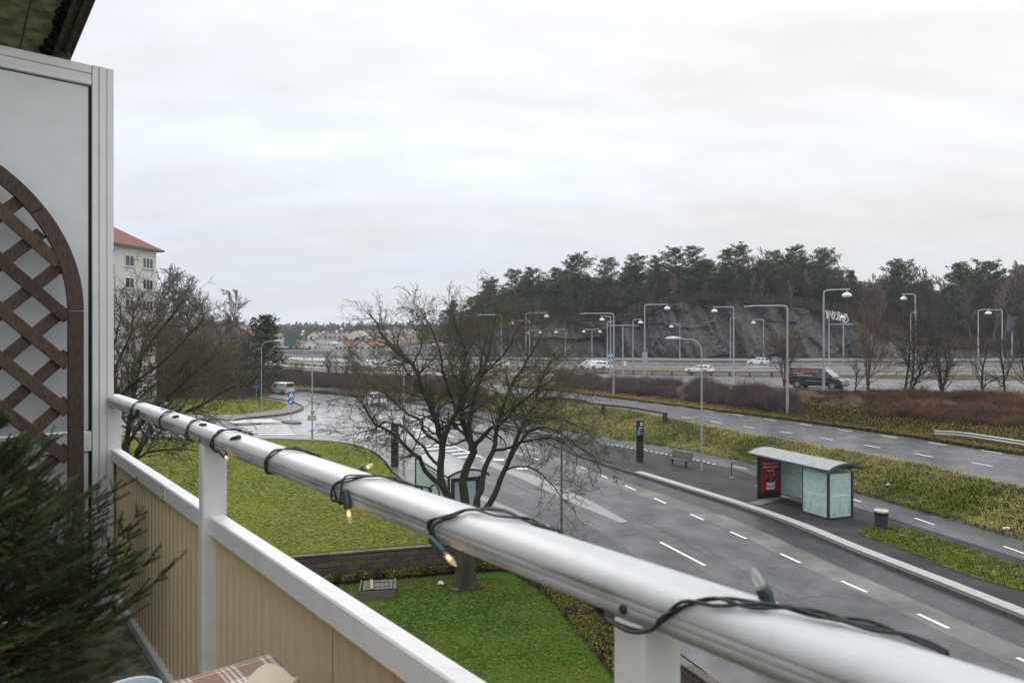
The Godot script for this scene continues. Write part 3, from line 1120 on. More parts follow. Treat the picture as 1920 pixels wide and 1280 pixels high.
# ---------------------------------------------------------------- grass
func tuft_mesh(sd: int, blades: int, height: float, spread: float, lean: float, width: float) -> ArrayMesh:
	var r := RandomNumberGenerator.new()
	r.seed = sd
	var mb := MB.new()
	for i in blades:
		var a := r.randf() * TAU
		var o := Vector3(cos(a), 0, sin(a))
		var base := o * spread * sqrt(r.randf())
		var b := r.randf() * TAU
		var ld := Vector3(cos(b), 0, sin(b))
		var sd2 := Vector3(-ld.z, 0, ld.x) * width * r.randf_range(0.7, 1.3)
		var hh := height * r.randf_range(0.55, 1.1)
		var le := lean * r.randf_range(0.3, 1.2)
		var p1 := base + ld * le * hh * 0.3 + Vector3.UP * hh * 0.6
		var p2 := base + ld * le * hh + Vector3.UP * hh * (0.95 - 0.35 * le)
		var tone := r.randf_range(0.7, 1.25)
		mb.col = Color(tone, tone * r.randf_range(0.95, 1.05), tone)
		mb.quad(base - sd2, base + sd2, p1 + sd2 * 0.7, p1 - sd2 * 0.7)
		mb.tri(p1 - sd2 * 0.7, p1 + sd2 * 0.7, p2)
	for i in mb.n.size():
		mb.n[i] = (mb.n[i] * 0.35 + Vector3.UP).normalized()
	return mb.mesh()


func grass_patch(called: String, poly: Array, y: float, count: int, height: float, tones: Array, parent: Node) -> void:
	var pp := plan(poly)
	var lo := pp[0]
	var hi := pp[0]
	for q in pp:
		lo = Vector2(minf(lo.x, q.x), minf(lo.y, q.y))
		hi = Vector2(maxf(hi.x, q.x), maxf(hi.y, q.y))
	var nz := FastNoiseLite.new()
	nz.seed = 5
	nz.frequency = 0.35
	var places := []
	var cols := []
	var tries := 0
	while places.size() < count and tries < count * 6:
		tries += 1
		var q := Vector3(rng.randf_range(lo.x, hi.x), y, rng.randf_range(lo.y, hi.y))
		if not inside(q, pp):
			continue
		var k := rng.randf_range(0.7, 1.3)
		places.append(Transform3D(Basis(Vector3.UP, rng.randf() * TAU).scaled(Vector3(k, k * rng.randf_range(0.7, 1.2), k)), q - Vector3.UP * 0.01))
		var t := clampf(0.42 + 0.8 * nz.get_noise_2d(q.x, q.z) + 1.15 * nz.get_noise_2d(q.x * 0.25 + 70.0, q.z * 0.25) + rng.randf_range(-0.3, 0.3), 0, 1)
		if rng.randf() < 0.03:
			t = 1.35
		var c: Color = tones[0].srgb_to_linear().lerp(tones[1].srgb_to_linear(), t)
		cols.append(c)
	scatter(called, tuft_mesh(3, 9, height, height * 0.9, 0.7, height * 0.07 + 0.003), M.blade, places, cols, parent)


func bank_grass(parent: Node, lo: Array, hi: Array) -> void:
	var nz := FastNoiseLite.new()
	nz.seed = 8
	nz.frequency = 0.16
	var places := []
	var cols := []
	for i in 30000:
		var u := rng.randf() * 0.62 + 0.0
		var q := bank_point(lo, hi, u, rng.randf_range(0.01, 1.0))
		if q.z > -22 or q.z < -95:
			continue
		var k := rng.randf_range(0.6, 1.5)
		places.append(Transform3D(Basis(Vector3.UP, rng.randf() * TAU).scaled(Vector3(k, k * rng.randf_range(0.6, 1.1), k)), q - Vector3.UP * 0.03))
		var t := clampf(0.5 + 1.1 * nz.get_noise_2d(q.x, q.z) + rng.randf_range(-0.35, 0.35), 0, 1)
		cols.append(Color(0.11, 0.14, 0.03).lerp(Color(0.34, 0.30, 0.115), t))
	scatter("long_grass", tuft_mesh(4, 12, 0.30, 0.2, 1.1, 0.014), M.blade, places, cols, parent)


func build_lawns() -> void:
	# upper lawn beside the street; lower lawn behind the walls
	var up := [P(-60, 19.5), P(-16, 24.2), P(-8.2, 26.35), P(-2.4, 27.95), P(-0.2, 28.6), P(-2.5, 28.9), P(-4.3, 31.2), P(-5.8, 35), P(-6.7, 40.5), P(-7.6, 42.7), P(-8.9, 46.9), P(-11.1, 52), P(-14.1, 55.4), P(-18, 57.0), P(-24, 57.7), P(-40, 58.2), P(-70, 58.4)]
	var ul := structure(put("upper_lawn", raised(up, -1.0, 0.125), M.lawn_mossy))
	var seen := [P(-34, 33), P(-25, 22), P(-16, 24.3), P(-8.2, 26.4), P(-2.4, 28.0), P(-0.2, 28.7), P(-2.5, 29), P(-4.3, 31.3), P(-5.8, 35), P(-6.7, 40.5), P(-7.6, 42.7), P(-8.9, 46.9), P(-11.1, 52), P(-14.1, 55.4), P(-18, 57.0), P(-24, 57.7), P(-34, 58)]
	grass_patch("lawn_grass", seen, 0.125, 72000, 0.056, [lin(0.095, 0.135, 0.022), lin(0.29, 0.262, 0.062)], ul)
	var low := [P(-40, 2), P(7.6, 6), P(6.4, 10), P(4.8, 16.4), P(4.3, 17.5), P(3.55, 21), P(2.55, 25), P(1.0, 28.0), P(-2.4, 27.7), P(-8.2, 26.1), P(-16, 23.9), P(-40, 19)]
	var ll := structure(put("lower_lawn", sheet(low, -1.0), M.lawn_wet))
	var seen2 := [P(-12, 12), P(0, 12), P(4.2, 12), P(4.2, 16.4), P(3.3, 19), P(2.4, 22.5), P(1.0, 26.6), P(-2.4, 27.0), P(-8.2, 25.4), P(-12, 24.4)]
	grass_patch("lawn_grass", seen2, -1.0, 64000, 0.044, [lin(0.050, 0.088, 0.016), lin(0.175, 0.185, 0.042)], ll)


	# bare trodden soil round the trunk
	var ring := []
	var tb := Vector3(-1.787, -1, -25.991)
	for k in 22:
		var a := TAU * k / 22.0
		var rr := 0.62 + 0.13 * sin(a * 3.0 + 1.0) + 0.08 * sin(a * 7.0)
		ring.append(tb + Vector3(cos(a) * rr, 0, sin(a) * rr))
	structure(put("bare_soil", sheet(ring, -0.955), M.brown_soil))
	fallen_leaves("fallen_leaves", ring, -0.95, 90)
	fallen_leaves("fallen_leaves", seen2, -0.985, 700)
	fallen_leaves("fallen_leaves", seen, 0.17, 900)


func fallen_leaves(called: String, poly: Array, y: float, count: int) -> void:
	var pp := plan(poly)
	var lo := pp[0]
	var hi := pp[0]
	for q in pp:
		lo = Vector2(minf(lo.x, q.x), minf(lo.y, q.y))
		hi = Vector2(maxf(hi.x, q.x), maxf(hi.y, q.y))
	var mb := MB.new()
	mb.quad(Vector3(-0.035, 0, -0.02), Vector3(-0.03, 0.006, 0.025), Vector3(0.035, 0.004, 0.018), Vector3(0.025, 0.01, -0.025))
	var places := []
	var cols := []
	var tries := 0
	while places.size() < count and tries < count * 12:
		tries += 1
		var q := Vector3(rng.randf_range(lo.x, hi.x), y, rng.randf_range(lo.y, hi.y))
		if not inside(q, pp):
			continue
		places.append(Transform3D(Basis(Vector3(rng.randf_range(-0.3, 0.3), 1, rng.randf_range(-0.3, 0.3)).normalized(), rng.randf() * TAU) * 1.0, q + Vector3.UP * rng.randf_range(0, 0.03)))
		cols.append(Color(0.16, 0.085, 0.035).lerp(Color(0.30, 0.20, 0.07), rng.randf()) * rng.randf_range(0.5, 1.1))
	tag_stuff(scatter(called, mb.mesh(), M.leaf, places, cols))


func build_retaining_walls() -> void:
	var w1 := tag(thing("retaining_wall", "", "wall"), "long brown block retaining wall below the mossy upper lawn, behind the wooden hatch", "wall")
	block_wall(w1, [P(-15.5, 24.05), P(-8.2, 26.1), P(-2.4, 27.7), P(0.9, 28.45)], -1.0, 0.12, 1.0, 0.46, 0.2, 61)
	var w2 := tag(thing("retaining_wall", "", "wall"), "low brown block wall between the house-side sidewalk and the strip of low shrubs", "wall")
	block_wall(w2, [P(5.85, 12.5), P(4.85, 16.4), P(4.35, 17.5), P(3.6, 21), P(2.6, 25), P(0.9, 28.45)], -1.0, 0.13, -1.0, 0.46, 0.2, 62)


func block_wall(parent: Node, line: Array, y0: float, y1: float, side: float, bw: float, bh: float, sd: int) -> void:
	var r := RandomNumberGenerator.new()
	r.seed = sd
	var n := int(line_length(line) / bw)
	var pts := resample(line, n + 1)
	var courses := int((y1 - y0 - 0.07) / bh)
	var core := MB.new()
	core.col = Color(0.05, 0.045, 0.04)
	for i in n:
		var dn: Vector3 = (pts[i + 1] - pts[i]).normalized()
		core.box((pts[i] + pts[i + 1]) / 2 + Vector3.UP * ((y0 + y1) / 2 - 0.04), Vector3((pts[i + 1] - pts[i]).length() + 0.02, y1 - y0 - 0.1, 0.2), Basis(dn, Vector3.UP, dn.cross(Vector3.UP)))
	put("core", core, M.wall_block, parent)
	var fine := resample(line, 2 * n + 1)
	var rest := MB.new()
	for cidx in courses + 1:
		var i := cidx % 2
		while i + 2 < fine.size():
			var a: Vector3 = fine[i]
			var b: Vector3 = fine[i + 2]
			var dn := (b - a).normalized()
			var mb := MB.new()
			var tone := r.randf_range(0.7, 1.25)
			mb.col = Color(0.150 * tone, 0.108 * tone, 0.078 * tone)
			var hh := bh - 0.012
			var yy := y0 + bh * (cidx + 0.5)
			if cidx == courses:
				hh = 0.07
				yy = y1 - 0.035
				mb.col = Color(0.23 * tone, 0.20 * tone, 0.165 * tone)
			mb.bevel((a + b) / 2 + Vector3.UP * yy, Vector3((b - a).length() - 0.012, hh, 0.26 + r.randf_range(-0.01, 0.02)), 0.012, Basis(dn, Vector3.UP, dn.cross(Vector3.UP)))
			put("wall_block" if cidx < courses else "coping_stone", mb, M.wall_block, parent)
			i += 2


# ---------------------------------------------------------------- rock cutting and the wooded hill behind it
var hill_lines := []


func build_cutting() -> void:
	var top := [Vector3(-35.234, 6.378, -205), Vector3(-17.625, 9.181, -188), Vector3(-8.438, 10.269, -180), Vector3(0, 11.445, -175), Vector3(6.719, 12.466, -172), Vector3(13.281, 12.948, -170), Vector3(23.344, 13.098, -166), Vector3(31.199, 14.413, -163), Vector3(35.438, 15.894, -162), Vector3(38.75, 17.3, -160), Vector3(48.141, 17.928, -158), Vector3(56.422, 16.886, -157), Vector3(65.812, 15.856, -156), Vector3(72.656, 14.597, -155), Vector3(78.203, 12.391, -154), Vector3(87.875, 7.825, -152), Vector3(99.094, 6.295, -151), Vector3(112.5, 5.839, -150), Vector3(159.125, 5.331, -152)]
	var foot := [Vector3(-34.375, 3.6, -200), Vector3(-17.156, 3.8, -183), Vector3(-8.25, 3.9, -176), Vector3(0, 4, -171), Vector3(6.523, 4, -167), Vector3(12.891, 4.1, -165), Vector3(22.5, 4.1, -160), Vector3(30.051, 4.1, -157), Vector3(34.125, 4.1, -156), Vector3(37.297, 4.1, -154), Vector3(46.312, 4.1, -152), Vector3(53.906, 4.1, -150), Vector3(62.859, 4.1, -149), Vector3(69.375, 4.1, -148), Vector3(75.156, 4.1, -148), Vector3(84.984, 4.1, -147), Vector3(96.469, 4.1, -147), Vector3(109.5, 4.1, -146), Vector3(154.938, 4.1, -148)]
	var back := [Vector3(-44.688, 7.081, -260), Vector3(-22.031, 10.503, -235), Vector3(-10.406, 14.197, -222), Vector3(0, 16.363, -215), Vector3(8.203, 17.816, -210), Vector3(16.016, 18.87, -205), Vector3(28.406, 19.978, -202), Vector3(37.898, 21.294, -198), Vector3(42.656, 22.011, -195), Vector3(46.984, 23.153, -194), Vector3(58.5, 23.9, -192), Vector3(68.281, 23.441, -190), Vector3(80.156, 22.847, -190), Vector3(89.062, 21.066, -190), Vector3(95.469, 17.113, -188), Vector3(107.531, 15.275, -186), Vector3(121.406, 14.37, -185), Vector3(138.75, 14.081, -185), Vector3(196.812, 13.588, -188)]
	var rear := [Vector3(-72.188, 1.081, -420), Vector3(-35.625, 9.191, -380), Vector3(-16.875, 18.988, -360), Vector3(0, 24.159, -350), Vector3(13.281, 27.425, -340), Vector3(25.781, 29.698, -330), Vector3(45, 31.3, -320), Vector3(59.336, 33.003, -310), Vector3(67.812, 34.456, -310), Vector3(75.078, 35.909, -310), Vector3(91.406, 36.425, -300), Vector3(107.812, 36.425, -300), Vector3(126.562, 35.487, -300), Vector3(140.625, 33.144, -300), Vector3(152.344, 28.925, -300), Vector3(173.438, 27.753, -300), Vector3(196.875, 27.753, -300), Vector3(225, 28.925, -300), Vector3(314.062, 28.925, -300)]
	var n := 330
	var t2 := smooth_line(top, n)
	var f2 := smooth_line(foot, n)
	hill_lines = [smooth_line(top, 120), smooth_line(back, 120), smooth_line(rear, 120)]
	var big := FastNoiseLite.new()
	big.seed = 3
	big.frequency = 0.09
	big.noise_type = FastNoiseLite.TYPE_CELLULAR
	big.cellular_return_type = FastNoiseLite.RETURN_DISTANCE2_SUB
	big.fractal_type = FastNoiseLite.FRACTAL_NONE
	var slabs := FastNoiseLite.new()
	slabs.seed = 4
	slabs.frequency = 0.13
	slabs.noise_type = FastNoiseLite.TYPE_CELLULAR
	slabs.cellular_return_type = FastNoiseLite.RETURN_CELL_VALUE
	slabs.fractal_type = FastNoiseLite.FRACTAL_NONE
	var fine := FastNoiseLite.new()
	fine.seed = 6
	fine.frequency = 0.35
	fine.fractal_octaves = 4
	var tone := FastNoiseLite.new()
	tone.seed = 10
	tone.frequency = 0.06
	var rows := []
	var m := 52
	var cols := []
	for k in m + 1:
		var v := float(k) / m
		var r := []
		for i in n:
			var q: Vector3 = f2[i].lerp(t2[i], pow(v, 1.0))
			var rise: float = t2[i].y - f2[i].y
			q = f2[i] + (t2[i] - f2[i]) * Vector3(smoothstep(0.0, 1.0, v), v, smoothstep(0.0, 1.0, v))
			var out := Vector3(-q.x, 0, -q.z).normalized()
			var s := i * 0.42
			# joints that lean to the right, as the rock's layers do
			var a := s + q.y * 0.55
			var b := q.y * 0.62 - s * 0.10
			var amp := clampf(rise / 7.0, 0.05, 1.0) * (1.0 if v < 0.999 else 0.4)
			var butt := absf(tone.get_noise_2d(s * 1.15 + q.y * 0.35, 7.0)) * 2.2
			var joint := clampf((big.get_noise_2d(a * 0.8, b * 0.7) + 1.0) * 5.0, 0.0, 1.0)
			var d := 4.6 * minf(butt, 1.0) - 2.0 + 1.9 * slabs.get_noise_2d(a * 0.5, b * 0.75) + 0.8 * slabs.get_noise_2d(a * 1.3 + 50.0, b * 1.7) + 0.9 * joint + 0.7 * fine.get_noise_2d(a * 1.4, b * 0.7)
			d += 0.9 * fine.get_noise_2d(s * 2.6 + q.y * 0.5, q.y * 0.12 + 200.0)
			q += out * d * amp
			q.y += 0.5 * fine.get_noise_2d(s * 0.8, 40.0 + v * 5.0) * amp
			r.append(q)
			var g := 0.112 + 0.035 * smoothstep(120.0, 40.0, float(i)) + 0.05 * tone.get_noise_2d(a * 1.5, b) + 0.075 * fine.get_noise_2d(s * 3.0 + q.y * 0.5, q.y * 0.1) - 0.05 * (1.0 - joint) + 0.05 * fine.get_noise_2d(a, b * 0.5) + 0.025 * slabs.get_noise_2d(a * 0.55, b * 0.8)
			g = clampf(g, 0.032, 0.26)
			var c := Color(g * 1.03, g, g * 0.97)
			var moss := clampf((v - 0.86) * 5.0 + tone.get_noise_2d(s * 0.6, 90.0), 0.0, 1.0)
			c = c.lerp(Color(0.085, 0.075, 0.04), moss * 0.8)
			var stain := clampf(tone.get_noise_2d(s * 0.5, v * 3.0 + 30.0) * 3.0 - 0.9, 0, 1)
			c = c.lerp(Color(0.085, 0.058, 0.042), stain * 0.7)
			cols.append(c)
		rows.append(r)
	var mb := MB.new()
	for k in m:   # faceted, so that the broken faces stay crisp
		for i in n - 1:
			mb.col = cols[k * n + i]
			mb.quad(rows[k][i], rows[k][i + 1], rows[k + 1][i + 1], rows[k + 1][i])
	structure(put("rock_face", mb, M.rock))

	var hill_rows := []
	for L in range(3):
		if L < 2:
			for k in 6:
				var r := []
				for i in 120:
					var q: Vector3 = hill_lines[L][i].lerp(hill_lines[L + 1][i], k / 6.0)
					q.y += 0.6 * fine.get_noise_2d(q.x * 0.3, q.z * 0.3) * minf(k, 1)
					r.append(q)
				hill_rows.append(r)
	hill_rows.append(hill_lines[2])
	var last := []
	for q in hill_lines[2]:
		last.append(Vector3(q.x * 1.5, -1.0, q.z * 1.5))
	hill_rows.append(last)
	var hm := MB.new()
	hm.grid(flipped(hill_rows))
	structure(put("wooded_hill", hm, M.brown_soil))
	# white spray paint on the upper right of the rock
	var gf := thing("graffiti", "white spray-painted scrawl on the upper right end of the rock", "graffiti", Vector3(71.487, 13.826, -150.5))
	var gm := MB.new()
	var gr := RandomNumberGenerator.new()
	gr.seed = 14
	for k in 9:
		var pts := []
		var x0 := -2.3 + k * 0.55
		for j in 7:
			pts.append(Vector3(x0 + gr.randf_range(-0.35, 0.55), 0.9 * sin(j * 1.1 + k) + gr.randf_range(-0.2, 0.2) - 0.22 * x0, 0.03 * k))
		var rad := []
		rad.resize(24)
		rad.fill(0.10)
		gm.tube(smooth_line(pts, 24), rad, 4)
	put("paint", gm, mat("white spray paint", lin(0.62, 0.62, 0.63), 0.8), gf)
	# wire fence along the top of the rock
	var fence := thing("wire_fence", "thin grey wire fence on posts running along the top edge of the rock cutting", "fence")
	var fl := resample([Vector3(28.188, 15.475, -164), Vector3(35.656, 17.087, -163), Vector3(39.744, 18.394, -161.5), Vector3(48.75, 19.175, -160), Vector3(57.141, 18.113, -159), Vector3(66.656, 17.188, -158), Vector3(75.434, 15.659, -157)], 40)
	var pm := MB.new()
	pm.tube([Vector3(0, -0.6, 0), Vector3(0, 1.5, 0)], [0.035, 0.03], 5)
	var pmesh := pm.mesh()
	for q in fl:
		var o := put_mesh("post", pmesh, M.steel, fence)
		o.position = q
	var wires := MB.new()
	for hgt in [0.4, 0.75, 1.1, 1.45]:
		var w := []
		for q in fl:
			w.append(q + Vector3.UP * hgt)
		var rad := []
		rad.resize(w.size())
		rad.fill(0.008)
		wires.tube(w, rad, 3)
	for i in fl.size() - 1:
		for k in 6:
			var q: Vector3 = fl[i].lerp(fl[i + 1], k / 6.0)
			wires.tube([q + Vector3.UP * 0.1, q + Vector3.UP * 1.45], [0.005, 0.005], 3)
	put("mesh_wires", wires, M.steel, fence)


func hill_point(u: float, t: float) -> Vector3:
	if t < 0.5:
		return bank_lin(hill_lines[0], hill_lines[1], u, t * 2.0)
	return bank_lin(hill_lines[1], hill_lines[2], u, t * 2.0 - 1.0)


func bank_lin(lo: Array, hi: Array, u: float, t: float) -> Vector3:
	var f := u * (lo.size() - 1)
	var i := mini(int(f), lo.size() - 2)
	return lo[i].lerp(lo[i + 1], f - i).lerp(hi[i].lerp(hi[i + 1], f - i), t)


# ---------------------------------------------------------------- bus stops
func label_text(called: String, words: String, parent: Node, at: Vector3, B: Basis, size: float, m: Material, bold := false) -> MeshInstance3D:
	var t := TextMesh.new()
	t.text = words
	var f := SystemFont.new()
	f.font_names = PackedStringArray(["Droid Sans"])
	if bold:
		f.font_weight = 700
	t.font = f
	t.font_size = 64
	t.pixel_size = size / 64.0
	t.depth = 0.004
	var o := MeshInstance3D.new()
	o.mesh = t
	o.material_override = m
	o.name = part_name(parent, called)
	parent.add_child(o)
	o.transform = Transform3D(B, at)
	return o


func arch_roof(parent: Node, x0: float, x1: float, z0: float, z1: float, y: float, rise: float, m: Material, edge: Material) -> void:
	var mb := MB.new()
	var up := []
	var dn := []
	var seg := 14
	for i in seg + 1:
		var t := float(i) / seg
		var z := lerpf(z0, z1, t)
		var yy := y + rise * (1.0 - pow(2.0 * t - 1.0, 2.0))
		up.append(Vector3(0, yy + 0.05, z))
		dn.append(Vector3(0, yy, z))
	var ex := Vector3(1, 0, 0)
	var secs := 5
	for i in seg:
		for s in secs:   # sheets with lapped joints
			var xa := lerpf(x0, x1, float(s) / secs) + (0.006 if s > 0 else 0.0)
			var xb := lerpf(x0, x1, float(s + 1) / secs) - (0.006 if s < secs - 1 else 0.0)
			mb.quad(up[i] + ex * xa, up[i + 1] + ex * xa, up[i + 1] + ex * xb, up[i] + ex * xb)
		mb.quad(dn[i] + ex * x0, dn[i] + ex * x1, dn[i + 1] + ex * x1, dn[i + 1] + ex * x0)
	put("roof", mb, m, parent)
	var eb := MB.new()
	for i in seg:
		for xx in [x0, x1]:
			var a := Vector3(xx, (up[i].y + dn[i].y) / 2, up[i].z)
			var b := Vector3(xx, (up[i + 1].y + dn[i + 1].y) / 2, up[i + 1].z)
			var t := (b - a).normalized()
			eb.box((a + b) / 2, Vector3(0.05, 0.1, (b - a).length() + 0.01), Basis(ex, t.cross(ex), t))
	for zz in [z0, z1]:
		eb.bevel(Vector3((x0 + x1) / 2, y + 0.005, zz), Vector3(x1 - x0 + 0.06, 0.11, 0.06), 0.015)
	put("roof_edge", eb, edge, parent)


func poster_picture() -> ImageTexture:
	var w := 256
	var h := 400
	var im := Image.create(w, h, false, Image.FORMAT_RGB8)
	im.fill(Color(0.66, 0.06, 0.07))
	var r := RandomNumberGenerator.new()
	r.seed = 4
	for i in 60:   # a heap of groceries printed above the bag
		var x := r.randi_range(60, 190)
		var y := r.randi_range(215, 290)
		var s := r.randi_range(6, 20)
		im.fill_rect(Rect2i(x, y, s, s), [Color(0.18, 0.06, 0.05), Color(0.12, 0.15, 0.08), Color(0.30, 0.07, 0.06), Color(0.75, 0.7, 0.62), Color(0.08, 0.05, 0.05)][r.randi() % 5])
	im.fill_rect(Rect2i(206, 262, 18, 18), Color(0.9, 0.55, 0.1))
	im.fill_rect(Rect2i(168, 190, 16, 34), Color(0.78, 0.72, 0.6))
	im.fill_rect(Rect2i(74, 300, 120, 82), Color(0.88, 0.90, 0.93))
	return ImageTexture.create_from_image(im)


func build_bus_stops() -> void:
	var green_steel := mat("dark green grey steel", lin(0.075, 0.095, 0.095), 0.4, 0.2)
	var roof_sheet := world_mapped(mat("grey roof sheet", lin(0.42, 0.43, 0.435), 0.5), 1.2)
	roof_sheet.albedo_texture = grey_tex(71, 0.02, 0.6, 1.0, 5)
	var frosted := world_mapped(mat("stained frosted glass", Color.WHITE, 0.3), 1.6)
	frosted.albedo_texture = noise_tex(72, 0.008, [[0.2, lin(0.43, 0.56, 0.53)], [0.5, lin(0.50, 0.65, 0.62)], [0.85, lin(0.55, 0.70, 0.66)]], 3)
	frosted.backlight_enabled = true
	frosted.backlight = Color(0.5, 0.6, 0.58)
	var streak := world_mapped(mat("dirt streaks", Color(0.05, 0.08, 0.075, 0.55), 0.8), 1.0)
	var white_line := mat("glass marking", lin(0.66, 0.70, 0.69), 0.5)
	var post_m := mat("dark brown post", lin(0.035, 0.030, 0.030), 0.45)

	# ---- the near shelter, on the bus platform
	var s := thing("bus_shelter", "arched-roof glass bus shelter with a red poster, on the dark platform beside the litter bin", "bus shelter", P(14.5, 31.25, 0.13), deg_to_rad(110.8))
	var L := 4.65
	var W := 1.42
	for q in [[0.0, 0.0], [L, 0.0], [0.0, W], [L, W]]:
		var mb := MB.new()
		mb.bevel(Vector3(q[0], 1.06, q[1]), Vector3(0.1, 2.12, 0.1), 0.015)
		put("post", mb, post_m, s)
		var cap := MB.new()
		cap.bevel(Vector3(q[0], 2.21, q[1]), Vector3(0.13, 0.18, 0.13), 0.02)
		put("post_cap", cap, M.steel, s)
	arch_roof(s, -0.35, L + 0.4, -0.32, W + 0.30, 2.3, 0.24, roof_sheet, green_steel)
	for zz in [0.0, W]:
		var beam := MB.new()
		beam.bevel(Vector3(L / 2, 2.24, zz), Vector3(L, 0.1, 0.06), 0.01)
		put("beam", beam, green_steel, s)
	for xx in [0.0, L]:
		var tie := MB.new()
		tie.bevel(Vector3(xx, 2.32, W / 2), Vector3(0.06, 0.08, W), 0.01)
		put("tie_beam", tie, green_steel, s)
	# panes: back wall in three, street front in one, near end in one
	for e in [[Vector3(0.85, 1.12, W), Vector3(1.5, 1.9, 0.012)], [Vector3(2.38, 1.12, W), Vector3(1.5, 1.9, 0.012)], [Vector3(3.86, 1.12, W), Vector3(1.38, 1.9, 0.012)], [Vector3(0.82, 1.08, 0.0), Vector3(1.44, 2.0, 0.012)], [Vector3(0.0, 1.08, W / 2), Vector3(0.012, 2.0, 1.26)]]:
		var pane := MB.new()
		pane.box(e[0], e[1])
		var pn := put("pane", pane, frosted, s)
		var band := MB.new()
		var bs: Vector3 = e[1]
		bs.y = 0.05
		bs += Vector3(0.004, 0, 0.004)
		band.box(e[0] + Vector3(0, -0.02, 0), bs * Vector3(0.97 if bs.x > 0.1 else 1.0, 1, 0.97 if bs.z > 0.1 else 1.0))
		put("marking_band", band, white_line, pn)
		var r := RandomNumberGenerator.new()
		r.seed = int(e[0].x * 100)
		var dirt := MB.new()
		for k in 16:
			var hh := r.randf_range(0.08, 0.55)
			var al := r.randf_range(-0.47, 0.47)
			var bsz: Vector3 = e[1]
			var pos: Vector3 = e[0] + Vector3(bsz.x * al if bsz.x > 0.1 else 0.0, -0.95 + hh / 2 + r.randf() * 0.12, bsz.z * al if bsz.z > 0.1 else 0.0)
			dirt.box(pos, Vector3(r.randf_range(0.006, 0.022), hh, 0.017) if bsz.x > 0.1 else Vector3(0.017, hh, r.randf_range(0.006, 0.022)))
		var dm := mat("grime", lin(0.20, 0.27, 0.26), 0.8)
		stuff(put("grime_streaks", dirt, dm, pn))
		var clamp_mb := MB.new()
		clamp_mb.box(e[0] + Vector3(0, -e[1].y / 2 - 0.02, 0), Vector3(maxf(bs.x * 0.98, 0.03), 0.04, maxf(bs.z * 0.98, 0.03)))
		put("sill_rail", clamp_mb, green_steel, pn)
	# clear vertical profile and information board on the back wall
	var board := MB.new()
	board.bevel(Vector3(1.72, 1.62, W - 0.05), Vector3(0.80, 0.86, 0.05), 0.01)
	var bd := put("notice_board", board, post_m, s)
	var paper := MB.new()
	paper.box(Vector3(1.72, 1.62, W - 0.078), Vector3(0.72, 0.78, 0.006))
	var pm := mat("timetable paper", Color.WHITE, 0.6)
	pm.albedo_texture = noise_tex(73, 0.05, [[0.2, Color(0.55, 0.56, 0.60)], [0.7, Color(0.80, 0.81, 0.84)]], 5, 256)
	put("paper", paper, pm, bd)
	var bluestrip := MB.new()
	bluestrip.box(Vector3(1.58, 1.27, W - 0.082), Vector3(0.36, 0.09, 0.006))
	put("blue_strip", bluestrip, M.blue_sign, bd)
	var mull := MB.new()
	mull.bevel(Vector3(1.56, 1.1, 0.0), Vector3(0.05, 2.1, 0.05), 0.01)
	put("mullion", mull, post_m, s)
	var seat := MB.new()
	seat.bevel(Vector3(1.1, 0.48, W - 0.28), Vector3(1.5, 0.05, 0.36), 0.012)
	put("seat", seat, M.dark_steel, s)
	for xx in [0.5, 1.7]:
		var leg := MB.new()
		leg.bevel(Vector3(xx, 0.23, W - 0.28), Vector3(0.06, 0.46, 0.3), 0.01)
		put("leg", leg, M.dark_steel, s)
	# lit-poster case filling the far end
	var case_mb := MB.new()
	case_mb.bevel(Vector3(L - 0.02, 1.19, W / 2), Vector3(0.2, 2.0, 1.28), 0.02)
	var ca := put("poster_case", case_mb, post_m, s)
	var plinth := MB.new()
	plinth.bevel(Vector3(L - 0.02, 0.13, W / 2), Vector3(0.24, 0.26, 1.3), 0.01)
	put("plinth", plinth, M.black, ca)
	var sheet_mb := MB.new()
	sheet_mb.quad(Vector3(L - 0.128, 0.36, 0.10), Vector3(L - 0.128, 0.36, W - 0.16), Vector3(L - 0.128, 2.10, W - 0.16), Vector3(L - 0.128, 2.10, 0.10))
	var poster_mat := mat("printed poster", Color.WHITE, 0.3)
	poster_mat.albedo_texture = poster_picture()
	var po := put("poster", sheet_mb, poster_mat, ca)
	var B := Basis(Vector3(0, 0, 1), Vector3.UP, Vector3(-1, 0, 0))
	var wl := mat("poster lettering", lin(0.78, 0.76, 0.74), 0.5)
	label_text("lettering", "Låt inte priset", po, Vector3(L - 0.131, 1.80, 0.69), B, 0.155, wl, true)
	label_text("lettering", "sätta klappar", po, Vector3(L - 0.131, 1.62, 0.69), B, 0.155, wl, true)
	label_text("lettering", "i julen.", po, Vector3(L - 0.131, 1.44, 0.69), B, 0.155, wl, true)
	label_text("bag_lettering", "WILLYS", po, Vector3(L - 0.131, 0.60, 0.69), B, 0.13, mat("bag print", lin(0.12, 0.03, 0.05), 0.5), true)

	# ---- the shelter across the street, half hidden by the tree
	var s2 := thing("bus_shelter", "green glass bus shelter half hidden behind the bare tree on the house-side sidewalk", "bus shelter", P(-2.75, 29.7, 0.11), deg_to_rad(112.7))
	var L2 := 5.6
	for q in [[0.0, 0.0], [L2, 0.0], [0.0, 1.4], [L2, 1.4]]:
		var mb := MB.new()
		mb.bevel(Vector3(q[0], 1.12, q[1]), Vector3(0.1, 2.24, 0.1), 0.015)
		put("post", mb, post_m, s2)
	arch_roof(s2, -0.3, L2 - 0.6, -0.12, 1.75, 2.32, 0.26, roof_sheet, green_steel)
	for k in 4:
		var pane := MB.new()
		pane.box(Vector3(0.75 + k * 1.37, 1.15, 0.0), Vector3(1.32, 1.95, 0.014))
		put("pane", pane, frosted, s2)
	var adc := MB.new()
	adc.bevel(Vector3(0.0, 1.2, 0.72), Vector3(0.18, 2.0, 1.22), 0.02)
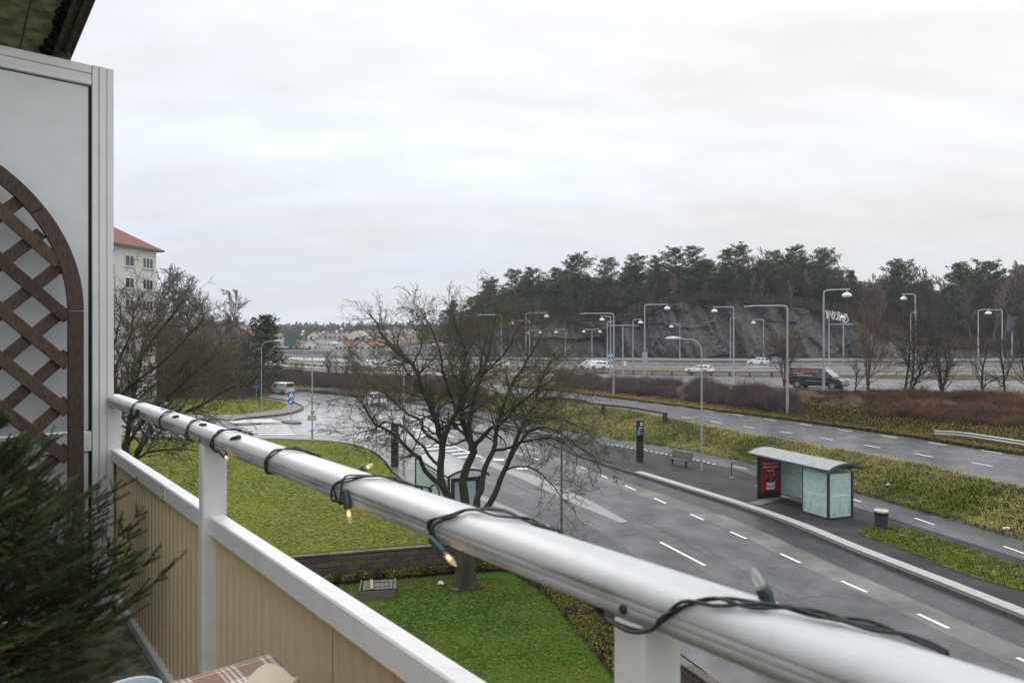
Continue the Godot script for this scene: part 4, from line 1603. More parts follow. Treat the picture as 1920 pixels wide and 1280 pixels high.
	var ad := put("poster_case", adc, post_m, s2)
	var face := MB.new()
	face.quad(Vector3(-0.096, 0.34, 0.24), Vector3(-0.096, 0.34, 1.2), Vector3(-0.096, 2.06, 1.2), Vector3(-0.096, 2.06, 0.24))
	put("blank_panel", face, mat("pale blue blank panel", lin(0.36, 0.48, 0.56), 0.3), ad)

	# ---- two black stop pillars
	stop_pillar(P(8.7, 46.4, 0.13), deg_to_rad(10), "B", "tall black stop pillar lettered B, beside the cycle path and the empty bench")
	stop_pillar(Vector3(-7.667, 0.11, -44.609), deg_to_rad(-4), "A", "tall black stop pillar left of the bare tree, on the sidewalk by the mossy lawn")


func stop_pillar(at: Vector3, turn: float, letter: String, label: String) -> void:
	var t := thing("stop_pillar", label, "bus stop sign", at, turn)
	var mb := MB.new()
	mb.bevel(Vector3(0, 1.42, 0), Vector3(0.48, 2.84, 0.16), 0.012)
	put("body", mb, M.black, t)
	var up := MB.new()
	up.box(Vector3(0, 2.85, 0), Vector3(0.47, 0.02, 0.15))
	put("cap", up, M.steel, t)
	var scr := MB.new()
	scr.box(Vector3(0, 1.6, 0.081), Vector3(0.42, 0.45, 0.006))
	put("display", scr, mat("dark display glass", lin(0.008, 0.008, 0.009), 0.06), t)
	var wl := mat("pillar lettering", lin(0.75, 0.75, 0.75), 0.5)
	label_text("letter", letter, t, Vector3(0.08, 2.56, 0.082), Basis(), 0.36, wl)
	var bl := MB.new()
	bl.box(Vector3(-0.12, 2.0, 0.081), Vector3(0.13, 0.40, 0.006))
	put("line_panel", bl, M.cyan_sign, t)
	for k in 4:
		var ln := MB.new()
		ln.box(Vector3(0.07, 2.15 - k * 0.1, 0.081), Vector3(0.16, 0.022, 0.004))
		put("text_line", ln, M.steel, t)
	var nm := MB.new()
	nm.box(Vector3(0.01, 2.29, 0.081), Vector3(0.26, 0.045, 0.004))
	put("name_strip", nm, wl, t)


# ---------------------------------------------------------------- street furniture
func build_street_furniture() -> void:
	# bench
	var dn := (Vector3(10.585, 0.13, -45.468) - Vector3(11.376, 0.13, -44.125)).normalized()
	var bc := (Vector3(10.585, 0.13, -45.468) + Vector3(11.376, 0.13, -44.125)) / 2
	var b := thing("park_bench", "brown slatted park bench standing empty on the platform beside the cycle path", "bench", bc, atan2(-dn.z, dn.x) + PI)
	var bw := mat("bench slats", lin(0.060, 0.048, 0.046), 0.6)
	for k in 4:
		var sl := MB.new()
		sl.bevel(Vector3(0, 0.44, 0.18 - k * 0.11), Vector3(1.9, 0.04, 0.09), 0.008)
		put("seat_slat", sl, bw, b)
	for k in 4:
		var sl := MB.new()
		sl.bevel(Vector3(0, 0.54 + k * 0.11, -0.24 - k * 0.03), Vector3(1.9, 0.09, 0.035), 0.008, Basis(Vector3.RIGHT, -0.26))
		put("back_slat", sl, bw, b)
	for xx in [-0.62, 0.62]:
		var lg := MB.new()
		lg.bevel(Vector3(xx, 0.21, 0.0), Vector3(0.09, 0.42, 0.1), 0.01)
		lg.bevel(Vector3(xx, 0.42, 0.0), Vector3(0.06, 0.05, 0.46), 0.01)
		lg.bevel(Vector3(xx, 0.66, -0.29), Vector3(0.05, 0.52, 0.04), 0.01, Basis(Vector3.RIGHT, -0.26))
		put("leg", lg, M.dark_steel, b)
	for xx in [-0.93, 0.93]:
		var ar := MB.new()
		ar.tube([Vector3(xx, 0.44, 0.2), Vector3(xx, 0.62, 0.2), Vector3(xx, 0.64, 0.0), Vector3(xx, 0.66, -0.26)], [0.018, 0.018, 0.018, 0.018], 6)
		put("armrest", ar, M.dark_steel, b)
	# hoop rail left of the shelter
	var ra := Vector3(13.2, 0.13, -41.01)
	var rb := Vector3(13.868, 0.13, -38.589)
	var hr := thing("bicycle_rail", "dark steel hoop rail by the cycle path, just left of the arched-roof shelter", "railing")
	var rail := MB.new()
	var pts := [ra, ra + Vector3.UP * 0.85, ra.lerp(rb, 0.06) + Vector3.UP * 0.95, ra.lerp(rb, 0.94) + Vector3.UP * 0.95, rb + Vector3.UP * 0.85, rb]
	rail.tube(pts, [0.028, 0.028, 0.028, 0.028, 0.028, 0.028], 8)
	put("hoop", rail, M.dark_steel, hr)
	var mid := MB.new()
	mid.tube([ra + Vector3.UP * 0.5, rb + Vector3.UP * 0.5], [0.02, 0.02], 8)
	put("middle_rail", mid, M.dark_steel, hr)
	for q in [ra, rb]:
		var ft := MB.new()
		ft.bevel(q + Vector3.UP * 0.015, Vector3(0.18, 0.03, 0.18), 0.005)
		put("foot_plate", ft, M.pale_slab, hr)
	# litter bin
	var lb := thing("litter_bin", "round dark green litter bin with a pale lid at the end of the platform", "litter bin", Vector3(16.131, 0.13, -29.794))
	var bm := MB.new()
	bm.lathe([Vector2(0.22, 0.0), Vector2(0.235, 0.02), Vector2(0.25, 0.04), Vector2(0.265, 0.70), Vector2(0.275, 0.74)], 24)
	put("body", bm, mat("dark green bin", lin(0.028, 0.034, 0.031), 0.5), lb)
	var bag := MB.new()
	bag.lathe([Vector2(0.272, 0.60), Vector2(0.29, 0.64), Vector2(0.285, 0.70), Vector2(0.28, 0.76)], 24)
	put("bag_rim", bag, mat("black bag", lin(0.012, 0.012, 0.014), 0.3), lb)
	var lid := MB.new()
	lid.lathe([Vector2(0.285, 0.745), Vector2(0.295, 0.79), Vector2(0.28, 0.83), Vector2(0.14, 0.845), Vector2(0.125, 0.83), Vector2(0.12, 0.76), Vector2(0.0, 0.755)], 24)
	put("lid", lid, mat("cream lid", lin(0.50, 0.48, 0.38), 0.5), lb)
	var hole := MB.new()
	hole.lathe([Vector2(0.117, 0.762), Vector2(0.0, 0.764)], 20)
	put("opening", hole, M.black, lb)

	# wooden hatch on the lower lawn
	var hx := thing("wooden_hatch", "low square wooden box with a planked lid on the lower lawn near the tree trunk", "box", P(-4.96, 25.2, -1.0), deg_to_rad(9))
	var tone := 0
	for k in 7:
		var pl := MB.new()
		pl.bevel(Vector3(-0.46 + k * 0.155, 0.32, 0), Vector3(0.146, 0.03, 0.98), 0.006)
		put("plank", pl, M.old_wood, hx)
	for e in [[Vector3(0, 0.13, 0.52), Vector3(1.26, 0.3, 0.05)], [Vector3(0, 0.13, -0.52), Vector3(1.26, 0.3, 0.05)], [Vector3(0.63, 0.13, 0), Vector3(0.05, 0.3, 0.98)], [Vector3(-0.63, 0.13, 0), Vector3(0.05, 0.3, 0.98)]]:
		var sd := MB.new()
		sd.bevel(e[0], e[1], 0.008)
		put("side_board", sd, M.old_wood, hx)
	for e in [[Vector3(0.62, 0.335, 0), Vector3(0.1, 0.03, 1.1)], [Vector3(-0.62, 0.32, 0), Vector3(0.06, 0.03, 1.1)]]:
		var sd := MB.new()
		sd.bevel(e[0], e[1], 0.006)
		put("edge_board", sd, M.old_wood, hx)
	var loose := MB.new()
	loose.bevel(Vector3(-0.22, 0.375, 0.04), Vector3(0.1, 0.03, 0.96), 0.006, Basis(Vector3.UP, 0.06))
	var ob := mat("newer plank", lin(0.33, 0.235, 0.18), 0.8)
	put("loose_plank", loose, ob, hx)
	for zz in [-0.22, 0.24]:
		var st := MB.new()
		st.bevel(Vector3(0.06, 0.345, zz), Vector3(0.8, 0.02, 0.05), 0.005)
		put("batten", st, M.dark_steel, hx)

	# signs
	var sg := thing("refuge_sign", "blue pedestrian crossing sign above a round blue arrow sign on the small refuge island", "road sign", Vector3(-22.107, 0.13, -68.35))
	pole_part(sg, 3.0, 0.035)
	sign_square(sg, Vector3(0.0, 2.85, 0.05), 0.62, deg_to_rad(5))
	sign_round(sg, Vector3(-0.02, 2.18, 0.05), 0.33)
	var s2 := thing("street_sign", "small blue street name plate on its pole at the edge of the green island", "road sign", Vector3(-30.476, 0.1, -82.646) + Vector3(-0.4, 0, 0.3))
	pole_part(s2, 3.2, 0.03)
	var p2 := MB.new()
	p2.bevel(Vector3(0, 2.75, 0.04), Vector3(0.75, 0.3, 0.02), 0.006)
	put("plate", p2, M.blue_sign, s2)
	var s3 := thing("parking_sign", "blue and white parking sign seen between the limbs of the bare tree", "road sign", P(-4.3, 63.5, 0.0))
	pole_part(s3, 2.6, 0.03)
	for e in [[2.35, 0.65, M.blue_sign], [1.75, 0.45, M.white_shade], [1.28, 0.4, M.blue_sign]]:
		var q := MB.new()
		q.bevel(Vector3(0, e[0], 0.04), Vector3(0.62, e[1], 0.02), 0.006)
		put("plate", q, e[2], s3)
	label_text("letter", "P", s3, Vector3(0, 2.35, 0.056), Basis(), 0.5, M.white_shade, true)
	var s4 := thing("yellow_sign", "small yellow road sign on the brown verge behind the bare tree", "road sign", Vector3(-13.513, 1.256, -92))
	pole_part(s4, 1.8, 0.03)
	var q4 := MB.new()
	q4.bevel(Vector3(0, 1.6, 0.04), Vector3(0.45, 0.4, 0.02), 0.006)
	put("plate", q4, mat("yellow sign", lin(0.42, 0.24, 0.03), 0.5), s4)
	blue_panel()
	# chevron marker on the motorway and its neighbours
	var s5 := thing("chevron_sign", "tall blue sign with white chevrons standing where the motorway lanes part", "road sign", Vector3(17.055, 3.045, -118))
	pole_part(s5, 1.0, 0.05)
	var q5 := MB.new()
	q5.bevel(Vector3(0, 2.5, 0), Vector3(0.75, 2.0, 0.05), 0.01)
	var pl5 := put("plate", q5, M.blue_sign, s5)
	for k in 2:
		var cv := MB.new()
		var yy := 2.0 + k * 0.85
		cv.prism(PackedVector2Array([Vector2(-0.34, yy - 0.3), Vector2(0, yy + 0.1), Vector2(0.34, yy - 0.3), Vector2(0.34, yy), Vector2(0, yy + 0.4), Vector2(-0.34, yy)]), 0.027, 0.032)
		put("chevron", cv, M.white_shade, pl5)
	var s6 := thing("sign_box", "pale grey back of a tall road sign on a lamp post at the motorway", "road sign", Vector3(18.87, 4.663, -97))
	var q6 := MB.new()
	q6.bevel(Vector3(0, 1.15, 0.12), Vector3(0.75, 1.9, 0.05), 0.01)
	put("plate", q6, M.steel, s6)
	for yy in [0.5, 1.7]:
		var br := MB.new()
		br.bevel(Vector3(0, yy, 0.06), Vector3(0.5, 0.05, 0.08), 0.008)
		put("bracket", br, M.steel, s6)
	var s7 := thing("marker_disc", "orange oval marker on a thin stick in front of the rock face", "road sign", Vector3(20.922, 3.933, -130))
	pole_part(s7, 0.8, 0.03)
	var q7 := MB.new()
	var el := PackedVector2Array()
	for i in 14:
		el.append(Vector2(0.24 * cos(TAU * i / 14), 0.95 + 0.13 * sin(TAU * i / 14)))
	q7.prism(el, 0.02, 0.05)
	put("disc", q7, mat("orange reflector", lin(0.75, 0.13, 0.03), 0.4), s7)
	var s8 := thing("white_plate", "small white plate with a black mark on a motorway lamp post", "road sign", Vector3(18.881, 3.847, -114))
	pole_part(s8, 0.6, 0.03)
	var q8 := MB.new()
	q8.bevel(Vector3(0, 0.8, 0.03), Vector3(0.42, 0.75, 0.02), 0.006)
	var pl8 := put("plate", q8, M.white_shade, s8)
	var q9 := MB.new()
	q9.box(Vector3(0.02, 0.85, 0.043), Vector3(0.08, 0.34, 0.004))
	put("mark", q9, M.black, pl8)


func blue_panel() -> void:
	var t := thing("blue_panel", "tilted faded blue sign panel among bare branches at the right edge, above the motorway", "sign", Vector3(76.863, 11.007, -105))
	var mb := MB.new()
	mb.bevel(Vector3.ZERO, Vector3(1.3, 2.5, 0.12), 0.02, Basis(Vector3.BACK, -0.2))
	put("panel", mb, mat("faded blue", lin(0.062, 0.075, 0.11), 0.6), t)
	var lg := MB.new()
	lg.tube([Vector3(0.2, -1.2, -0.1), Vector3(0.2, -7.2, -0.1)], [0.1, 0.12], 8)
	put("leg", lg, M.steel, t)


func pole_part(parent: Node, h: float, r: float) -> void:
	var mb := MB.new()
	mb.tube([Vector3(0, -0.05, 0), Vector3(0, h, 0)], [r, r], 8, true)
	put("pole", mb, M.steel, parent)


func sign_square(parent: Node, at: Vector3, s: float, turn: float) -> void:
	var mb := MB.new()
	mb.bevel(at, Vector3(s, s, 0.02), 0.006, Basis(Vector3.UP, turn))
	var p := put("square_plate", mb, M.blue_sign, parent)
	var t := MB.new()
	t.T = Transform3D(Basis(Vector3.UP, turn), at)
	t.prism(PackedVector2Array([Vector2(-s * 0.38, -s * 0.36), Vector2(s * 0.38, -s * 0.36), Vector2(0, s * 0.36)]), 0.011, 0.015)
	put("white_triangle", t, M.white_shade, p)
	var w := MB.new()   # walking figure
	w.T = t.T
	w.prism(PackedVector2Array([Vector2(-0.03, -0.1), Vector2(0.03, -0.1), Vector2(0.035, 0.04), Vector2(-0.035, 0.04)]), 0.016, 0.019)
	w.prism(PackedVector2Array([Vector2(-0.1, -0.2), Vector2(-0.06, -0.2), Vector2(0.02, -0.08), Vector2(-0.03, -0.07)]), 0.016, 0.019)
	w.prism(PackedVector2Array([Vector2(0.06, -0.2), Vector2(0.1, -0.2), Vector2(0.03, -0.07), Vector2(-0.02, -0.08)]), 0.016, 0.019)
	put("walker", w, M.black, p)


func sign_round(parent: Node, at: Vector3, r: float) -> void:
	var mb := MB.new()
	var disc := PackedVector2Array()
	for i in 24:
		disc.append(Vector2(cos(TAU * i / 24), sin(TAU * i / 24)) * r)
	mb.T = Transform3D(Basis(), at)
	mb.prism(disc, -0.01, 0.01)
	var p := put("round_plate", mb, M.blue_sign, parent)
	var a := MB.new()
	a.T = Transform3D(Basis(Vector3.BACK, deg_to_rad(-45)), at)
	a.prism(PackedVector2Array([Vector2(-0.035, 0.22), Vector2(-0.035, -0.06), Vector2(-0.13, -0.06), Vector2(0, -0.24), Vector2(0.13, -0.06), Vector2(0.035, -0.06), Vector2(0.035, 0.22)]), 0.011, 0.015)
	put("arrow", a, M.white_shade, p)


# ---------------------------------------------------------------- lamps
func build_lamps() -> void:
	# street lamps with an oval head on a curved arm: base, height, arm, way (screen right +1)
	for e in [[Vector3(12.019, 0.13, -43.213), 8.35, 1.45, -1, "street lamp with oval white head on a curved arm, between bench and arched-roof shelter"],
			[Vector3(-16.356, 0.1, -55.83), 8.0, 1.5, 1, "street lamp with two small plates on its pole at the mossy lawn's far edge"],
			[Vector3(-29.465, 0.15, -80.246), 8.2, 1.5, 1, "street lamp standing on the green island in front of the dark pine"],
			[Vector3(-6.704, 0.11, -42.271), 7.95, 1.9, 1, "street lamp beside the left black stop pillar, its arm lost in the tree"]]:
		oval_lamp(e[0], e[1], e[2], e[3], e[4])
	var pl := thing("slim_pole", "slim dark street pole rising behind the handrail through the right of the tree crown", "pole", Vector3(1.744, 0.11, -24))
	var pm := MB.new()
	pm.tube([Vector3(0, 0, 0), Vector3(0, 1.2, 0), Vector3(0, 1.25, 0), Vector3(0, 6.0, 0)], [0.055, 0.055, 0.038, 0.032], 8, true)
	put("shaft", pm, mat("dull dark pole", lin(0.09, 0.085, 0.082), 0.5), pl)
	for yy in [1.9, 2.3]:
		var rg := MB.new()
		rg.tube([Vector3(0, yy, 0), Vector3(0, yy + 0.05, 0)], [0.05, 0.05], 8, true)
		put("band", rg, M.dark_steel, pl)
	var l2 := get_node("street_lamp_001")
	for q in [[Vector3(0, 1.95, 0.1), Vector3(0.72, 0.42, 0.02)], [Vector3(0.05, 2.42, 0.1), Vector3(0.3, 0.36, 0.02)]]:
		var pm2 := MB.new()
		pm2.bevel(q[0], q[1], 0.006)
		put("sign_plate", pm2, mat("grey green plate", lin(0.33, 0.36, 0.31), 0.5), l2)

	# motorway lamps: base, height, arm length, way, bell head
	var road_side := "motorway lamps with bell heads on single arms"
	for e in [
		[Vector3(12.733, 1.5, -85.333), 10.3, 3.7, -1, false, "tall grey lamp with a flat head, at the left end of the dark hedge"],
		[Vector3(24.585, 1.5, -60.867), 10.0, 3.1, -1, false, "tall grey lamp with a flat head, by the far road left of the black van"],
		[Vector3(18.48, 2.9, -95), 10.5, 3.3, 1, true, "bell lamp carrying the pale sign back, rising from behind the hedge"],
		[Vector3(29.25, 3.6, -64), 9.5, 2.2, 1, true, "tall bell lamp directly in front of the black van's cab"],
		[Vector3(50.27, 3.8, -85), 10.4, 1.5, -1, true, "tall bell lamp with a short arm, behind the dark roadside trees"],
		[Vector3(30.875, 3, -95), 10.1, 2.8, -1, true, "bell lamp standing directly right of the white estate car"],
		[Vector3(73.828, 3.9, -108), 9.4, 1.6, 1, true, "bell lamp whose head nearly touches that of its neighbour, the left one of the pair"],
		[Vector3(84.812, 3.9, -118), 9.9, 2.3, -1, true, "bell lamp whose head nearly touches that of its neighbour, the right one of the pair"],
		[Vector3(54.575, 4, -148), 9.0, 2.3, -1, true, "small bell lamp at the rock face above the white hatchback"],
		[Vector3(37.406, 4.1, -152), 8.1, 2.1, -1, true, "small bell lamp at the rock face, left of the oval street lamp"],
		[Vector3(21.991, 3.3, -124), 9.0, 1.6, 1, true, "bell lamp over the orange marker in front of the rock"],
		[Vector3(16.91, 2.9, -117), 9.7, 1.7, -1, true, "bell lamp on the pole of the blue chevron sign"],
		[Vector3(2.194, 2.5, -108), 10.3, 3.5, 1, true, "bell lamp with a long arm over the right of the bare tree crown"],
		[Vector3(-1.406, 2, -90), 9.8, 2.8, -1, false, "lamp with a flat head mostly hidden inside the bare tree crown"],
		[Vector3(3.145, 2.6, -122), 9.4, 3.4, -1, true, "bell lamp with its arm over the tree crown, pointing away from the rock"],
		[Vector3(11.719, 3.9, -150), 7.0, 2.3, -1, true, "small bell lamp before the low left part of the rock face"],
		[Vector3(54.852, 3.9, -118), 9.1, 2.3, 1, true, "bell lamp under the white graffiti on the rock"],
		[Vector3(48.047, 4.1, -150), 9.4, 0.6, 1, false, "slender lamp with a tiny head in front of the rock face"],
		[Vector3(19.578, 3.8, -140), 8.6, 0.9, 1, false, "slender lamp with a short bare arm left of the chevron sign"],
		[Vector3(75.969, 4.1, -130), 9.7, 0.6, 1, false, "slender lamp with a tiny head at the foot of the bare woods"]]:
		bell_lamp(e[0], e[1], e[2], e[3], e[4], e[5], road_side if e[4] else "")
	for e in [[Vector3(17.578, 3.9, -150), 7.0, 1.95, true, "double-armed bell lamp in front of the pale left part of the rock"],
			[Vector3(18.363, 2.9, -113), 8.0, 2.2, false, "bare double-armed lamp post near the white plate"],
			[Vector3(54.425, 3.8, -112), 7.3, 1.6, false, "bare double-armed lamp post behind the black van's bonnet"],
			[Vector3(4.922, 3.8, -150), 6.9, 1.6, true, "double-armed bell lamp showing above the right of the tree crown"]]:
		tee_lamp(e[0], e[1], e[2], e[3], e[4])


func side_of(at: Vector3) -> Vector3:  # to the right as seen from the house
	var d := Vector3(at.x, 0, at.z).normalized()
	return Vector3(-d.z, 0, d.x)


func oval_lamp(at: Vector3, h: float, arm: float, way: int, label: String) -> void:
	var t := thing("street_lamp", label, "street lamp", at)
	var sd := side_of(at) * way
	var mb := MB.new()
	mb.tube([Vector3(0, 0, 0), Vector3(0, 1.0, 0), Vector3(0, 1.06, 0), Vector3(0, h * 0.6, 0)], [0.085, 0.085, 0.06, 0.055], 10, true)
	mb.tube([Vector3(0, h * 0.6, 0), Vector3(0, h - 1.0, 0), Vector3(0, h - 0.55, 0) + sd * 0.05, Vector3(0, h - 0.22, 0) + sd * 0.25, Vector3(0, h - 0.05, 0) + sd * 0.6, Vector3(0, h, 0) + sd * arm], [0.055, 0.048, 0.042, 0.036, 0.032, 0.03], 8, true)
	put("pole", mb, M.steel, t)
	var door := MB.new()
	door.bevel(Vector3(0, 0.65, 0.085), Vector3(0.09, 0.35, 0.02), 0.004)
	put("hatch", door, M.steel, t)
	var hd := MB.new()
	var X := Transform3D(Basis(sd, Vector3.UP, sd.cross(Vector3.UP)).scaled_local(Vector3(1, 1, 1)), Vector3(0, h + 0.02, 0) + sd * (arm + 0.3))
	for i in 1:
		hd.T = X * Transform3D(Basis().scaled(Vector3(0.52, 0.13, 0.19)), Vector3.ZERO)
		var prof := []
		for k in 9:
			var a := -PI / 2 + PI * k / 8.0
			prof.append(Vector2(maxf(cos(a), 0.01), sin(a) * (0.5 if a < 0 else 1.0)))
		hd.lathe(prof, 18)
	put("lamp_head", hd, M.white_shade, t)


func bell_head(parent: Node, at: Vector3, s := 1.0) -> void:
	var nk := MB.new()
	nk.tube([at, at - Vector3.UP * 0.28 * s], [0.07 * s, 0.1 * s], 8)
	put("lamp_neck", nk, M.steel, parent)
	var b := MB.new()
	b.lathe([Vector2(0.0, -0.70), Vector2(0.3, -0.69), Vector2(0.40, -0.64), Vector2(0.42, -0.56), Vector2(0.38, -0.44), Vector2(0.26, -0.32), Vector2(0.12, -0.26)].map(func(q): return q * s), 16, Transform3D(Basis(), at))
	put("lamp_bell", b, M.white_shade, parent)


func bell_lamp(at: Vector3, h: float, arm: float, way: int, bell: bool, label: String, group: String) -> void:
	var t := thing("motorway_lamp", label, "lamp post", at, 0.0, group)
	var sd := side_of(at) * way
	var k := 1.0 + maxf(-at.z - 90.0, 0.0) * 0.003
	var mb := MB.new()
	mb.tube([Vector3(0, -0.4, 0), Vector3(0, 2.0, 0), Vector3(0, 2.15, 0), Vector3(0, h - 0.45, 0), Vector3(0, h - 0.12, 0) + sd * 0.06, Vector3(0, h, 0) + sd * 0.32, Vector3(0, h + 0.02, 0) + sd * arm], [0.15 * k, 0.14 * k, 0.105 * k, 0.085 * k, 0.08 * k, 0.075 * k, 0.06 * k], 8, true)
	put("pole", mb, M.steel, t)
	if bell:
		bell_head(t, Vector3(0, h, 0) + sd * (arm - 0.25), k)
	else:
		var hd := MB.new()
		hd.bevel(Vector3(0, h - 0.02, 0) + sd * (arm + 0.2), Vector3(0.75, 0.12, 0.26), 0.03, Basis(sd, Vector3.UP, sd.cross(Vector3.UP)))
		put("lamp_head", hd, M.steel, t)


func tee_lamp(at: Vector3, h: float, arm: float, bell: bool, label: String) -> void:
	var t := thing("motorway_lamp", label, "lamp post", at)
	var sd := side_of(at)
	var mb := MB.new()
	mb.tube([Vector3(0, -0.4, 0), Vector3(0, 2.0, 0), Vector3(0, h, 0)], [0.15, 0.12, 0.09], 8, true)
	put("pole", mb, M.steel, t)
	var am := MB.new()
	am.tube([Vector3(0, h, 0) - sd * arm, Vector3(0, h + 0.05, 0), Vector3(0, h, 0) + sd * arm], [0.07, 0.08, 0.07], 8, true)
	put("arm", am, M.steel, t)
	for w in [-1.0, 1.0]:
		if bell:
			bell_head(t, Vector3(0, h, 0) + sd * w * (arm - 0.2), 0.95)
		else:
			var hd := MB.new()
			hd.bevel(Vector3(0, h + 0.03, 0) + sd * w * (arm + 0.1), Vector3(0.6, 0.1, 0.22), 0.02, Basis(sd, Vector3.UP, sd.cross(Vector3.UP)))
			put("lamp_head", hd, M.steel, t)


# ---------------------------------------------------------------- crash barriers
func build_crash_barriers() -> void:
	barrier("pale steel crash barrier along the foot of the rock face", shifted(resample(c_far, 90).slice(2, 76), 0, 0), 0.78, 0.5, M.barrier, M.rust_post, 4.0, 0.1)
	barrier("thin steel barrier on posts between the two farther carriageways", resample(c_near, 90).slice(4, 76), 0.75, 0.10, M.steel, M.rust_post, 5.0, 0.09)
	barrier("pale steel crash barrier behind the white estate car", resample(b_far, 90).slice(4, 76), 0.72, 0.34, M.barrier, M.rust_post, 4.0, 0.09)
	barrier("brown steel barrier with dark block posts just beyond the hedge", resample(a_far, 90).slice(14, 70), 0.75, 0.26, mat("rusty beam", lin(0.15, 0.125, 0.11), 0.7), M.rust_post, 4.0, 0.3)
	barrier("pale steel barrier on the verge behind the roadside trees", resample(b_near, 90).slice(3, 22), 0.72, 0.3, M.barrier, M.rust_post, 4.0, 0.12)
	# by the far road
	var fs := [Vector3(28.955, 1.5, -46.796), Vector3(30.222, 1.5, -46.053), Vector3(30.909, 1.5, -43.96), Vector3(31.397, 1.5, -41.646), Vector3(32.509, 1.5, -38.175)]
	barrier("bright steel crash barrier curving beside the far road at the grass bank", smooth_line(fs, 30), 0.72, 0.31, M.steel, M.rust_post, 2.0, 0.1)
	var ts := [Vector3(4.69, 1.5, -75.034), Vector3(7.556, 1.5, -69.079), Vector3(11.267, 1.5, -63.533), Vector3(13.186, 1.5, -58.811)]
	barrier("dark timber guard rail on stout posts at the top of the grass embankment", smooth_line(ts, 30), 0.7, 0.2, mat("dark rail", lin(0.060, 0.055, 0.050), 0.8), mat("dark post", lin(0.040, 0.034, 0.030), 0.8), 5.6, 0.42)
	# picket railing in front of the motorway on the left
	var pk := thing("picket_railing", "low dark picket railing between the bushes and the motorway, left of the bare tree", "railing")
	var line := resample([Vector3(-62.016, 1.6, -162), Vector3(-46.25, 1.6, -148), Vector3(-34.25, 1.65, -137), Vector3(-24, 1.8, -128), Vector3(-15.125, 1.9, -121)], 130)
	var pick := MB.new()
	for q in line:
		pick.box(q + Vector3.UP * 0.5, Vector3(0.13, 1.1, 0.1))
	stuff(put("picket", pick, M.rust_post, pk))
	var rl := MB.new()
	for hh in [0.25, 1.05]:
		var w := []
		var rr := []
		for q in line:
			w.append(q + Vector3.UP * hh)
			rr.append(0.07)
		rl.tube(w, rr, 4)
	put("rail", rl, M.rust_post, pk)


func barrier(label: String, line: Array, h: float, depth: float, beam_mat: Material, post_mat: Material, each: float, post_w: float) -> void:
	var t := thing("crash_barrier", label, "crash barrier")
	var prof := [Vector2(0.0, 0.5), Vector2(0.045, 0.38), Vector2(0.045, 0.22), Vector2(0.0, 0.08), Vector2(0.0, -0.08), Vector2(0.045, -0.22), Vector2(0.045, -0.38), Vector2(0.0, -0.5)]
	var rows := []
	for i in line.size():
		var tn: Vector3 = line[mini(i + 1, line.size() - 1)] - line[maxi(i - 1, 0)]
		tn.y = 0
		tn = tn.normalized()
		var out := Vector3(-tn.z, 0, tn.x)
		if out.dot(line[i]) > 0:
			out = -out
		var r := []
		for q in prof:
			r.append(line[i] + Vector3.UP * (h - depth / 2 + q.y * depth) + out * (0.05 + q.x))
		r.append(line[i] + Vector3.UP * (h - depth) + out * 0.02)
		r.append(line[i] + Vector3.UP * h + out * 0.02)
		r.append(line[i] + Vector3.UP * (h + 0.0) + out * 0.05)
		rows.append(r)
	var mb := MB.new()
	mb.grid(rows)
	put("beam", mb, beam_mat, t)
	var n := clampi(int(line_length(line) / each), 2, 70)
	var pm := MB.new()
	pm.bevel(Vector3(0, h / 2 - 0.15, 0), Vector3(post_w, h + 0.24, maxf(post_w * 0.5, 0.08)), 0.01)
	var pmesh := pm.mesh()
	for q in resample(line, n):
		put_mesh("post", pmesh, post_mat, t).position = q


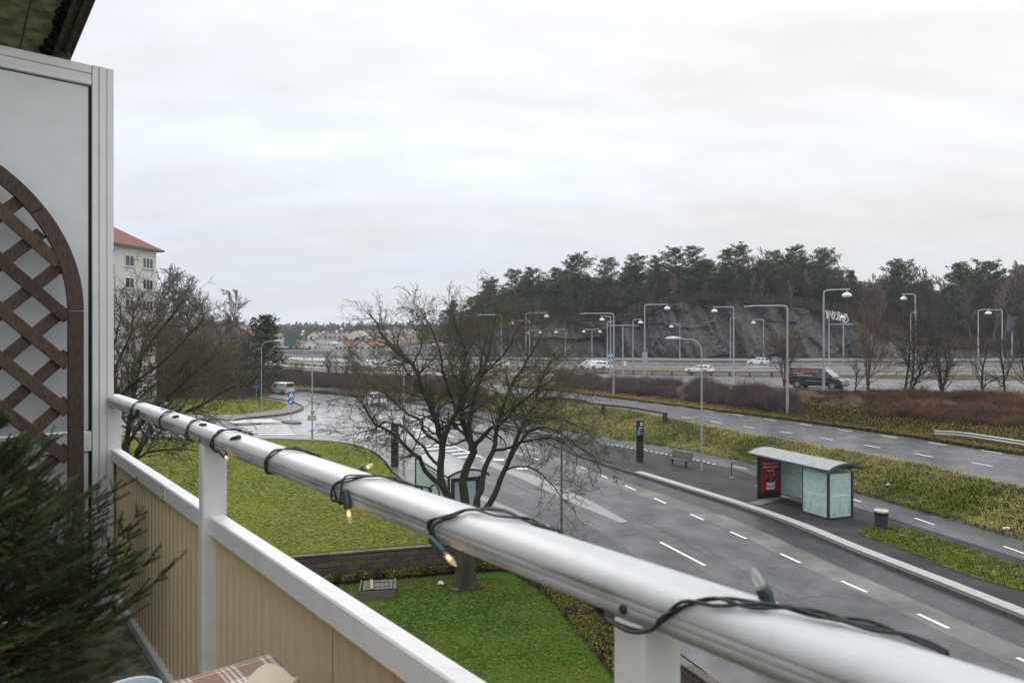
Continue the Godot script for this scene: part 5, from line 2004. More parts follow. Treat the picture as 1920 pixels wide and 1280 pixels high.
# ---------------------------------------------------------------- vehicles
# lower and cabin are side profiles in metres, front at +x; cabin is (bottom x0, x3) and (top x1, x2)
func vehicle(called: String, label: String, category: String, at: Vector3, turn: float, L: float, W: float, belt: float, H: float, lower: Array, cab: Array, paint: Color, o := {}) -> Node3D:
	var t := thing(called, label, category, at, turn)
	var pm := mat("car paint", paint, 0.28)
	pm.clearcoat_enabled = true
	pm.clearcoat = 0.6
	pm.clearcoat_roughness = 0.08
	var wr: float = o.get("wheel", 0.32)
	var body := MB.new()
	var poly := PackedVector2Array()
	for q in lower:
		poly.append(Vector2(q[0], q[1]))
	body.prism(poly, -W / 2, W / 2, 0.07)
	put("body", body, pm, t)
	# cabin: sloped on all sides
	var wb := W / 2 - 0.05
	var wt := W / 2 - float(o.get("tumble", 0.26))
	var x0: float = cab[0]
	var x1: float = cab[1]
	var x2: float = cab[2]
	var x3: float = cab[3]
	var B := [Vector3(x0, belt, -wb), Vector3(x3, belt, -wb), Vector3(x3, belt, wb), Vector3(x0, belt, wb)]
	var Tp := [Vector3(x1, H - 0.06, -wt), Vector3(x2, H - 0.06, -wt), Vector3(x2, H - 0.06, wt), Vector3(x1, H - 0.06, wt)]
	var R := [Vector3(x1 + 0.12, H, -wt + 0.14), Vector3(x2 - 0.18, H, -wt + 0.14), Vector3(x2 - 0.18, H, wt - 0.14), Vector3(x1 + 0.12, H, wt - 0.14)]
	var cb := MB.new()
	for i in 4:
		var j := (i + 1) % 4
		cb.quad(B[j], B[i], Tp[i], Tp[j])
		cb.quad(Tp[j], Tp[i], R[i], R[j])
	cb.quad(R[3], R[2], R[1], R[0])
	put("cabin", cb, pm, t)
	# windows, a few millimetres proud of the cabin
	var side_from: float = o.get("glass_from", 0.06)
	var splits: Array = o.get("splits", [0.06, 0.36, 0.40, 0.68, 0.72, 0.93])
	for sgn in [-1.0, 1.0]:
		var i := 0
		while i + 1 < splits.size():
			var pts := []
			for e in [[splits[i], 0.12], [splits[i + 1], 0.12], [splits[i + 1], 0.86], [splits[i], 0.86]]:
				var lo := Vector3(lerpf(x0, x3, e[0]), belt, wb * sgn)
				var hi := Vector3(lerpf(x1, x2, e[0]), H - 0.06, wt * sgn)
				pts.append(lo.lerp(hi, e[1]) + Vector3(0, 0, 0.008 * sgn))
			var wn := MB.new()
			if sgn > 0:
				wn.quad(pts[0], pts[1], pts[2], pts[3])
			else:
				wn.quad(pts[1], pts[0], pts[3], pts[2])
			put("side_window", wn, M.car_glass, t)
			i += 2
	for e in [[1, 2, 1, "windscreen"], [3, 0, -1, "rear_window"]]:
		if e[2] < 0 and not o.get("rear_glass", true):
			continue
		var a: Vector3 = B[e[0]]
		var b: Vector3 = B[e[1]]
		var c: Vector3 = Tp[e[1]]
		var d: Vector3 = Tp[e[0]]
		var wn := MB.new()
		var off := Vector3(0.012 * e[2], 0.004, 0)
		var q0 := a.lerp(b, 0.06).lerp(d.lerp(c, 0.06), 0.10) + off
		var q1 := a.lerp(b, 0.94).lerp(d.lerp(c, 0.94), 0.10) + off
		var q2 := a.lerp(b, 0.93).lerp(d.lerp(c, 0.93), 0.90) + off
		var q3 := a.lerp(b, 0.07).lerp(d.lerp(c, 0.07), 0.90) + off
		wn.quad(q1, q0, q3, q2)
		put(e[3], wn, M.car_glass if e[2] < 0 or not o.has("bright_screen") else o.bright_screen, t)
	# wheels
	for ax in [L / 2 - 0.85, -L / 2 + float(o.get("rear_axle", 0.85))]:
		for sgn in [-1.0, 1.0]:
			var X := Transform3D(Basis(Vector3.RIGHT, PI / 2 * sgn), Vector3(ax, wr, (W / 2 - 0.12) * sgn))
			var arch := MB.new()
			arch.lathe([Vector2(wr + 0.07, 0.0), Vector2(wr + 0.07, 0.123), Vector2(0.0, 0.123)], 20, X)
			put("wheel_arch", arch, M.black, t)
			var ty := MB.new()
			ty.lathe([Vector2(wr * 0.62, -0.02), Vector2(wr - 0.02, 0.0), Vector2(wr, 0.03), Vector2(wr, 0.11), Vector2(wr - 0.03, 0.134), Vector2(wr * 0.64, 0.13)], 20, X)
			var wh := put("wheel", ty, M.tyre, t)
			var rm := MB.new()
			rm.lathe([Vector2(wr * 0.66, 0.126), Vector2(wr * 0.55, 0.132), Vector2(wr * 0.2, 0.120), Vector2(0.0, 0.130)], 16, X)
			put("rim", rm, M.rim, wh)
	# lamps, bumpers, plates
	var fy: float = o.get("lamp_y", 0.68)
	for sgn in [-1.0, 1.0]:
		var hl := MB.new()
		hl.bevel(Vector3(L / 2 - 0.12, fy, (W / 2 - 0.25) * sgn), Vector3(0.3, 0.16, 0.36), 0.04)
		put("headlight", hl, M.headlamp, t)
		var tl := MB.new()
		var tall: float = o.get("tail_h", 0.2)
		tl.bevel(Vector3(-L / 2 + 0.06, float(o.get("tail_y", 0.88)), (W / 2 - 0.14) * sgn), Vector3(0.16, tall, 0.2), 0.03)
		put("taillight", tl, o.get("tail_mat", M.tail), t)
	for e in [[L / 2 - 0.03, 0.42], [-L / 2 + 0.03, 0.45]]:
		var bp := MB.new()
		bp.bevel(Vector3(e[0], e[1], 0), Vector3(0.14, 0.22, W - 0.16), 0.05)
		put("bumper", bp, o.get("bumper", pm), t)
	var np := MB.new()
	np.box(Vector3(-L / 2 - 0.045, 0.62, 0), Vector3(0.012, 0.11, 0.5))
	put("number_plate", np, M.white_shade, t)
	for sgn in [-1.0, 1.0]:
		var mr := MB.new()
		mr.bevel(Vector3(x3 - 0.35, belt + 0.08, (W / 2 + 0.08) * sgn), Vector3(0.12, 0.15, 0.2), 0.03)
		put("wing_mirror", mr, pm, t)
	return t


func estate(label: String, at: Vector3, way: Vector3, paint: Color, o := {}) -> Node3D:
	var lower := [[-2.28, 0.35], [-2.3, 0.62], [-2.24, 0.98], [0.7, 0.98], [1.85, 0.84], [2.2, 0.68], [2.27, 0.45], [2.2, 0.24], [-2.2, 0.24]]
	return vehicle("car", label, "car", at, atan2(-way.z, way.x), 4.6, 1.8, 0.96, 1.47, lower, [-2.18, -1.85, 0.1, 1.0], paint, o)


func hatchback(label: String, at: Vector3, way: Vector3, paint: Color, o := {}) -> Node3D:
	var lower := [[-1.98, 0.35], [-2.02, 0.65], [-1.96, 1.0], [0.75, 1.0], [1.62, 0.86], [1.93, 0.66], [1.98, 0.42], [1.92, 0.24], [-1.92, 0.24]]
	return vehicle("car", label, "car", at, atan2(-way.z, way.x), 4.0, 1.74, 0.98, 1.55, lower, [-1.93, -1.6, 0.15, 1.15], paint, o)


func tall_wagon(label: String, at: Vector3, way: Vector3, paint: Color, o := {}) -> Node3D:
	var lower := [[-2.2, 0.42], [-2.24, 0.72], [-2.18, 1.08], [0.75, 1.08], [1.85, 0.98], [2.14, 0.8], [2.2, 0.5], [2.14, 0.3], [-2.14, 0.3]]
	return vehicle("car", label, "car", at, atan2(-way.z, way.x), 4.4, 1.84, 1.06, 1.69, lower, [-2.14, -1.92, 0.2, 1.05], paint, o)


func build_vehicles() -> void:
	var white := lin(0.70, 0.71, 0.71)
	# black van on the near carriageway
	var blk := lin(0.014, 0.013, 0.015)
	var pale_glass := mat("windscreen painted reflection", lin(0.30, 0.36, 0.38), 0.1)  # the sky reflected in the glass is put into this pale colour
	var at := Vector3(29.648, 3.814, -66)
	var way := Vector3(0.70, 0, 0.715).normalized()
	var lower := [[-2.45, 0.35], [-2.5, 0.7], [-2.46, 1.12], [1.35, 1.12], [2.2, 0.98], [2.48, 0.72], [2.52, 0.45], [2.45, 0.25], [-2.4, 0.25]]
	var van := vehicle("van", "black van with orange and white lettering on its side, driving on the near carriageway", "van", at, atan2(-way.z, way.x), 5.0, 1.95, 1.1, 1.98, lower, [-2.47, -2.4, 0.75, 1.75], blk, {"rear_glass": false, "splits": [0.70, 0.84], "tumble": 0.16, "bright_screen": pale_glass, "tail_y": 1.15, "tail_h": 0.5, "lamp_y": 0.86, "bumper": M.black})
	van.position.y -= 0.02
	var orange := mat("orange lettering", lin(0.62, 0.16, 0.07), 0.5)
	var wl := mat("white lettering", lin(0.66, 0.66, 0.66), 0.5)
	var bside := Basis()
	label_text("lettering", "ABS Låsservice", van, Vector3(-0.95, 1.66, 0.875), Basis(Vector3.RIGHT, -0.12), 0.36, orange, true)
	label_text("lettering", "DYGNET RUNT", van, Vector3(-1.55, 1.42, 0.905), Basis(Vector3.RIGHT, -0.12), 0.15, wl, true)
	label_text("lettering", "Lås & larm service", van, Vector3(-0.95, 1.24, 0.93), Basis(Vector3.RIGHT, -0.12), 0.17, wl, true)
	var trim := MB.new()
	trim.box(Vector3(0.2, 0.72, 0.985), Vector3(2.2, 0.035, 0.02))
	put("side_trim", trim, M.rim, van)

	var left_way := Vector3(-0.72, 0, -0.69).normalized()
	estate("white estate car in the middle carriageway, seen above the left half of the hedge", Vector3(31.35, 2.912, -114), left_way, white, {"tail_y": 0.95})
	var vv := vehicle("van", "white delivery van behind a pale pole, at the left end of the middle carriageway", "van", Vector3(14.8, 3.05, -128), atan2(-left_way.z, left_way.x), 4.6, 1.85, 1.0, 1.75, [[-2.25, 0.35], [-2.3, 0.7], [-2.26, 1.02], [1.2, 1.02], [2.0, 0.9], [2.26, 0.66], [2.3, 0.42], [2.22, 0.25], [-2.2, 0.25]], [-2.25, -2.2, 0.6, 1.55], white, {"rear_glass": false, "splits": [0.72, 0.86], "tumble": 0.18, "tail_y": 1.1})
	hatchback("small white car close behind the white delivery van", Vector3(16.275, 3.185, -124), left_way, white, {"tail_y": 1.0, "tail_h": 0.3})
	hatchback("white hatchback in the farthest carriageway, just ahead of a silver car", Vector3(50.17, 3.522, -139), left_way, white, {"tail_y": 1.05, "tail_h": 0.4})
	estate("silver car in the farthest carriageway, half covered by the white hatchback", Vector3(54.692, 3.585, -142), left_way, lin(0.30, 0.31, 0.36))
	estate("black estate car in the farthest carriageway, behind the dark roadside trees", Vector3(72.075, 3.65, -124), left_way, blk)
	estate("white car on the motorway over the left edge of the tree crown, leading one", Vector3(-33.328, 2.313, -158), left_way, white)
	estate("white car on the motorway over the left edge of the tree crown, trailing one", Vector3(-30.637, 2.245, -155), left_way, lin(0.55, 0.56, 0.58))
	estate("pale car on the motorway glimpsed through the middle of the tree crown", Vector3(-2.637, 3.238, -135), left_way, white)
	# three on the junction
	var lit := mat("lit tail lamp", lin(0.6, 0.05, 0.03), 0.3)
	lit.emission_enabled = true
	lit.emission = Color(1.0, 0.22, 0.1)
	lit.emission_energy_multiplier = 0.35
	var wv_way := Vector3(-0.86, 0, -0.5).normalized()
	vehicle("van", "small white panel van turning away past the dark pine, its tail lamps lit", "van", Vector3(-36.713, 0.01, -108.278), atan2(-wv_way.z, wv_way.x), 4.4, 1.8, 1.02, 1.84, [[-2.15, 0.35], [-2.2, 0.7], [-2.16, 1.04], [1.1, 1.04], [1.9, 0.9], [2.16, 0.66], [2.2, 0.42], [2.12, 0.25], [-2.1, 0.25]], [-2.15, -2.08, 0.5, 1.5], lin(0.50, 0.50, 0.51), {"splits": [0.70, 0.88], "tumble": 0.16, "tail_mat": lit, "tail_y": 0.95, "tail_h": 0.3})
	tall_wagon("silver estate car with a dark rear window, seen through twigs left of the bare tree", Vector3(-17.685, 0.01, -88.427), Vector3(-0.42, 0, -0.9).normalized(), lin(0.66, 0.67, 0.68), {"tail_y": 1.15, "tail_h": 0.35, "bumper": M.dark_steel})
	estate("silver car vanishing behind the brown mound at the left", Vector3(-42.933, 0.01, -111.697) + Vector3(-1.0, 0, -4), Vector3(-0.72, 0, -0.69).normalized(), lin(0.34, 0.35, 0.37), {"tail_mat": lit})


# ---------------------------------------------------------------- distant town
func gable_house(label: String, at: Vector3, turn: float, w: float, l: float, wall_h: float, roof_h: float, wall: Color, roof: Color, rows: int, cols: int) -> Node3D:
	var t := thing("house", label, "house", at, turn)
	var mb := MB.new()
	mb.col = wall.srgb_to_linear()
	mb.box(Vector3(0, wall_h / 2 - 2, 0), Vector3(w, wall_h + 4, l))
	mb.prism(PackedVector2Array([Vector2(-w / 2, wall_h), Vector2(w / 2, wall_h), Vector2(0, wall_h + roof_h)]), -l / 2, l / 2)
	put("wall", mb, M.render_wall, t)
	var rf := MB.new()
	rf.col = roof.srgb_to_linear()
	for s in [-1.0, 1.0]:
		var a := Vector3((w / 2 + 0.5) * s, wall_h - 0.35, 0)
		var b := Vector3(0, wall_h + roof_h + 0.15, 0)
		var n := (b - a).normalized()
		rf.box((a + b) / 2, Vector3(0.25, (b - a).length(), l + 0.8), Basis(Vector3(-n.y, n.x, 0) * -1.0, n, Vector3(0, 0, 1)))
	var rp := put("roof", rf, M.roof_tile, t)
	var ch := MB.new()
	ch.col = Color(0.12, 0.07, 0.05)
	ch.box(Vector3(w * 0.12, wall_h + roof_h + 0.3, l * 0.15), Vector3(0.8, 1.6, 0.8))
	put("chimney", ch, M.roof_tile, rp)
	for i in rows:
		for j in cols:
			for f in [0, 1]:
				var wn := MB.new()
				var yy := wall_h * (i + 0.55) / rows
				if f == 0:
					wn.box(Vector3(-w / 2 + w * (j + 0.5) / cols, yy, l / 2 + 0.03), Vector3(minf(1.2, w / cols * 0.5), 1.4, 0.1))
				else:
					wn.box(Vector3(w / 2 + 0.03, yy, -l / 2 + l * (j + 0.5) / cols), Vector3(0.1, 1.4, minf(1.2, l / cols * 0.5)))
				put("window", wn, M.window_dark, t)
	return t


func build_distant_town() -> void:
	var red := lin(0.16, 0.068, 0.052)
	var grey := lin(0.20, 0.20, 0.21)
	var white := lin(0.62, 0.61, 0.57)
	# large pale building with a round-arched window in its gable and stepped wings
	var t := thing("large_building", "large pale town building with a rounded gable, an arched window and red dormers", "building", Vector3(-80.991, 5.319, -318), deg_to_rad(6))
	t.scale = Vector3(0.45, 0.42, 0.45)
	var g := MB.new()
	g.col = Color(0.55, 0.52, 0.45)
	var gp := PackedVector2Array([Vector2(8, -6), Vector2(33, -6), Vector2(33, 10), Vector2(30, 14), Vector2(26, 17.5), Vector2(20.5, 19.5), Vector2(15, 17.5), Vector2(11, 14), Vector2(8, 10)])
	g.prism(gp, -8, 8)
	put("gable_wall", g, M.render_wall, t)
	var ar := MB.new()
	var ap := PackedVector2Array()
	for i in 13:
		ap.append(Vector2(20.5 + 3.8 * cos(PI * i / 12.0), 7.5 + 4.4 * sin(PI * i / 12.0)))
	ap.append(Vector2(16.7, 5))
	ap.append(Vector2(24.3, 5))
	ar.prism(ap, 8.0, 8.15)
	put("arched_window", ar, M.window_dark, t)
	var wg := MB.new()
	wg.col = Color(0.56, 0.54, 0.48)
	wg.box(Vector3(-9, 1, -2), Vector3(34, 14, 14))
	put("wing_wall", wg, M.render_wall, t)
	var wr := MB.new()
	wr.col = Color(0.42, 0.41, 0.38)
	wr.prism(PackedVector2Array([Vector2(-26, 8), Vector2(9, 8), Vector2(9, 18), Vector2(-14, 18.5)]), -8, 4)
	var wrp := put("wing_roof", wr, M.roof_tile, t)
	for i in 9:
		var wn := MB.new()
		wn.box(Vector3(-23.5 + i * 3.7, 4.2, 5.06), Vector3(1.7, 2.2, 0.12))
		put("window", wn, M.window_dark, t)
	for k in 5:
		var dm := MB.new()
		dm.col = Color(0.20, 0.055, 0.04)
		dm.prism(PackedVector2Array([Vector2(-13.5 + k * 4.6, 11), Vector2(-10.8 + k * 4.6, 11), Vector2(-12.1 + k * 4.6, 13.8)]), 3.5, 5.5)
		dm.box(Vector3(-12.1 + k * 4.6, 17.3, 2), Vector3(2.6, 1.7, 5))
		put("dormer", dm, M.roof_tile, wrp)
	for k in 5:
		var st := MB.new()
		st.col = Color(0.6, 0.58, 0.53)
		st.box(Vector3(-27.5 + k * 3.4, 8.5 + k * 2.2, 1), Vector3(3.5, 2.2, 10))
		put("stepped_parapet", st, M.render_wall, t)
	var y := 0
	for e in [
		["red-roofed white house before the large pale building, left one", 648, 659, 300, -0.5, 7.4, 6.3, 2.5, 2.8, white, red],
		["red-roofed house before the large pale building, right one beside the arched window", 676, 659, 298, 0.5, 7.4, 6.3, 2.2, 3.0, white, red],
		["white gabled house with a grey roof, left of the large pale building", 580, 660, 310, 0.3, 7.4, 7.0, 3.3, 2.8, white, grey],
		["cream house with a wide brown roof behind the white gabled house", 597, 652, 340, 0.2, 9.3, 7.0, 3.9, 2.5, lin(0.55, 0.47, 0.33), lin(0.24, 0.13, 0.09)],
		["yellow house at the right of the large pale building, next to the tree crown", 700, 658, 305, -0.3, 6.8, 6.3, 2.8, 2.2, lin(0.52, 0.44, 0.28), lin(0.27, 0.12, 0.06)],
		["orange-roofed house showing between the tree crown's leftmost twigs", 716, 655, 320, 0.4, 7.4, 7.0, 2.8, 2.8, lin(0.5, 0.4, 0.25), lin(0.22, 0.10, 0.06)],
		["yellow gabled house seen through the tree crown's left part", 742, 655, 315, 0.1, 8.1, 7.0, 3.3, 2.8, lin(0.52, 0.44, 0.29), lin(0.20, 0.09, 0.06)],
		["small white house high on the wooded slope, right of the pale building", 690, 641, 420, 0.2, 7.4, 7.0, 2.8, 2.2, white, grey],
		["grey-roofed house on the slope, above the yellow house", 703, 645, 400, -0.4, 8.1, 7.0, 2.8, 2.2, lin(0.45, 0.43, 0.40), grey],
		["low reddish house behind the green direction signs", 560, 655, 330, 0.0, 8.1, 7.0, 2.2, 2.2, lin(0.30, 0.17, 0.12), lin(0.20, 0.09, 0.06)],
		["dark-roofed house with a pale gable on the slope behind the direction signs", 525, 641, 470, 0.3, 9.9, 8.4, 3.3, 3.3, lin(0.40, 0.40, 0.40), lin(0.09, 0.10, 0.12)]]:
		gable_house(e[0], Vector3((e[1] - 960.0) / 1280.0 * e[3], 8.3 - (e[2] - 640.0) / 1280.0 * e[3], -float(e[3])), e[4], e[5], e[6], e[7], e[8], e[9], e[10], 1, 3)

	var hr := RandomNumberGenerator.new()
	hr.seed = 33
	for k in 22:
		var dd := hr.randf_range(390, 470)
		var px := hr.randf_range(560, 780)
		var py := lerpf(652.0, 630.0, (dd - 390.0) / 80.0) + hr.randf_range(-2, 2)
		var wall: Color = [white, white, lin(0.5, 0.42, 0.28), lin(0.42, 0.42, 0.42)][k % 4]
		var h := gable_house("small house on the wooded slope above the town centre", Vector3((px - 960.0) / 1280.0 * dd, 8.3 - (py - 640.0) / 1280.0 * dd, -dd), hr.randf_range(-0.7, 0.7), hr.randf_range(7, 10), hr.randf_range(6, 8), hr.randf_range(2.8, 4.0), hr.randf_range(2.2, 3.2), wall, [grey, red, lin(0.13, 0.12, 0.12)][k % 3], 1, 2)
		h.set_meta("group", "small houses on the far slope")

	# overpass with its ramp and the sign gantry
	var br := thing("road_bridge", "long low concrete road bridge crossing the motorway in front of the town", "bridge")
	var a := Vector3(-101.445, 4.159, -265)
	var b := Vector3(-37.852, 4.116, -255)
	var ln := (b - a).length()
	var B := Basis((b - a).normalized(), Vector3.UP, (b - a).normalized().cross(Vector3.UP))
	var dk := MB.new()
	dk.box((a + b) / 2, Vector3(ln, 1.5, 9), B)
	put("deck", dk, mat("bridge concrete", lin(0.20, 0.20, 0.20), 0.8), br)
	var par := MB.new()
	par.box((a + b) / 2 + Vector3(0, 1.15, 4.4), Vector3(ln, 0.5, 0.15), B)
	put("parapet", par, M.steel, br)
	for k in 8:
		var p := MB.new()
		p.box(a.lerp(b, (k + 0.5) / 8.0) + Vector3.DOWN * 3.2, Vector3(0.9, 5.0, 5), B)
		put("pier", p, mat("pier concrete", lin(0.10, 0.10, 0.10), 0.8), br)
	var rm := MB.new()
	rm.T = Transform3D(Basis(), Vector3(-62.5, 1.855, -250))
	rm.prism(PackedVector2Array([Vector2(-7, -1), Vector2(14, -1), Vector2(14, 3.6), Vector2(9, 3.4)]), -2, 2)
	put("ramp", rm, mat("pale ramp", lin(0.36, 0.35, 0.34), 0.8), br)
	var ab := MB.new()
	ab.T = Transform3D(Basis(), Vector3(-67.528, 2.197, -252))
	ab.prism(PackedVector2Array([Vector2(0, -1), Vector2(12, -1), Vector2(14, 2.8), Vector2(2, 2.8)]), -2, 2)
	put("abutment", ab, mat("pale abutment", lin(0.42, 0.41, 0.40), 0.8), br)

	var gy := thing("sign_gantry", "motorway gantry with two dark green direction signs, before the distant bridge", "road sign", Vector3(-75.586, 5.839, -225))
	var bar := MB.new()
	bar.box(Vector3(-2, 0, 0), Vector3(22, 0.5, 0.5))
	put("crossbar", bar, M.dark_steel, gy)
	for xx in [-12.0, 8.0]:
		var lg := MB.new()
		lg.tube([Vector3(xx, 0.2, 0), Vector3(xx, -7, 0)], [0.25, 0.25], 8)
		put("leg", lg, M.steel, gy)
	var sgm := mat("green sign panel", lin(0.03, 0.095, 0.088), 0.5)
	for e in [[2.5, 3.9, 3.8], [-2.4, 1.5, 2.6]]:
		for k in 4:
			var sp := MB.new()
			sp.box(Vector3(e[0] - e[1] / 2 + e[1] * (k + 0.5) / 4, 0.9 + e[2] / 2, 0.4), Vector3(e[1] / 4 - 0.08, e[2], 0.12))
			put("sign_panel", sp, sgm, gy)
	# far lamps on wires
	var k := 0
	for e in [[509, 627, "globe lamp far over the motorway, lowest left of its cluster"], [518, 634, "globe lamp far over the motorway, nearest to the dark pine"], [566, 627, "globe lamp right above the right edge of the green sign, lower one"], [568, 622, "globe lamp right above the green sign, upper one"], [631, 622, "globe lamp above the stepped roof of the large pale building, lower one"], [640, 617, "globe lamp above the large pale building, upper one"]]:
		var lp := thing("globe_lamp", e[2], "lamp post", Vector3((e[0] - 960.0) / 1280.0 * 210.0, 2.5, -210.0))
		var hh: float = 8.3 - (e[1] - 640.0) / 1280.0 * 210.0 - 2.5
		var pm := MB.new()
		pm.tube([Vector3(0.5, -2, 0), Vector3(0.5, hh + 0.5, 0), Vector3(0, hh + 0.6, 0)], [0.1, 0.08, 0.07], 6)
		put("pole", pm, M.steel, lp)
		var hd := MB.new()
		hd.lathe([Vector2(0, -0.28), Vector2(0.42, -0.2), Vector2(0.45, 0), Vector2(0.3, 0.3), Vector2(0, 0.42)], 12, Transform3D(Basis(), Vector3(0, hh, 0)))
		put("lamp_bell", hd, M.white_shade, lp)

	# far wooded ridges
	var nz := FastNoiseLite.new()
	nz.seed = 15
	nz.frequency = 0.004
	nz.fractal_octaves = 4
	for L in [[480.0, 620.0, 10.0, -520.0, 80.0], [900.0, 1300.0, 20.0, -1100.0, 300.0]]:
		var rows := []
		for i in 12:
			var r := []
			var dd := lerpf(L[0], L[1], i / 11.0)
			for j in 60:
				var xx := lerpf(L[3], L[4], j / 59.0)
				var up := sin(minf(i / 8.0, 1.0) * PI / 2)
				r.append(Vector3(xx, -1.2 + (float(L[2]) + 2.5 + 6.0 * nz.get_noise_2d(xx, dd)) * up, -dd))
			rows.append(r)
		var mb := MB.new()
		mb.grid(flipped(rows))
		structure(put("wooded_ridge", mb, M.brown_soil))


# ---------------------------------------------------------------- apartment blocks on the left
func build_blocks() -> void:
	var t := thing("apartment_building", "cream apartment building with a red hipped roof, tallest building at the left", "building")
	var dirn := Vector3(0.28, 0, -0.96).normalized()   # along the long front, away from us
	var corner := Vector3(-48.0, 0, -92.0)
	t.transform = Transform3D(Basis(Vector3.UP, atan2(-dirn.z, dirn.x)), corner)
	# local axes: x away from us along the front, y up, z out of the front
	var top := 20.7
	var Ld := 16.0
	var W := 12.0
	var mb := MB.new()
	mb.col = Color(0.64, 0.61, 0.57)
	mb.box(Vector3(-Ld / 2, top / 2 - 0.5, -W / 2), Vector3(Ld, top + 1, W))
	put("wall", mb, M.render_wall, t)
	var rf := MB.new()
	rf.col = Color(0.165, 0.050, 0.035)
	var e := 0.7
	var a := Vector3(e, top - 0.15, e)
	var b := Vector3(-Ld - e, top - 0.15, e)
	var c := Vector3(-Ld - e, top - 0.15, -W - e)
	var d := Vector3(e, top - 0.15, -W - e)
	var r1 := Vector3(-W * 0.5, top + 4.3, -W / 2)
	var r2 := Vector3(-Ld + W * 0.3, top + 4.3, -W / 2)
	rf.quad(b, a, r1, r2)
	rf.quad(d, c, r2, r1)
	rf.tri(a, d, r1)
	rf.tri(c, b, r2)
	rf.quad(a, b, c, d)
	var roof := put("roof", rf, M.roof_tile, t)
	var ev := MB.new()
	ev.box(Vector3(-Ld / 2, top - 0.2, e), Vector3(Ld + 2 * e, 0.22, 0.12))
	ev.box(Vector3(e, top - 0.2, -W / 2), Vector3(0.12, 0.22, W + 2 * e))
	put("gutter", ev, mat("dark gutter", lin(0.16, 0.12, 0.11), 0.6), roof)
	for row in 7:
		for col in 4:
			var yy := top - 2.05 - row * 2.82
			var xx: float = [-1.45, -4.4, -7.4, -10.6][col]
			var ww: float = [1.75, 1.45, 1.5, 1.5][col]
			var hh := 1.42
			if col == 2:
				yy -= 1.35
			if col == 2 and row == 0:
				for small in [0]:
					window_unit(t, Vector3(xx, top - 0.95, 0), 1.5, 0.75, 1, false)
			window_unit(t, Vector3(xx, yy, 0), ww, hh, 3 if col == 0 else 2, row < 1 or (col == 2 and row < 1))
	for k in 2:
		var vent := MB.new()
		vent.box(Vector3(-0.55 - k * 2.55, top - 1.7 - k * 0.1, 0.02), Vector3(0.14, 0.16, 0.06))
		put("vent", vent, M.dark_steel, t)
	# long brown-roofed rows behind the trees
	for q in [["brown gabled brick house behind the leafless trees, left of its twin", 385, 1.0], ["brown gabled brick house behind the leafless trees, right of its twin", 418, 0.9]]:
		var hx: float = (q[1] - 960.0) / 1280.0 * 175.0
		gable_house(q[0], Vector3(hx, 6.6, -175.0), 0.5, 11.0, 15.0, 3.5, 3.4, lin(0.22, 0.16, 0.14), lin(0.15, 0.085, 0.07), 2, 4)
	gable_house("long low brick row house with a brown roof, half hidden by the birch crown", Vector3(-74, 5.0, -182.0), 0.2, 9.0, 24.0, 5.0, 3.5, lin(0.23, 0.16, 0.13), lin(0.14, 0.08, 0.07), 1, 5)


func window_unit(parent: Node, at: Vector3, w: float, h: float, lights: int, bright: bool) -> void:
	var fm := MB.new()
	var wd := 0.1
	for s in [-1.0, 1.0]:
		fm.box(at + Vector3(s * (w / 2 - wd / 2), 0, 0.03), Vector3(wd, h, 0.10))
		fm.box(at + Vector3(0, s * (h / 2 - wd / 2), 0.03), Vector3(w - wd * 2, wd, 0.10))
	for k in range(1, lights):
		fm.box(at + Vector3(-w / 2 + w * k / lights, 0, 0.03), Vector3(0.1, h - wd * 2, 0.10))
	var f := put("window", fm, M.window_frame, parent)
	for k in lights:
		var g := MB.new()
		g.box(at + Vector3(-w / 2 + w * (k + 0.5) / lights, 0, 0.012), Vector3(w / lights - 0.1, h - wd * 2, 0.02))
		put("pane", g, M.window_glass if bright or k == 1 else M.window_dark, f)
	var sl := MB.new()
	sl.box(at + Vector3(0, -h / 2 - 0.06, 0.08), Vector3(w + 0.15, 0.08, 0.22))
	put("sill", sl, M.window_frame, f)


# ---------------------------------------------------------------- leafless trees
func bent(d: Vector3, amount: float, r: RandomNumberGenerator) -> Vector3:
	return (d + Vector3(r.randf_range(-1, 1), r.randf_range(-1, 1), r.randf_range(-1, 1)) * amount).normalized()


func off_axis(d: Vector3, ang: float, r: RandomNumberGenerator) -> Vector3:
	var s := d.cross(Vector3(r.randf_range(-1, 1), r.randf_range(-1, 1), r.randf_range(-1, 1))).normalized()
	return (d * cos(ang) + s * sin(ang)).normalized()


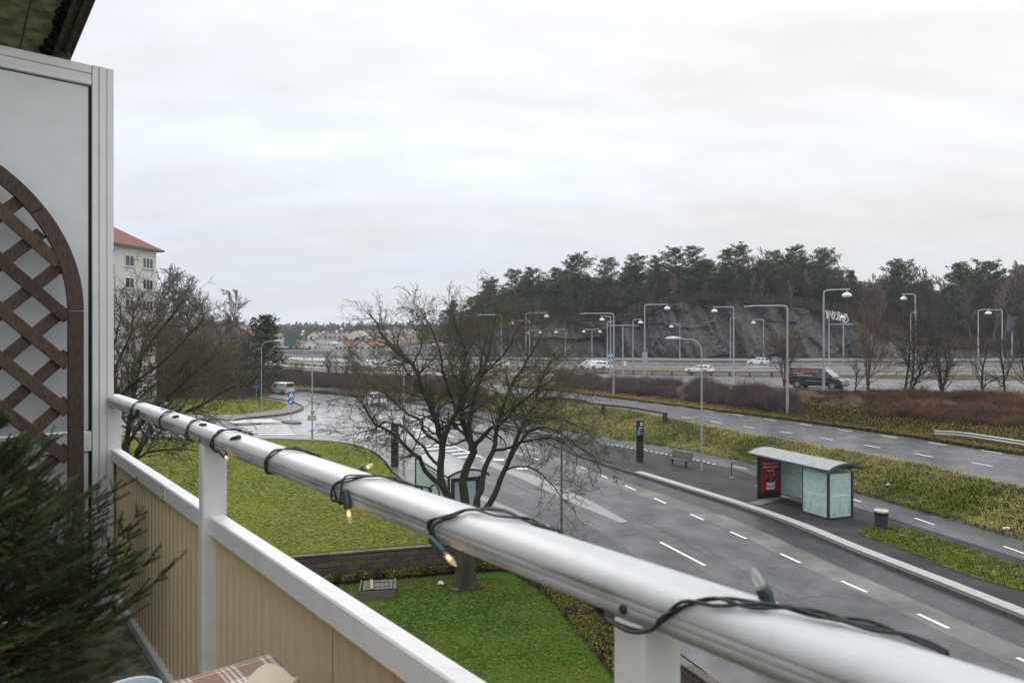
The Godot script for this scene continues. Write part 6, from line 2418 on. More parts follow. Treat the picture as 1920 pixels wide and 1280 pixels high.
# g: kids, ratio, angle, wiggle, lift, thin (radius ratio), min_r
func grow(mb: MB, p: Vector3, d: Vector3, length: float, rad: float, level: int, g: Dictionary, r: RandomNumberGenerator) -> void:
	var segs := 3 if level == 0 else (4 if level == 1 else 6)
	var pts := [p]
	var rr := [rad]
	var q := p
	var dd := d
	var dirs := [d]
	for i in segs:
		dd = bent(dd + Vector3.UP * float(g.lift), g.wiggle, r)
		q += dd * length / segs
		pts.append(q)
		dirs.append(dd)
		rr.append(maxf(rad * (1.0 - 0.7 * (i + 1.0) / segs), g.min_r * 0.7))
	mb.col = (g.thick_col as Color).lerp(g.thin_col, clampf(1.0 - rad / 0.05, 0, 1)) * r.randf_range(0.8, 1.2)
	mb.tube(pts, rr, 3 if rad < 0.03 else 5)
	if level == 0:
		return
	var n: int = g.kids[level]
	for k in n:
		var t := (k + r.randf_range(0.3, 1.0)) / n
		t = lerpf(0.15, 1.0, t)
		var f := t * segs
		var i := mini(int(f), segs - 1)
		var at: Vector3 = pts[i].lerp(pts[i + 1], f - i)
		var cd := off_axis(dirs[i + 1], float(g.angle) * r.randf_range(0.6, 1.35), r)
		grow(mb, at, cd, length * float(g.ratio) * r.randf_range(0.6, 1.2) * (1.15 - 0.5 * t), maxf(lerpf(rr[i], rr[i + 1], f - i) * float(g.thin), g.min_r), level - 1, g, r)


func limb_tree(called: String, label: String, base: Vector3, trunk: Array, trunk_r: Array, limbs: Array, g: Dictionary, sd: int, spacing: float) -> Node3D:
	var r := RandomNumberGenerator.new()
	r.seed = sd
	var t := thing(called, label, "tree", base)
	var tm := MB.new()
	tm.col = g.thick_col
	var tp := smooth_line(trunk.map(func(q): return q - base), 20)
	var tr := []
	for i in 20:
		var f := i / 19.0 * (trunk_r.size() - 1)
		var k := mini(int(f), trunk_r.size() - 2)
		tr.append(lerpf(trunk_r[k], trunk_r[k + 1], f - k))
	tm.tube(smooth_line(tp, 48), resample_f(tr, 48), 44)
	var fur := FastNoiseLite.new()
	fur.seed = sd
	fur.frequency = 1.0
	fur.fractal_octaves = 3
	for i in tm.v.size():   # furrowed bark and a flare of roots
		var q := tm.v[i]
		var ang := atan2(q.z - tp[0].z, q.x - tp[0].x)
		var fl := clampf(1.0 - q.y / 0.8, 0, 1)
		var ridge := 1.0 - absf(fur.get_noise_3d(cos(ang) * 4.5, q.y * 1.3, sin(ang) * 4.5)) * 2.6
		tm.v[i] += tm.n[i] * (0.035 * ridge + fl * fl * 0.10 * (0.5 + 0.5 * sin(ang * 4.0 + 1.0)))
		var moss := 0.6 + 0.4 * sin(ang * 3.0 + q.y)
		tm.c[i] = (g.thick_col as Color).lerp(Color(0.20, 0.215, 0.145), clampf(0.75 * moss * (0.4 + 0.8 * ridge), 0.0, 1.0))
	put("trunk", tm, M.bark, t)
	var lm := MB.new()
	var tw := MB.new()
	for L in limbs:
		var pts: Array = L[0]
		var r0: float = L[1] * 0.86
		var dep: float = L[2]
		var loc := []
		var eye := Vector3(0, 8.3, 0)
		for i in pts.size():
			var q: Vector3 = pts[i]
			var f := float(i) / (pts.size() - 1)
			var k := 1.0 + dep * f / 26.0
			loc.append(eye + (q - eye) * k - base)
		var count := maxi(12, int(line_length(loc) / 0.3))
		var fine := smooth_line(loc, count)
		var rad := []
		for i in count:
			fine[i] += Vector3(r.randf_range(-1, 1), r.randf_range(-1, 1), r.randf_range(-1, 1)) * 0.035
			rad.append(maxf(r0 * pow(1.0 - 0.9 * i / (count - 1.0), 0.8), 0.012))
		lm.col = (g.thick_col as Color) * r.randf_range(0.85, 1.15)
		lm.tube(fine, rad, 8)
		var total := line_length(fine)
		var n := int(total / spacing)
		for k in n:
			var f: float = lerpf(float(L[3]) if L.size() > 3 else 0.3, 1.0, (k + r.randf()) / n) * (count - 1)
			var i := mini(int(f), count - 2)
			var dn: Vector3 = (fine[i + 1] - fine[i]).normalized()
			grow(tw, fine[i].lerp(fine[i + 1], f - i), off_axis(dn, r.randf_range(0.5, 1.25), r), r.randf_range(0.7, 1.0) * float(g.first), maxf(rad[i] * 0.45, 0.011), 2, g, r)
	put("limb", lm, M.bark, t)
	stuff(put("crown", tw, M.twig, t))
	return t


func build_near_trees() -> void:
	var g := {"kids": [0, 5, 5], "ratio": 0.50, "angle": 0.8, "wiggle": 0.32, "lift": 0.02, "thin": 0.6, "min_r": 0.0070, "thick_col": Color(0.082, 0.076, 0.052), "thin_col": Color(0.115, 0.106, 0.066), "first": 1.5}
	var base := Vector3(-1.787, -1, -25.991)
	var limbs := [
		[[Vector3(-1.983, 1.016, -25.9), Vector3(-2.266, 2.068, -25.9), Vector3(-2.63, 2.796, -25.9), Vector3(-2.752, 3.444, -25.9), Vector3(-2.651, 3.99, -25.9), Vector3(-2.63, 4.415, -25.9), Vector3(-2.792, 4.921, -25.9), Vector3(-2.934, 5.487, -25.9), Vector3(-3.237, 6.135, -25.9), Vector3(-3.501, 6.762, -25.9), Vector3(-3.743, 7.389, -25.9), Vector3(-4.249, 7.835, -25.9), Vector3(-4.876, 8.401, -25.9), Vector3(-5.14, 8.968, -25.9), Vector3(-5.382, 9.352, -25.9)], 0.20, 2.5, 0.35],
		[[Vector3(-2.63, 4.415, -25.9), Vector3(-2.448, 4.921, -25.9), Vector3(-2.246, 5.427, -25.9), Vector3(-2.064, 5.67, -25.9), Vector3(-1.922, 6.135, -25.9), Vector3(-1.599, 6.641, -25.9), Vector3(-1.214, 7.207, -25.9), Vector3(-1.113, 7.996, -25.9), Vector3(-0.911, 8.705, -25.9)], 0.12, -1.5, 0.2],
		[[Vector3(-2.428, 2.634, -25.9), Vector3(-2.934, 3.059, -25.9), Vector3(-3.318, 3.383, -25.9), Vector3(-3.44, 3.747, -25.9), Vector3(-3.662, 3.99, -25.9), Vector3(-4.087, 4.314, -25.9), Vector3(-4.35, 4.658, -25.9), Vector3(-4.674, 4.86, -25.9), Vector3(-5.2, 5.204, -25.9), Vector3(-5.463, 5.629, -25.9), Vector3(-5.827, 6.135, -25.9), Vector3(-6.273, 6.378, -25.9)], 0.115, -3.0, 0.35],
		[[Vector3(-2.711, 3.525, -25.9), Vector3(-3.055, 3.869, -25.9), Vector3(-3.298, 4.233, -25.9), Vector3(-3.602, 4.536, -25.9), Vector3(-3.865, 4.759, -25.9), Vector3(-4.108, 5.042, -25.9), Vector3(-4.411, 5.103, -25.9), Vector3(-4.755, 5.245, -25.9), Vector3(-5.261, 4.961, -25.9), Vector3(-5.827, 4.82, -25.9), Vector3(-6.475, 4.698, -25.9)], 0.075, 1.5, 0.3],
		[[Vector3(-2.63, 4.375, -25.9), Vector3(-2.934, 4.557, -25.9), Vector3(-3.237, 4.799, -25.9), Vector3(-3.42, 5.063, -25.9), Vector3(-3.379, 5.305, -25.9), Vector3(-3.561, 5.366, -25.9), Vector3(-3.865, 5.528, -25.9), Vector3(-4.168, 5.71, -25.9), Vector3(-4.634, 6.135, -25.9), Vector3(-5.2, 6.58, -25.9), Vector3(-5.767, 7.086, -25.9)], 0.07, -1.0, 0.4],
		[[Vector3(-1.781, 1.016, -25.9), Vector3(-1.801, 2.23, -25.9), Vector3(-1.862, 2.816, -25.9), Vector3(-1.7, 3.504, -25.9), Vector3(-1.518, 3.99, -25.9), Vector3(-1.457, 4.233, -25.9), Vector3(-1.619, 4.476, -25.9), Vector3(-1.7, 4.779, -25.9), Vector3(-1.862, 5.224, -25.9), Vector3(-1.942, 5.67, -25.9), Vector3(-1.781, 6.378, -25.9), Vector3(-1.902, 7.086, -25.9), Vector3(-1.781, 7.895, -25.9), Vector3(-2.104, 8.705, -25.9), Vector3(-2.307, 9.474, -25.9)], 0.22, 2.0, 0.4],
		[[Vector3(-1.457, 4.233, -25.9), Vector3(-1.295, 4.476, -25.9), Vector3(-1.113, 4.678, -25.9), Vector3(-0.951, 4.86, -25.9), Vector3(-0.587, 5.103, -25.9), Vector3(-0.263, 5.366, -25.9), Vector3(0.202, 5.872, -25.9), Vector3(0.809, 6.378, -25.9), Vector3(1.416, 6.782, -25.9), Vector3(1.922, 7.288, -25.9)], 0.11, -2.0, 0.3],
		[[Vector3(-1.538, 4.152, -25.9), Vector3(-1.619, 5.063, -25.9), Vector3(-1.558, 5.528, -25.9), Vector3(-1.416, 6.277, -25.9), Vector3(-1.113, 7.086, -25.9), Vector3(-0.809, 8.098, -25.9), Vector3(-0.668, 9.109, -25.9), Vector3(-0.506, 9.676, -25.9)], 0.11, 0.5, 0.25],
		[[Vector3(-1.538, 1.117, -25.9), Vector3(-1.396, 2.068, -25.9), Vector3(-1.174, 2.675, -25.9), Vector3(-1.133, 3.201, -25.9), Vector3(-0.87, 3.869, -25.9), Vector3(-0.688, 4.172, -25.9), Vector3(-0.627, 4.678, -25.9), Vector3(-0.567, 5.103, -25.9), Vector3(-0.304, 5.872, -25.9), Vector3(0, 6.681, -25.9), Vector3(0.506, 7.491, -25.9), Vector3(1.012, 8.3, -25.9), Vector3(1.214, 8.907, -25.9)], 0.15, 2.5, 0.4],
		[[Vector3(-0.688, 4.172, -25.9), Vector3(-0.405, 4.172, -25.9), Vector3(0, 4.314, -25.9), Vector3(0.607, 4.557, -25.9), Vector3(1.416, 4.617, -25.9), Vector3(2.023, 4.375, -25.9), Vector3(2.63, 3.929, -25.9)], 0.07, -2.0, 0.3],
		[[Vector3(-1.376, 1.016, -25.9), Vector3(-0.991, 1.886, -25.9), Vector3(-0.647, 2.493, -25.9), Vector3(-0.344, 3.262, -25.9), Vector3(-0.061, 3.869, -25.9), Vector3(0.142, 4.496, -25.9), Vector3(0.486, 5.265, -25.9), Vector3(0.85, 6.094, -25.9), Vector3(1.113, 6.863, -25.9), Vector3(1.477, 7.491, -25.9), Vector3(2.084, 7.895, -25.9)], 0.16, 0.5, 0.5],
		[[Vector3(-0.202, 3.444, -25.9), Vector3(0.223, 3.585, -25.9), Vector3(0.85, 3.444, -25.9), Vector3(1.477, 2.958, -25.9), Vector3(1.74, 2.553, -25.9), Vector3(2.428, 1.825, -25.9)], 0.045, -1.0, 0.2],
		[[Vector3(-0.061, 3.869, -25.9), Vector3(0.304, 4.455, -25.9), Vector3(0.708, 4.901, -25.9), Vector3(1.457, 4.982, -25.9), Vector3(2.448, 4.354, -25.9), Vector3(3.136, 3.889, -25.9), Vector3(3.399, 3.14, -25.9)], 0.07, 1.0, 0.2],
		[[Vector3(0.809, 5.973, -25.9), Vector3(1.416, 6.115, -25.9), Vector3(2.023, 6.155, -25.9), Vector3(2.853, 6.014, -25.9), Vector3(3.42, 5.609, -25.9)], 0.06, 2.0, 0.1],
		[[Vector3(0.506, 5.265, -25.9), Vector3(1.012, 5.427, -25.9), Vector3(1.821, 5.366, -25.9), Vector3(2.732, 4.961, -25.9), Vector3(3.44, 4.253, -25.9)], 0.055, -2.5, 0.1],
		[[Vector3(-1.862, 5.265, -25.9), Vector3(-2.327, 6.175, -25.9), Vector3(-2.63, 7.086, -25.9), Vector3(-2.792, 8.098, -25.9), Vector3(-3.136, 8.907, -25.9), Vector3(-3.339, 9.514, -25.9)], 0.07, -2.5, 0.2],
		[[Vector3(-3.237, 6.135, -25.9), Vector3(-4.047, 6.378, -25.9), Vector3(-4.856, 6.782, -25.9), Vector3(-5.463, 7.288, -25.9), Vector3(-6.07, 7.288, -25.9)], 0.05, 2.0, 0.1],
		[[Vector3(-1.113, 7.086, -25.9), Vector3(-0.405, 7.693, -25.9), Vector3(0.101, 8.502, -25.9), Vector3(0.506, 9.109, -25.9)], 0.05, -3.0, 0.1],
		[[Vector3(-1.781, 6.378, -25.9), Vector3(-2.327, 7.288, -25.9), Vector3(-2.226, 8.098, -25.9), Vector3(-1.619, 9.109, -25.9), Vector3(-1.416, 9.615, -25.9)], 0.06, 3.0, 0.1],
		[[Vector3(-3.743, 7.389, -25.9), Vector3(-3.44, 8.098, -25.9), Vector3(-3.642, 8.705, -25.9), Vector3(-3.845, 9.109, -25.9)], 0.04, -2.0, 0.1]]
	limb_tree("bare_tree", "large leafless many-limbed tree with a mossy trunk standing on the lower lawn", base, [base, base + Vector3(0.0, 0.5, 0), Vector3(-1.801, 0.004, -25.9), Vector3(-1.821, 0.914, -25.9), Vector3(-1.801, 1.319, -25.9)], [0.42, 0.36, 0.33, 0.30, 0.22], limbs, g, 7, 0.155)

	var g2 := g.duplicate()
	g2.first = 1.5
	g2.thick_col = Color(0.055, 0.048, 0.036)
	g2.thin_col = Color(0.105, 0.090, 0.058)
	var b2 := Vector3(-14.438, 0.1, -24)
	var l2 := [
		[[Vector3(-14.156, 3.425, -24), Vector3(-13.969, 4.55, -24), Vector3(-13.837, 5.675, -24), Vector3(-13.969, 7.081, -24), Vector3(-13.781, 7.738, -24), Vector3(-13.462, 8.488, -24), Vector3(-13.312, 9.238, -24), Vector3(-13.087, 9.894, -24)], 0.11, 2.0, 0.25],
		[[Vector3(-14.156, 3.425, -24), Vector3(-13.594, 4.738, -24), Vector3(-13.406, 6.05, -24), Vector3(-13.087, 7.55, -24), Vector3(-12.712, 8.206, -24), Vector3(-12.525, 8.488, -24), Vector3(-11.962, 9.2, -24), Vector3(-11.531, 9.8, -24)], 0.12, 0.0, 0.25],
		[[Vector3(-14.156, 3.238, -24), Vector3(-13.312, 4.175, -24), Vector3(-12.844, 4.888, -24), Vector3(-12.375, 5.675, -24), Vector3(-12.15, 6.238, -24), Vector3(-11.438, 6.988, -24), Vector3(-10.744, 7.55, -24), Vector3(-10.125, 8.019, -24)], 0.12, 2.0, 0.25],
		[[Vector3(-13.969, 3.425, -24), Vector3(-13.275, 4.25, -24), Vector3(-12.656, 5.206, -24), Vector3(-11.531, 5.769, -24), Vector3(-10.688, 6.2, -24), Vector3(-10.031, 6.613, -24), Vector3(-9.281, 6.763, -24), Vector3(-8.962, 7.081, -24)], 0.10, -2.0, 0.25],
		[[Vector3(-13.688, 3.613, -24), Vector3(-13.087, 4.269, -24), Vector3(-12.375, 4.456, -24), Vector3(-11.438, 4.513, -24), Vector3(-10.688, 4.363, -24)], 0.06, -2.0, 0.1],
		[[Vector3(-14.156, 3.8, -24), Vector3(-14.025, 5.3, -24), Vector3(-13.688, 6.425, -24), Vector3(-12.844, 7.175, -24), Vector3(-12, 7.831, -24), Vector3(-11.25, 8.675, -24), Vector3(-10.837, 9.088, -24)], 0.09, -2.0, 0.25],
		[[Vector3(-14.156, 3.425, -24), Vector3(-13.594, 4.456, -24), Vector3(-13.125, 5.319, -24), Vector3(-12.375, 6.05, -24), Vector3(-11.625, 6.519, -24), Vector3(-10.875, 6.894, -24), Vector3(-10.125, 7.081, -24)], 0.08, 1.0, 0.25],
		[[Vector3(-14.156, 3.8, -24), Vector3(-14.438, 5.675, -24), Vector3(-14.344, 7.175, -24), Vector3(-13.875, 8.675, -24), Vector3(-13.781, 9.613, -24)], 0.09, 1.0, 0.25],
		[[Vector3(-13.406, 6.05, -24), Vector3(-12.562, 6.8, -24), Vector3(-11.812, 7.175, -24), Vector3(-11.062, 7.925, -24), Vector3(-10.688, 8.3, -24)], 0.05, 3.0, 0.1],
		[[Vector3(-13.087, 7.55, -24), Vector3(-12.938, 8.3, -24), Vector3(-12.375, 9.05, -24), Vector3(-12.188, 9.613, -24)], 0.05, 2.0, 0.1]]
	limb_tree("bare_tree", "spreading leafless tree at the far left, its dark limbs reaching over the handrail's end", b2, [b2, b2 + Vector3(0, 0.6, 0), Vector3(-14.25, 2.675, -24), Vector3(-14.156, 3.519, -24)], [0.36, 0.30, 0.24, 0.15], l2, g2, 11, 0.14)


func resample_f(a: Array, n: int) -> Array:
	var out := []
	for i in n:
		var f := float(i) / (n - 1) * (a.size() - 1)
		var k := mini(int(f), a.size() - 2)
		out.append(lerpf(a[k], a[k + 1], f - k))
	return out


func free_tree(sd: int, h: float, stems: int, spread: float, g: Dictionary) -> Array:  # trunk mesh, crown mesh; base at the origin
	var r := RandomNumberGenerator.new()
	r.seed = sd
	var tm := MB.new()
	var tw := MB.new()
	for s in stems:
		var d := (Vector3.UP + Vector3(r.randf_range(-1, 1), 0, r.randf_range(-1, 1)) * (0.12 if stems == 1 else spread)).normalized()
		var length := h * r.randf_range(0.78, 1.0)
		var segs := 9
		var q := Vector3(r.randf_range(-0.2, 0.2), -0.15, r.randf_range(-0.2, 0.2)) * minf(stems - 1, 1)
		var pts := [q]
		var rr := [float(g.trunk) * (1.0 if stems == 1 else 0.7)]
		for i in segs:
			d = bent(d + Vector3.UP * 0.12, 0.11, r)
			q += d * length / segs
			pts.append(q)
			rr.append(maxf(float(rr[0]) * pow(1.0 - (i + 1.0) / segs, 0.8), 0.02))
		tm.col = g.thick_col
		tm.tube(pts, rr, 7)
		var n: int = g.limbs
		for k in n:
			var t := lerpf(float(g.from), 1.0, (k + r.randf()) / n)
			var f := t * segs
			var i := mini(int(f), segs - 1)
			var dn: Vector3 = (pts[i + 1] - pts[i]).normalized()
			var ln := h * float(g.reach) * (1.15 - 0.75 * t) * r.randf_range(0.7, 1.2)
			grow(tw, pts[i].lerp(pts[i + 1], f - i), off_axis(dn, r.randf_range(0.5, 1.0), r), ln, maxf(lerpf(rr[i], rr[i + 1], f - i) * 0.55, float(g.min_r) * 1.4), 2, g, r)
	return [tm.mesh(), tw.mesh()]


func place_tree(called: String, label: String, meshes: Array, mats: Array, at: Vector3, turn: float, size: Vector3, group := "") -> Node3D:
	var t := thing(called, label, "tree", at, turn, group)
	t.scale = size
	put_mesh("trunk", meshes[0], mats[0], t)
	stuff(put_mesh("crown", meshes[1], mats[1], t))
	return t


func shrub_mesh(sd: int, stems: int, h: float, c0: Color, c1: Color, r0: float) -> ArrayMesh:
	var r := RandomNumberGenerator.new()
	r.seed = sd
	var mb := MB.new()
	for i in stems:
		var a := r.randf() * TAU
		var o := Vector3(cos(a), 0, sin(a))
		var d := (Vector3.UP + o * r.randf_range(0.1, 0.9)).normalized()
		var p := o * r.randf() * 0.35
		var ln := h * r.randf_range(0.6, 1.15)
		var pts := [p]
		var rr := [r0]
		for k in 3:
			d = bent(d, 0.2, r)
			p += d * ln / 3
			pts.append(p)
			rr.append(r0 * (0.75 - 0.18 * k))
		mb.col = c0.lerp(c1, r.randf())
		mb.tube(pts, rr, 3)
		for k in 4:
			var t := r.randf_range(0.25, 1.0) * 3
			var j := mini(int(t), 2)
			var q: Vector3 = pts[j].lerp(pts[j + 1], t - j)
			var dd := off_axis(d, r.randf_range(0.4, 1.1), r)
			mb.tube([q, q + dd * ln * 0.16, q + bent(dd, 0.3, r) * ln * 0.34], [r0 * 0.6, r0 * 0.5, r0 * 0.3], 3)
	return mb.mesh()


func build_bank_plants() -> void:
	var shr := [shrub_mesh(1, 26, 1.5, Color(0.075, 0.055, 0.050), Color(0.15, 0.105, 0.098), 0.014), shrub_mesh(2, 24, 1.2, Color(0.085, 0.058, 0.046), Color(0.19, 0.125, 0.095), 0.013)]
	# the dense dark hedge between far road and motorway
	var places := []
	var cols := []
	var lo := shifted(far_far, 0.0)
	var hz := FastNoiseLite.new()
	hz.seed = 91
	hz.frequency = 0.16
	for i in 2600:
		var u := rng.randf_range(0.14, 0.50)
		var q := bank_point(lo, a_near, u, rng.randf_range(0.22, 0.80))
		var px := 960.0 + q.x / -q.z * 1280.0
		if px > 1515 or px < 1045:
			continue
		var clump := hz.get_noise_2d(q.x, q.z)
		if clump < -0.28:
			continue
		var k := rng.randf_range(0.65, 1.2) * (0.95 + 0.8 * clump) * (1.5 if rng.randf() < 0.05 else 1.0) * 0.62 * (1.0 - 0.25 * smoothstep(1440.0, 1515.0, px))
		var lim := clampf(1.0 - (q.y - 2.4) * 0.22, 0.35, 1.0)
		places.append(Transform3D(Basis(Vector3.UP, rng.randf() * TAU).scaled(Vector3(k, k * 1.15 * lim, k)), q - Vector3.UP * 0.1))
		var t := rng.randf_range(0.75, 1.3)
		cols.append(Color(t, t * 0.98, t))
	tag_stuff(scatter("hedge", shr[0], M.twig, places, cols))
	# lower brown scrub on the right half of the bank
	places = []
	cols = []
	for i in 6800:
		var u := rng.randf_range(0.0, 0.22)
		var q := bank_point(lo, a_near, u, 0.42 + 0.54 * pow(rng.randf(), 0.9))
		var px := 960.0 + q.x / -q.z * 1280.0
		if px < 1490 or px > 2000:
			continue
		var clump := hz.get_noise_2d(q.x * 1.3 + 40.0, q.z * 1.3)
		if clump < -0.42:
			continue
		var k := rng.randf_range(0.22, 0.62) * (0.95 + 0.95 * clump) * (2.0 if rng.randf() < 0.025 else 1.0)
		if px < 1625 and q.y > 2.3:
			k *= 0.42
		places.append(Transform3D(Basis(Vector3.UP, rng.randf() * TAU).scaled(Vector3(k * 1.2, k * 0.8, k * 1.2)), q - Vector3.UP * 0.1))
		var t := rng.randf_range(0.8, 1.5)
		var hue := clampf(0.5 + 1.4 * hz.get_noise_2d(q.x * 2.2 + 9.0, q.z * 2.2), 0.0, 1.0)
		var lean_c := Color(1.25, 0.98, 0.80).lerp(Color(0.62, 0.66, 0.62), hue)
		cols.append(lean_c * t)
	tag_stuff(scatter("bramble_scrub", shr[1], M.twig, places, cols))
	# grass at the foot of the bank
	places = []
	cols = []
	for i in 30000:
		var u := rng.randf_range(0.0, 0.50)
		var t0 := rng.randf_range(0.0, 0.5) * (1.15 if u < 0.2 else 0.8)
		var q := bank_point(lo, a_near, u, t0 * t0 * 1.6)
		if q.z < -105:
			continue
		var k := rng.randf_range(0.7, 1.5)
		places.append(Transform3D(Basis(Vector3.UP, rng.randf() * TAU).scaled(Vector3(k, k, k)), q - Vector3.UP * 0.03))
		cols.append(Color(0.11, 0.115, 0.026).lerp(Color(0.27, 0.175, 0.07), clampf(rng.randf() * 0.8 + (0.35 if u > 0.2 else 0.0), 0, 1)))
	tag_stuff(scatter("bank_grass", tuft_mesh(6, 12, 0.27, 0.24, 1.1, 0.013), M.blade, places, cols))
	# dark bushes along the left part of the motorway and on the verge
	places = []
	cols = []
	for i in 2400:
		var u := rng.randf_range(0.50, 0.97)
		var q := bank_point(far_near, a_near, u, rng.randf_range(-0.55, 0.55))
		var px := 960.0 + q.x / -q.z * 1280.0
		if px > 1000 or px < 380:
			continue
		q.y = minf(q.y, 1.5)
		var k := rng.randf_range(0.45, 0.85) * (1.7 if rng.randf() < 0.06 else 1.0)
		places.append(Transform3D(Basis(Vector3.UP, rng.randf() * TAU).scaled(Vector3(k, k * rng.randf_range(0.8, 1.25), k)), q - Vector3.UP * 0.5))
		var t := rng.randf_range(0.6, 1.1)
		cols.append(Color(t, t, t * 0.95))
	tag_stuff(scatter("roadside_bushes", shr[0], M.twig, places, cols))
	# scrub over the mound
	places = []
	cols = []
	for i in 5200:
		var x := rng.randf_range(-110, -38)
		var d := rng.randf_range(97.5, 150)
		var hh := mound_height(x, d)
		if hh < 0.25:
			continue
		var k := rng.randf_range(0.7, 1.9)
		places.append(Transform3D(Basis(Vector3.UP, rng.randf() * TAU).scaled(Vector3(k, k, k)), Vector3(x, hh - 0.2, -d)))
		var t := rng.randf_range(0.55, 1.15)
		cols.append(Color(t * 0.92, t * rng.randf_range(0.98, 1.15), t * 0.82))
	tag_stuff(scatter("mound_scrub", shr[1], M.twig, places, cols))
	# winter-bare weeds between far road guard rail and path, ivy strips by the walls
	ground_shrubs("low_shrubs", [P(-12, 25.0), P(-8.2, 26.0), P(-2.4, 27.6), P(0.6, 28.2)], 0.62, -1.0, 3800, 81)
	ground_shrubs("low_shrubs", [P(0.4, 28.0), P(1.9, 25), P(2.95, 21), P(3.6, 18), P(4.4, 15), P(5.2, 12)], 1.05, -1.0, 8200, 82)

	# single trees on the bank, each with a shape of its own
	var gd := {"kids": [0, 5, 5], "ratio": 0.5, "angle": 0.6, "wiggle": 0.2, "lift": 0.06, "thin": 0.6, "min_r": 0.016, "thick_col": Color(0.040, 0.034, 0.029), "thin_col": Color(0.085, 0.072, 0.055), "trunk": 0.16, "limbs": 13, "from": 0.22, "reach": 0.46}
	var gp := gd.duplicate()
	gp.thick_col = Color(0.13, 0.105, 0.08)
	gp.thin_col = Color(0.17, 0.115, 0.085)
	gp.trunk = 0.10
	var dark := [free_tree(21, 8.0, 3, 0.62, gd), free_tree(22, 7.4, 3, 0.70, gd), free_tree(23, 6.6, 1, 0.3, gd)]
	var pale := [free_tree(24, 7.0, 4, 0.28, gp), free_tree(25, 6.5, 5, 0.4, gp)]
	var km := [M.bark, M.twig]
	for e in [["leafless dark low-forking tree on the brown bank, first large one right of the black van", dark[0], Vector3(33.879, 2.677, -59), 1.1, 0.4],
			["leafless dark tree with an even vase shape, second from the right of the black van", dark[1], Vector3(36.794, 2.772, -58), 0.95, 1.7],
			["leafless reddish many-stemmed tree just right of the black van", pale[0], Vector3(31.834, 3.153, -61), 1.15, 0.9],
			["leafless pale shrub-like tree in front of the black van's tail", pale[1], Vector3(26.695, 4.008, -67), 0.95, 2.2],
			["thin leafless dark tree at the right edge of the bank, left of the last one", dark[2], Vector3(39.277, 2.778, -57), 0.85, 0.2],
			["thin leafless dark tree farthest right on the brown bank", dark[2], Vector3(41.959, 3.089, -58), 0.8, 3.1],
			["leafless dark tree leaning in from the right edge beside the bank", dark[0], Vector3(42.754, 3.144, -55), 0.9, 2.6],
			["low leafless dark sapling beside the black van's front wheel", dark[2], Vector3(29.906, 3.05, -60), 0.55, 5.0]]:
		place_tree("bare_tree", e[0], e[1], km, e[2], e[4], Vector3.ONE * float(e[3]))
	# trees over the mound on the left
	var gb := gd.duplicate()
	gb.thick_col = Color(0.16, 0.14, 0.125)
	gb.thin_col = Color(0.15, 0.125, 0.128)
	gb.min_r = 0.036
	gb.lift = 0.02
	gb.kids = [0, 6, 6]
	gb.limbs = 26
	gb.trunk = 0.2
	gb.reach = 0.32
	var birch := [free_tree(31, 15.0, 1, 0.2, gb), free_tree(32, 14.0, 2, 0.25, gb), free_tree(33, 13.0, 1, 0.2, gb)]
	for e in [["tall leafless birch with a round crown, nearest to the dark pine on the left", birch[0], Vector3(-46.2, 3.75, -112), 1.0, 0.5],
			["tall leafless birch right beside the apartment building's corner", birch[1], Vector3(-59.184, 6.456, -118), 1.05, 1.2],
			["tall leafless birch between the apartment corner and the round-crowned birch", birch[0], Vector3(-55.1, 6.034, -116), 1.02, 2.8],
			["leafless birch with a lower crown left of the round-crowned birch", birch[2], Vector3(-49.156, 4.863, -110), 0.95, 4.0],
			["leafless birch in front of the apartment building's lower windows", birch[2], Vector3(-59.672, 6.073, -114), 1.1, 0.3],
			["leafless birch close behind the far-left spreading tree, hiding the apartment building's lowest floors", birch[0], Vector3(-46.594, 5.019, -84), 0.72, 2.3],
			["small leafless birch before the apartment building's right edge", birch[1], Vector3(-45.031, 4.175, -88), 0.66, 5.3],
			["leafless birch at the apartment building, next to the white partition edge", birch[0], Vector3(-67.112, 5.719, -118), 0.75, 1.1],
			["slender leafless tree at the right foot of the mound, before the dark pine", birch[2], Vector3(-39.688, 2.675, -100), 0.62, 2.0],
			["small leafless tree on the near slope of the mound", birch[1], Vector3(-50.203, 1.288, -102), 0.5, 3.0],
			["small leafless tree on the mound behind the green island", birch[0], Vector3(-44.582, 1.83, -101), 0.42, 5.0]]:
		place_tree("bare_tree", e[0], e[1], km, e[2], e[4], Vector3.ONE * float(e[3]))
	var lean := [free_tree(35, 9.0, 2, 0.3, gd)]
	place_tree("bare_tree", "dark leaning leafless tree in front of the dark pine on the left", lean[0], km, Vector3(-39.291, 2.267, -99), 2.0, Vector3.ONE * 0.95)
	for e in [["small leafless tree in the dark bushes, left of the lamp with two plates", Vector3(-40, 0.8, -128), 0.5], ["small leafless tree in the dark bushes, right of the lamp with two plates", Vector3(-33.764, 1.213, -126), 0.62], ["small leafless tree in the dark bushes near the silver estate car", Vector3(-27.831, 1.056, -122), 0.55], ["tallest small leafless tree in the dark bushes before the pale ramp", Vector3(-31, 1.325, -124), 0.75]]:
		place_tree("bare_tree", e[0], dark[1], km, e[1], rng.randf() * TAU, Vector3.ONE * float(e[2]) * 1.15)


func tag_stuff(o: Node) -> void:
	o.set_meta("kind", "stuff")


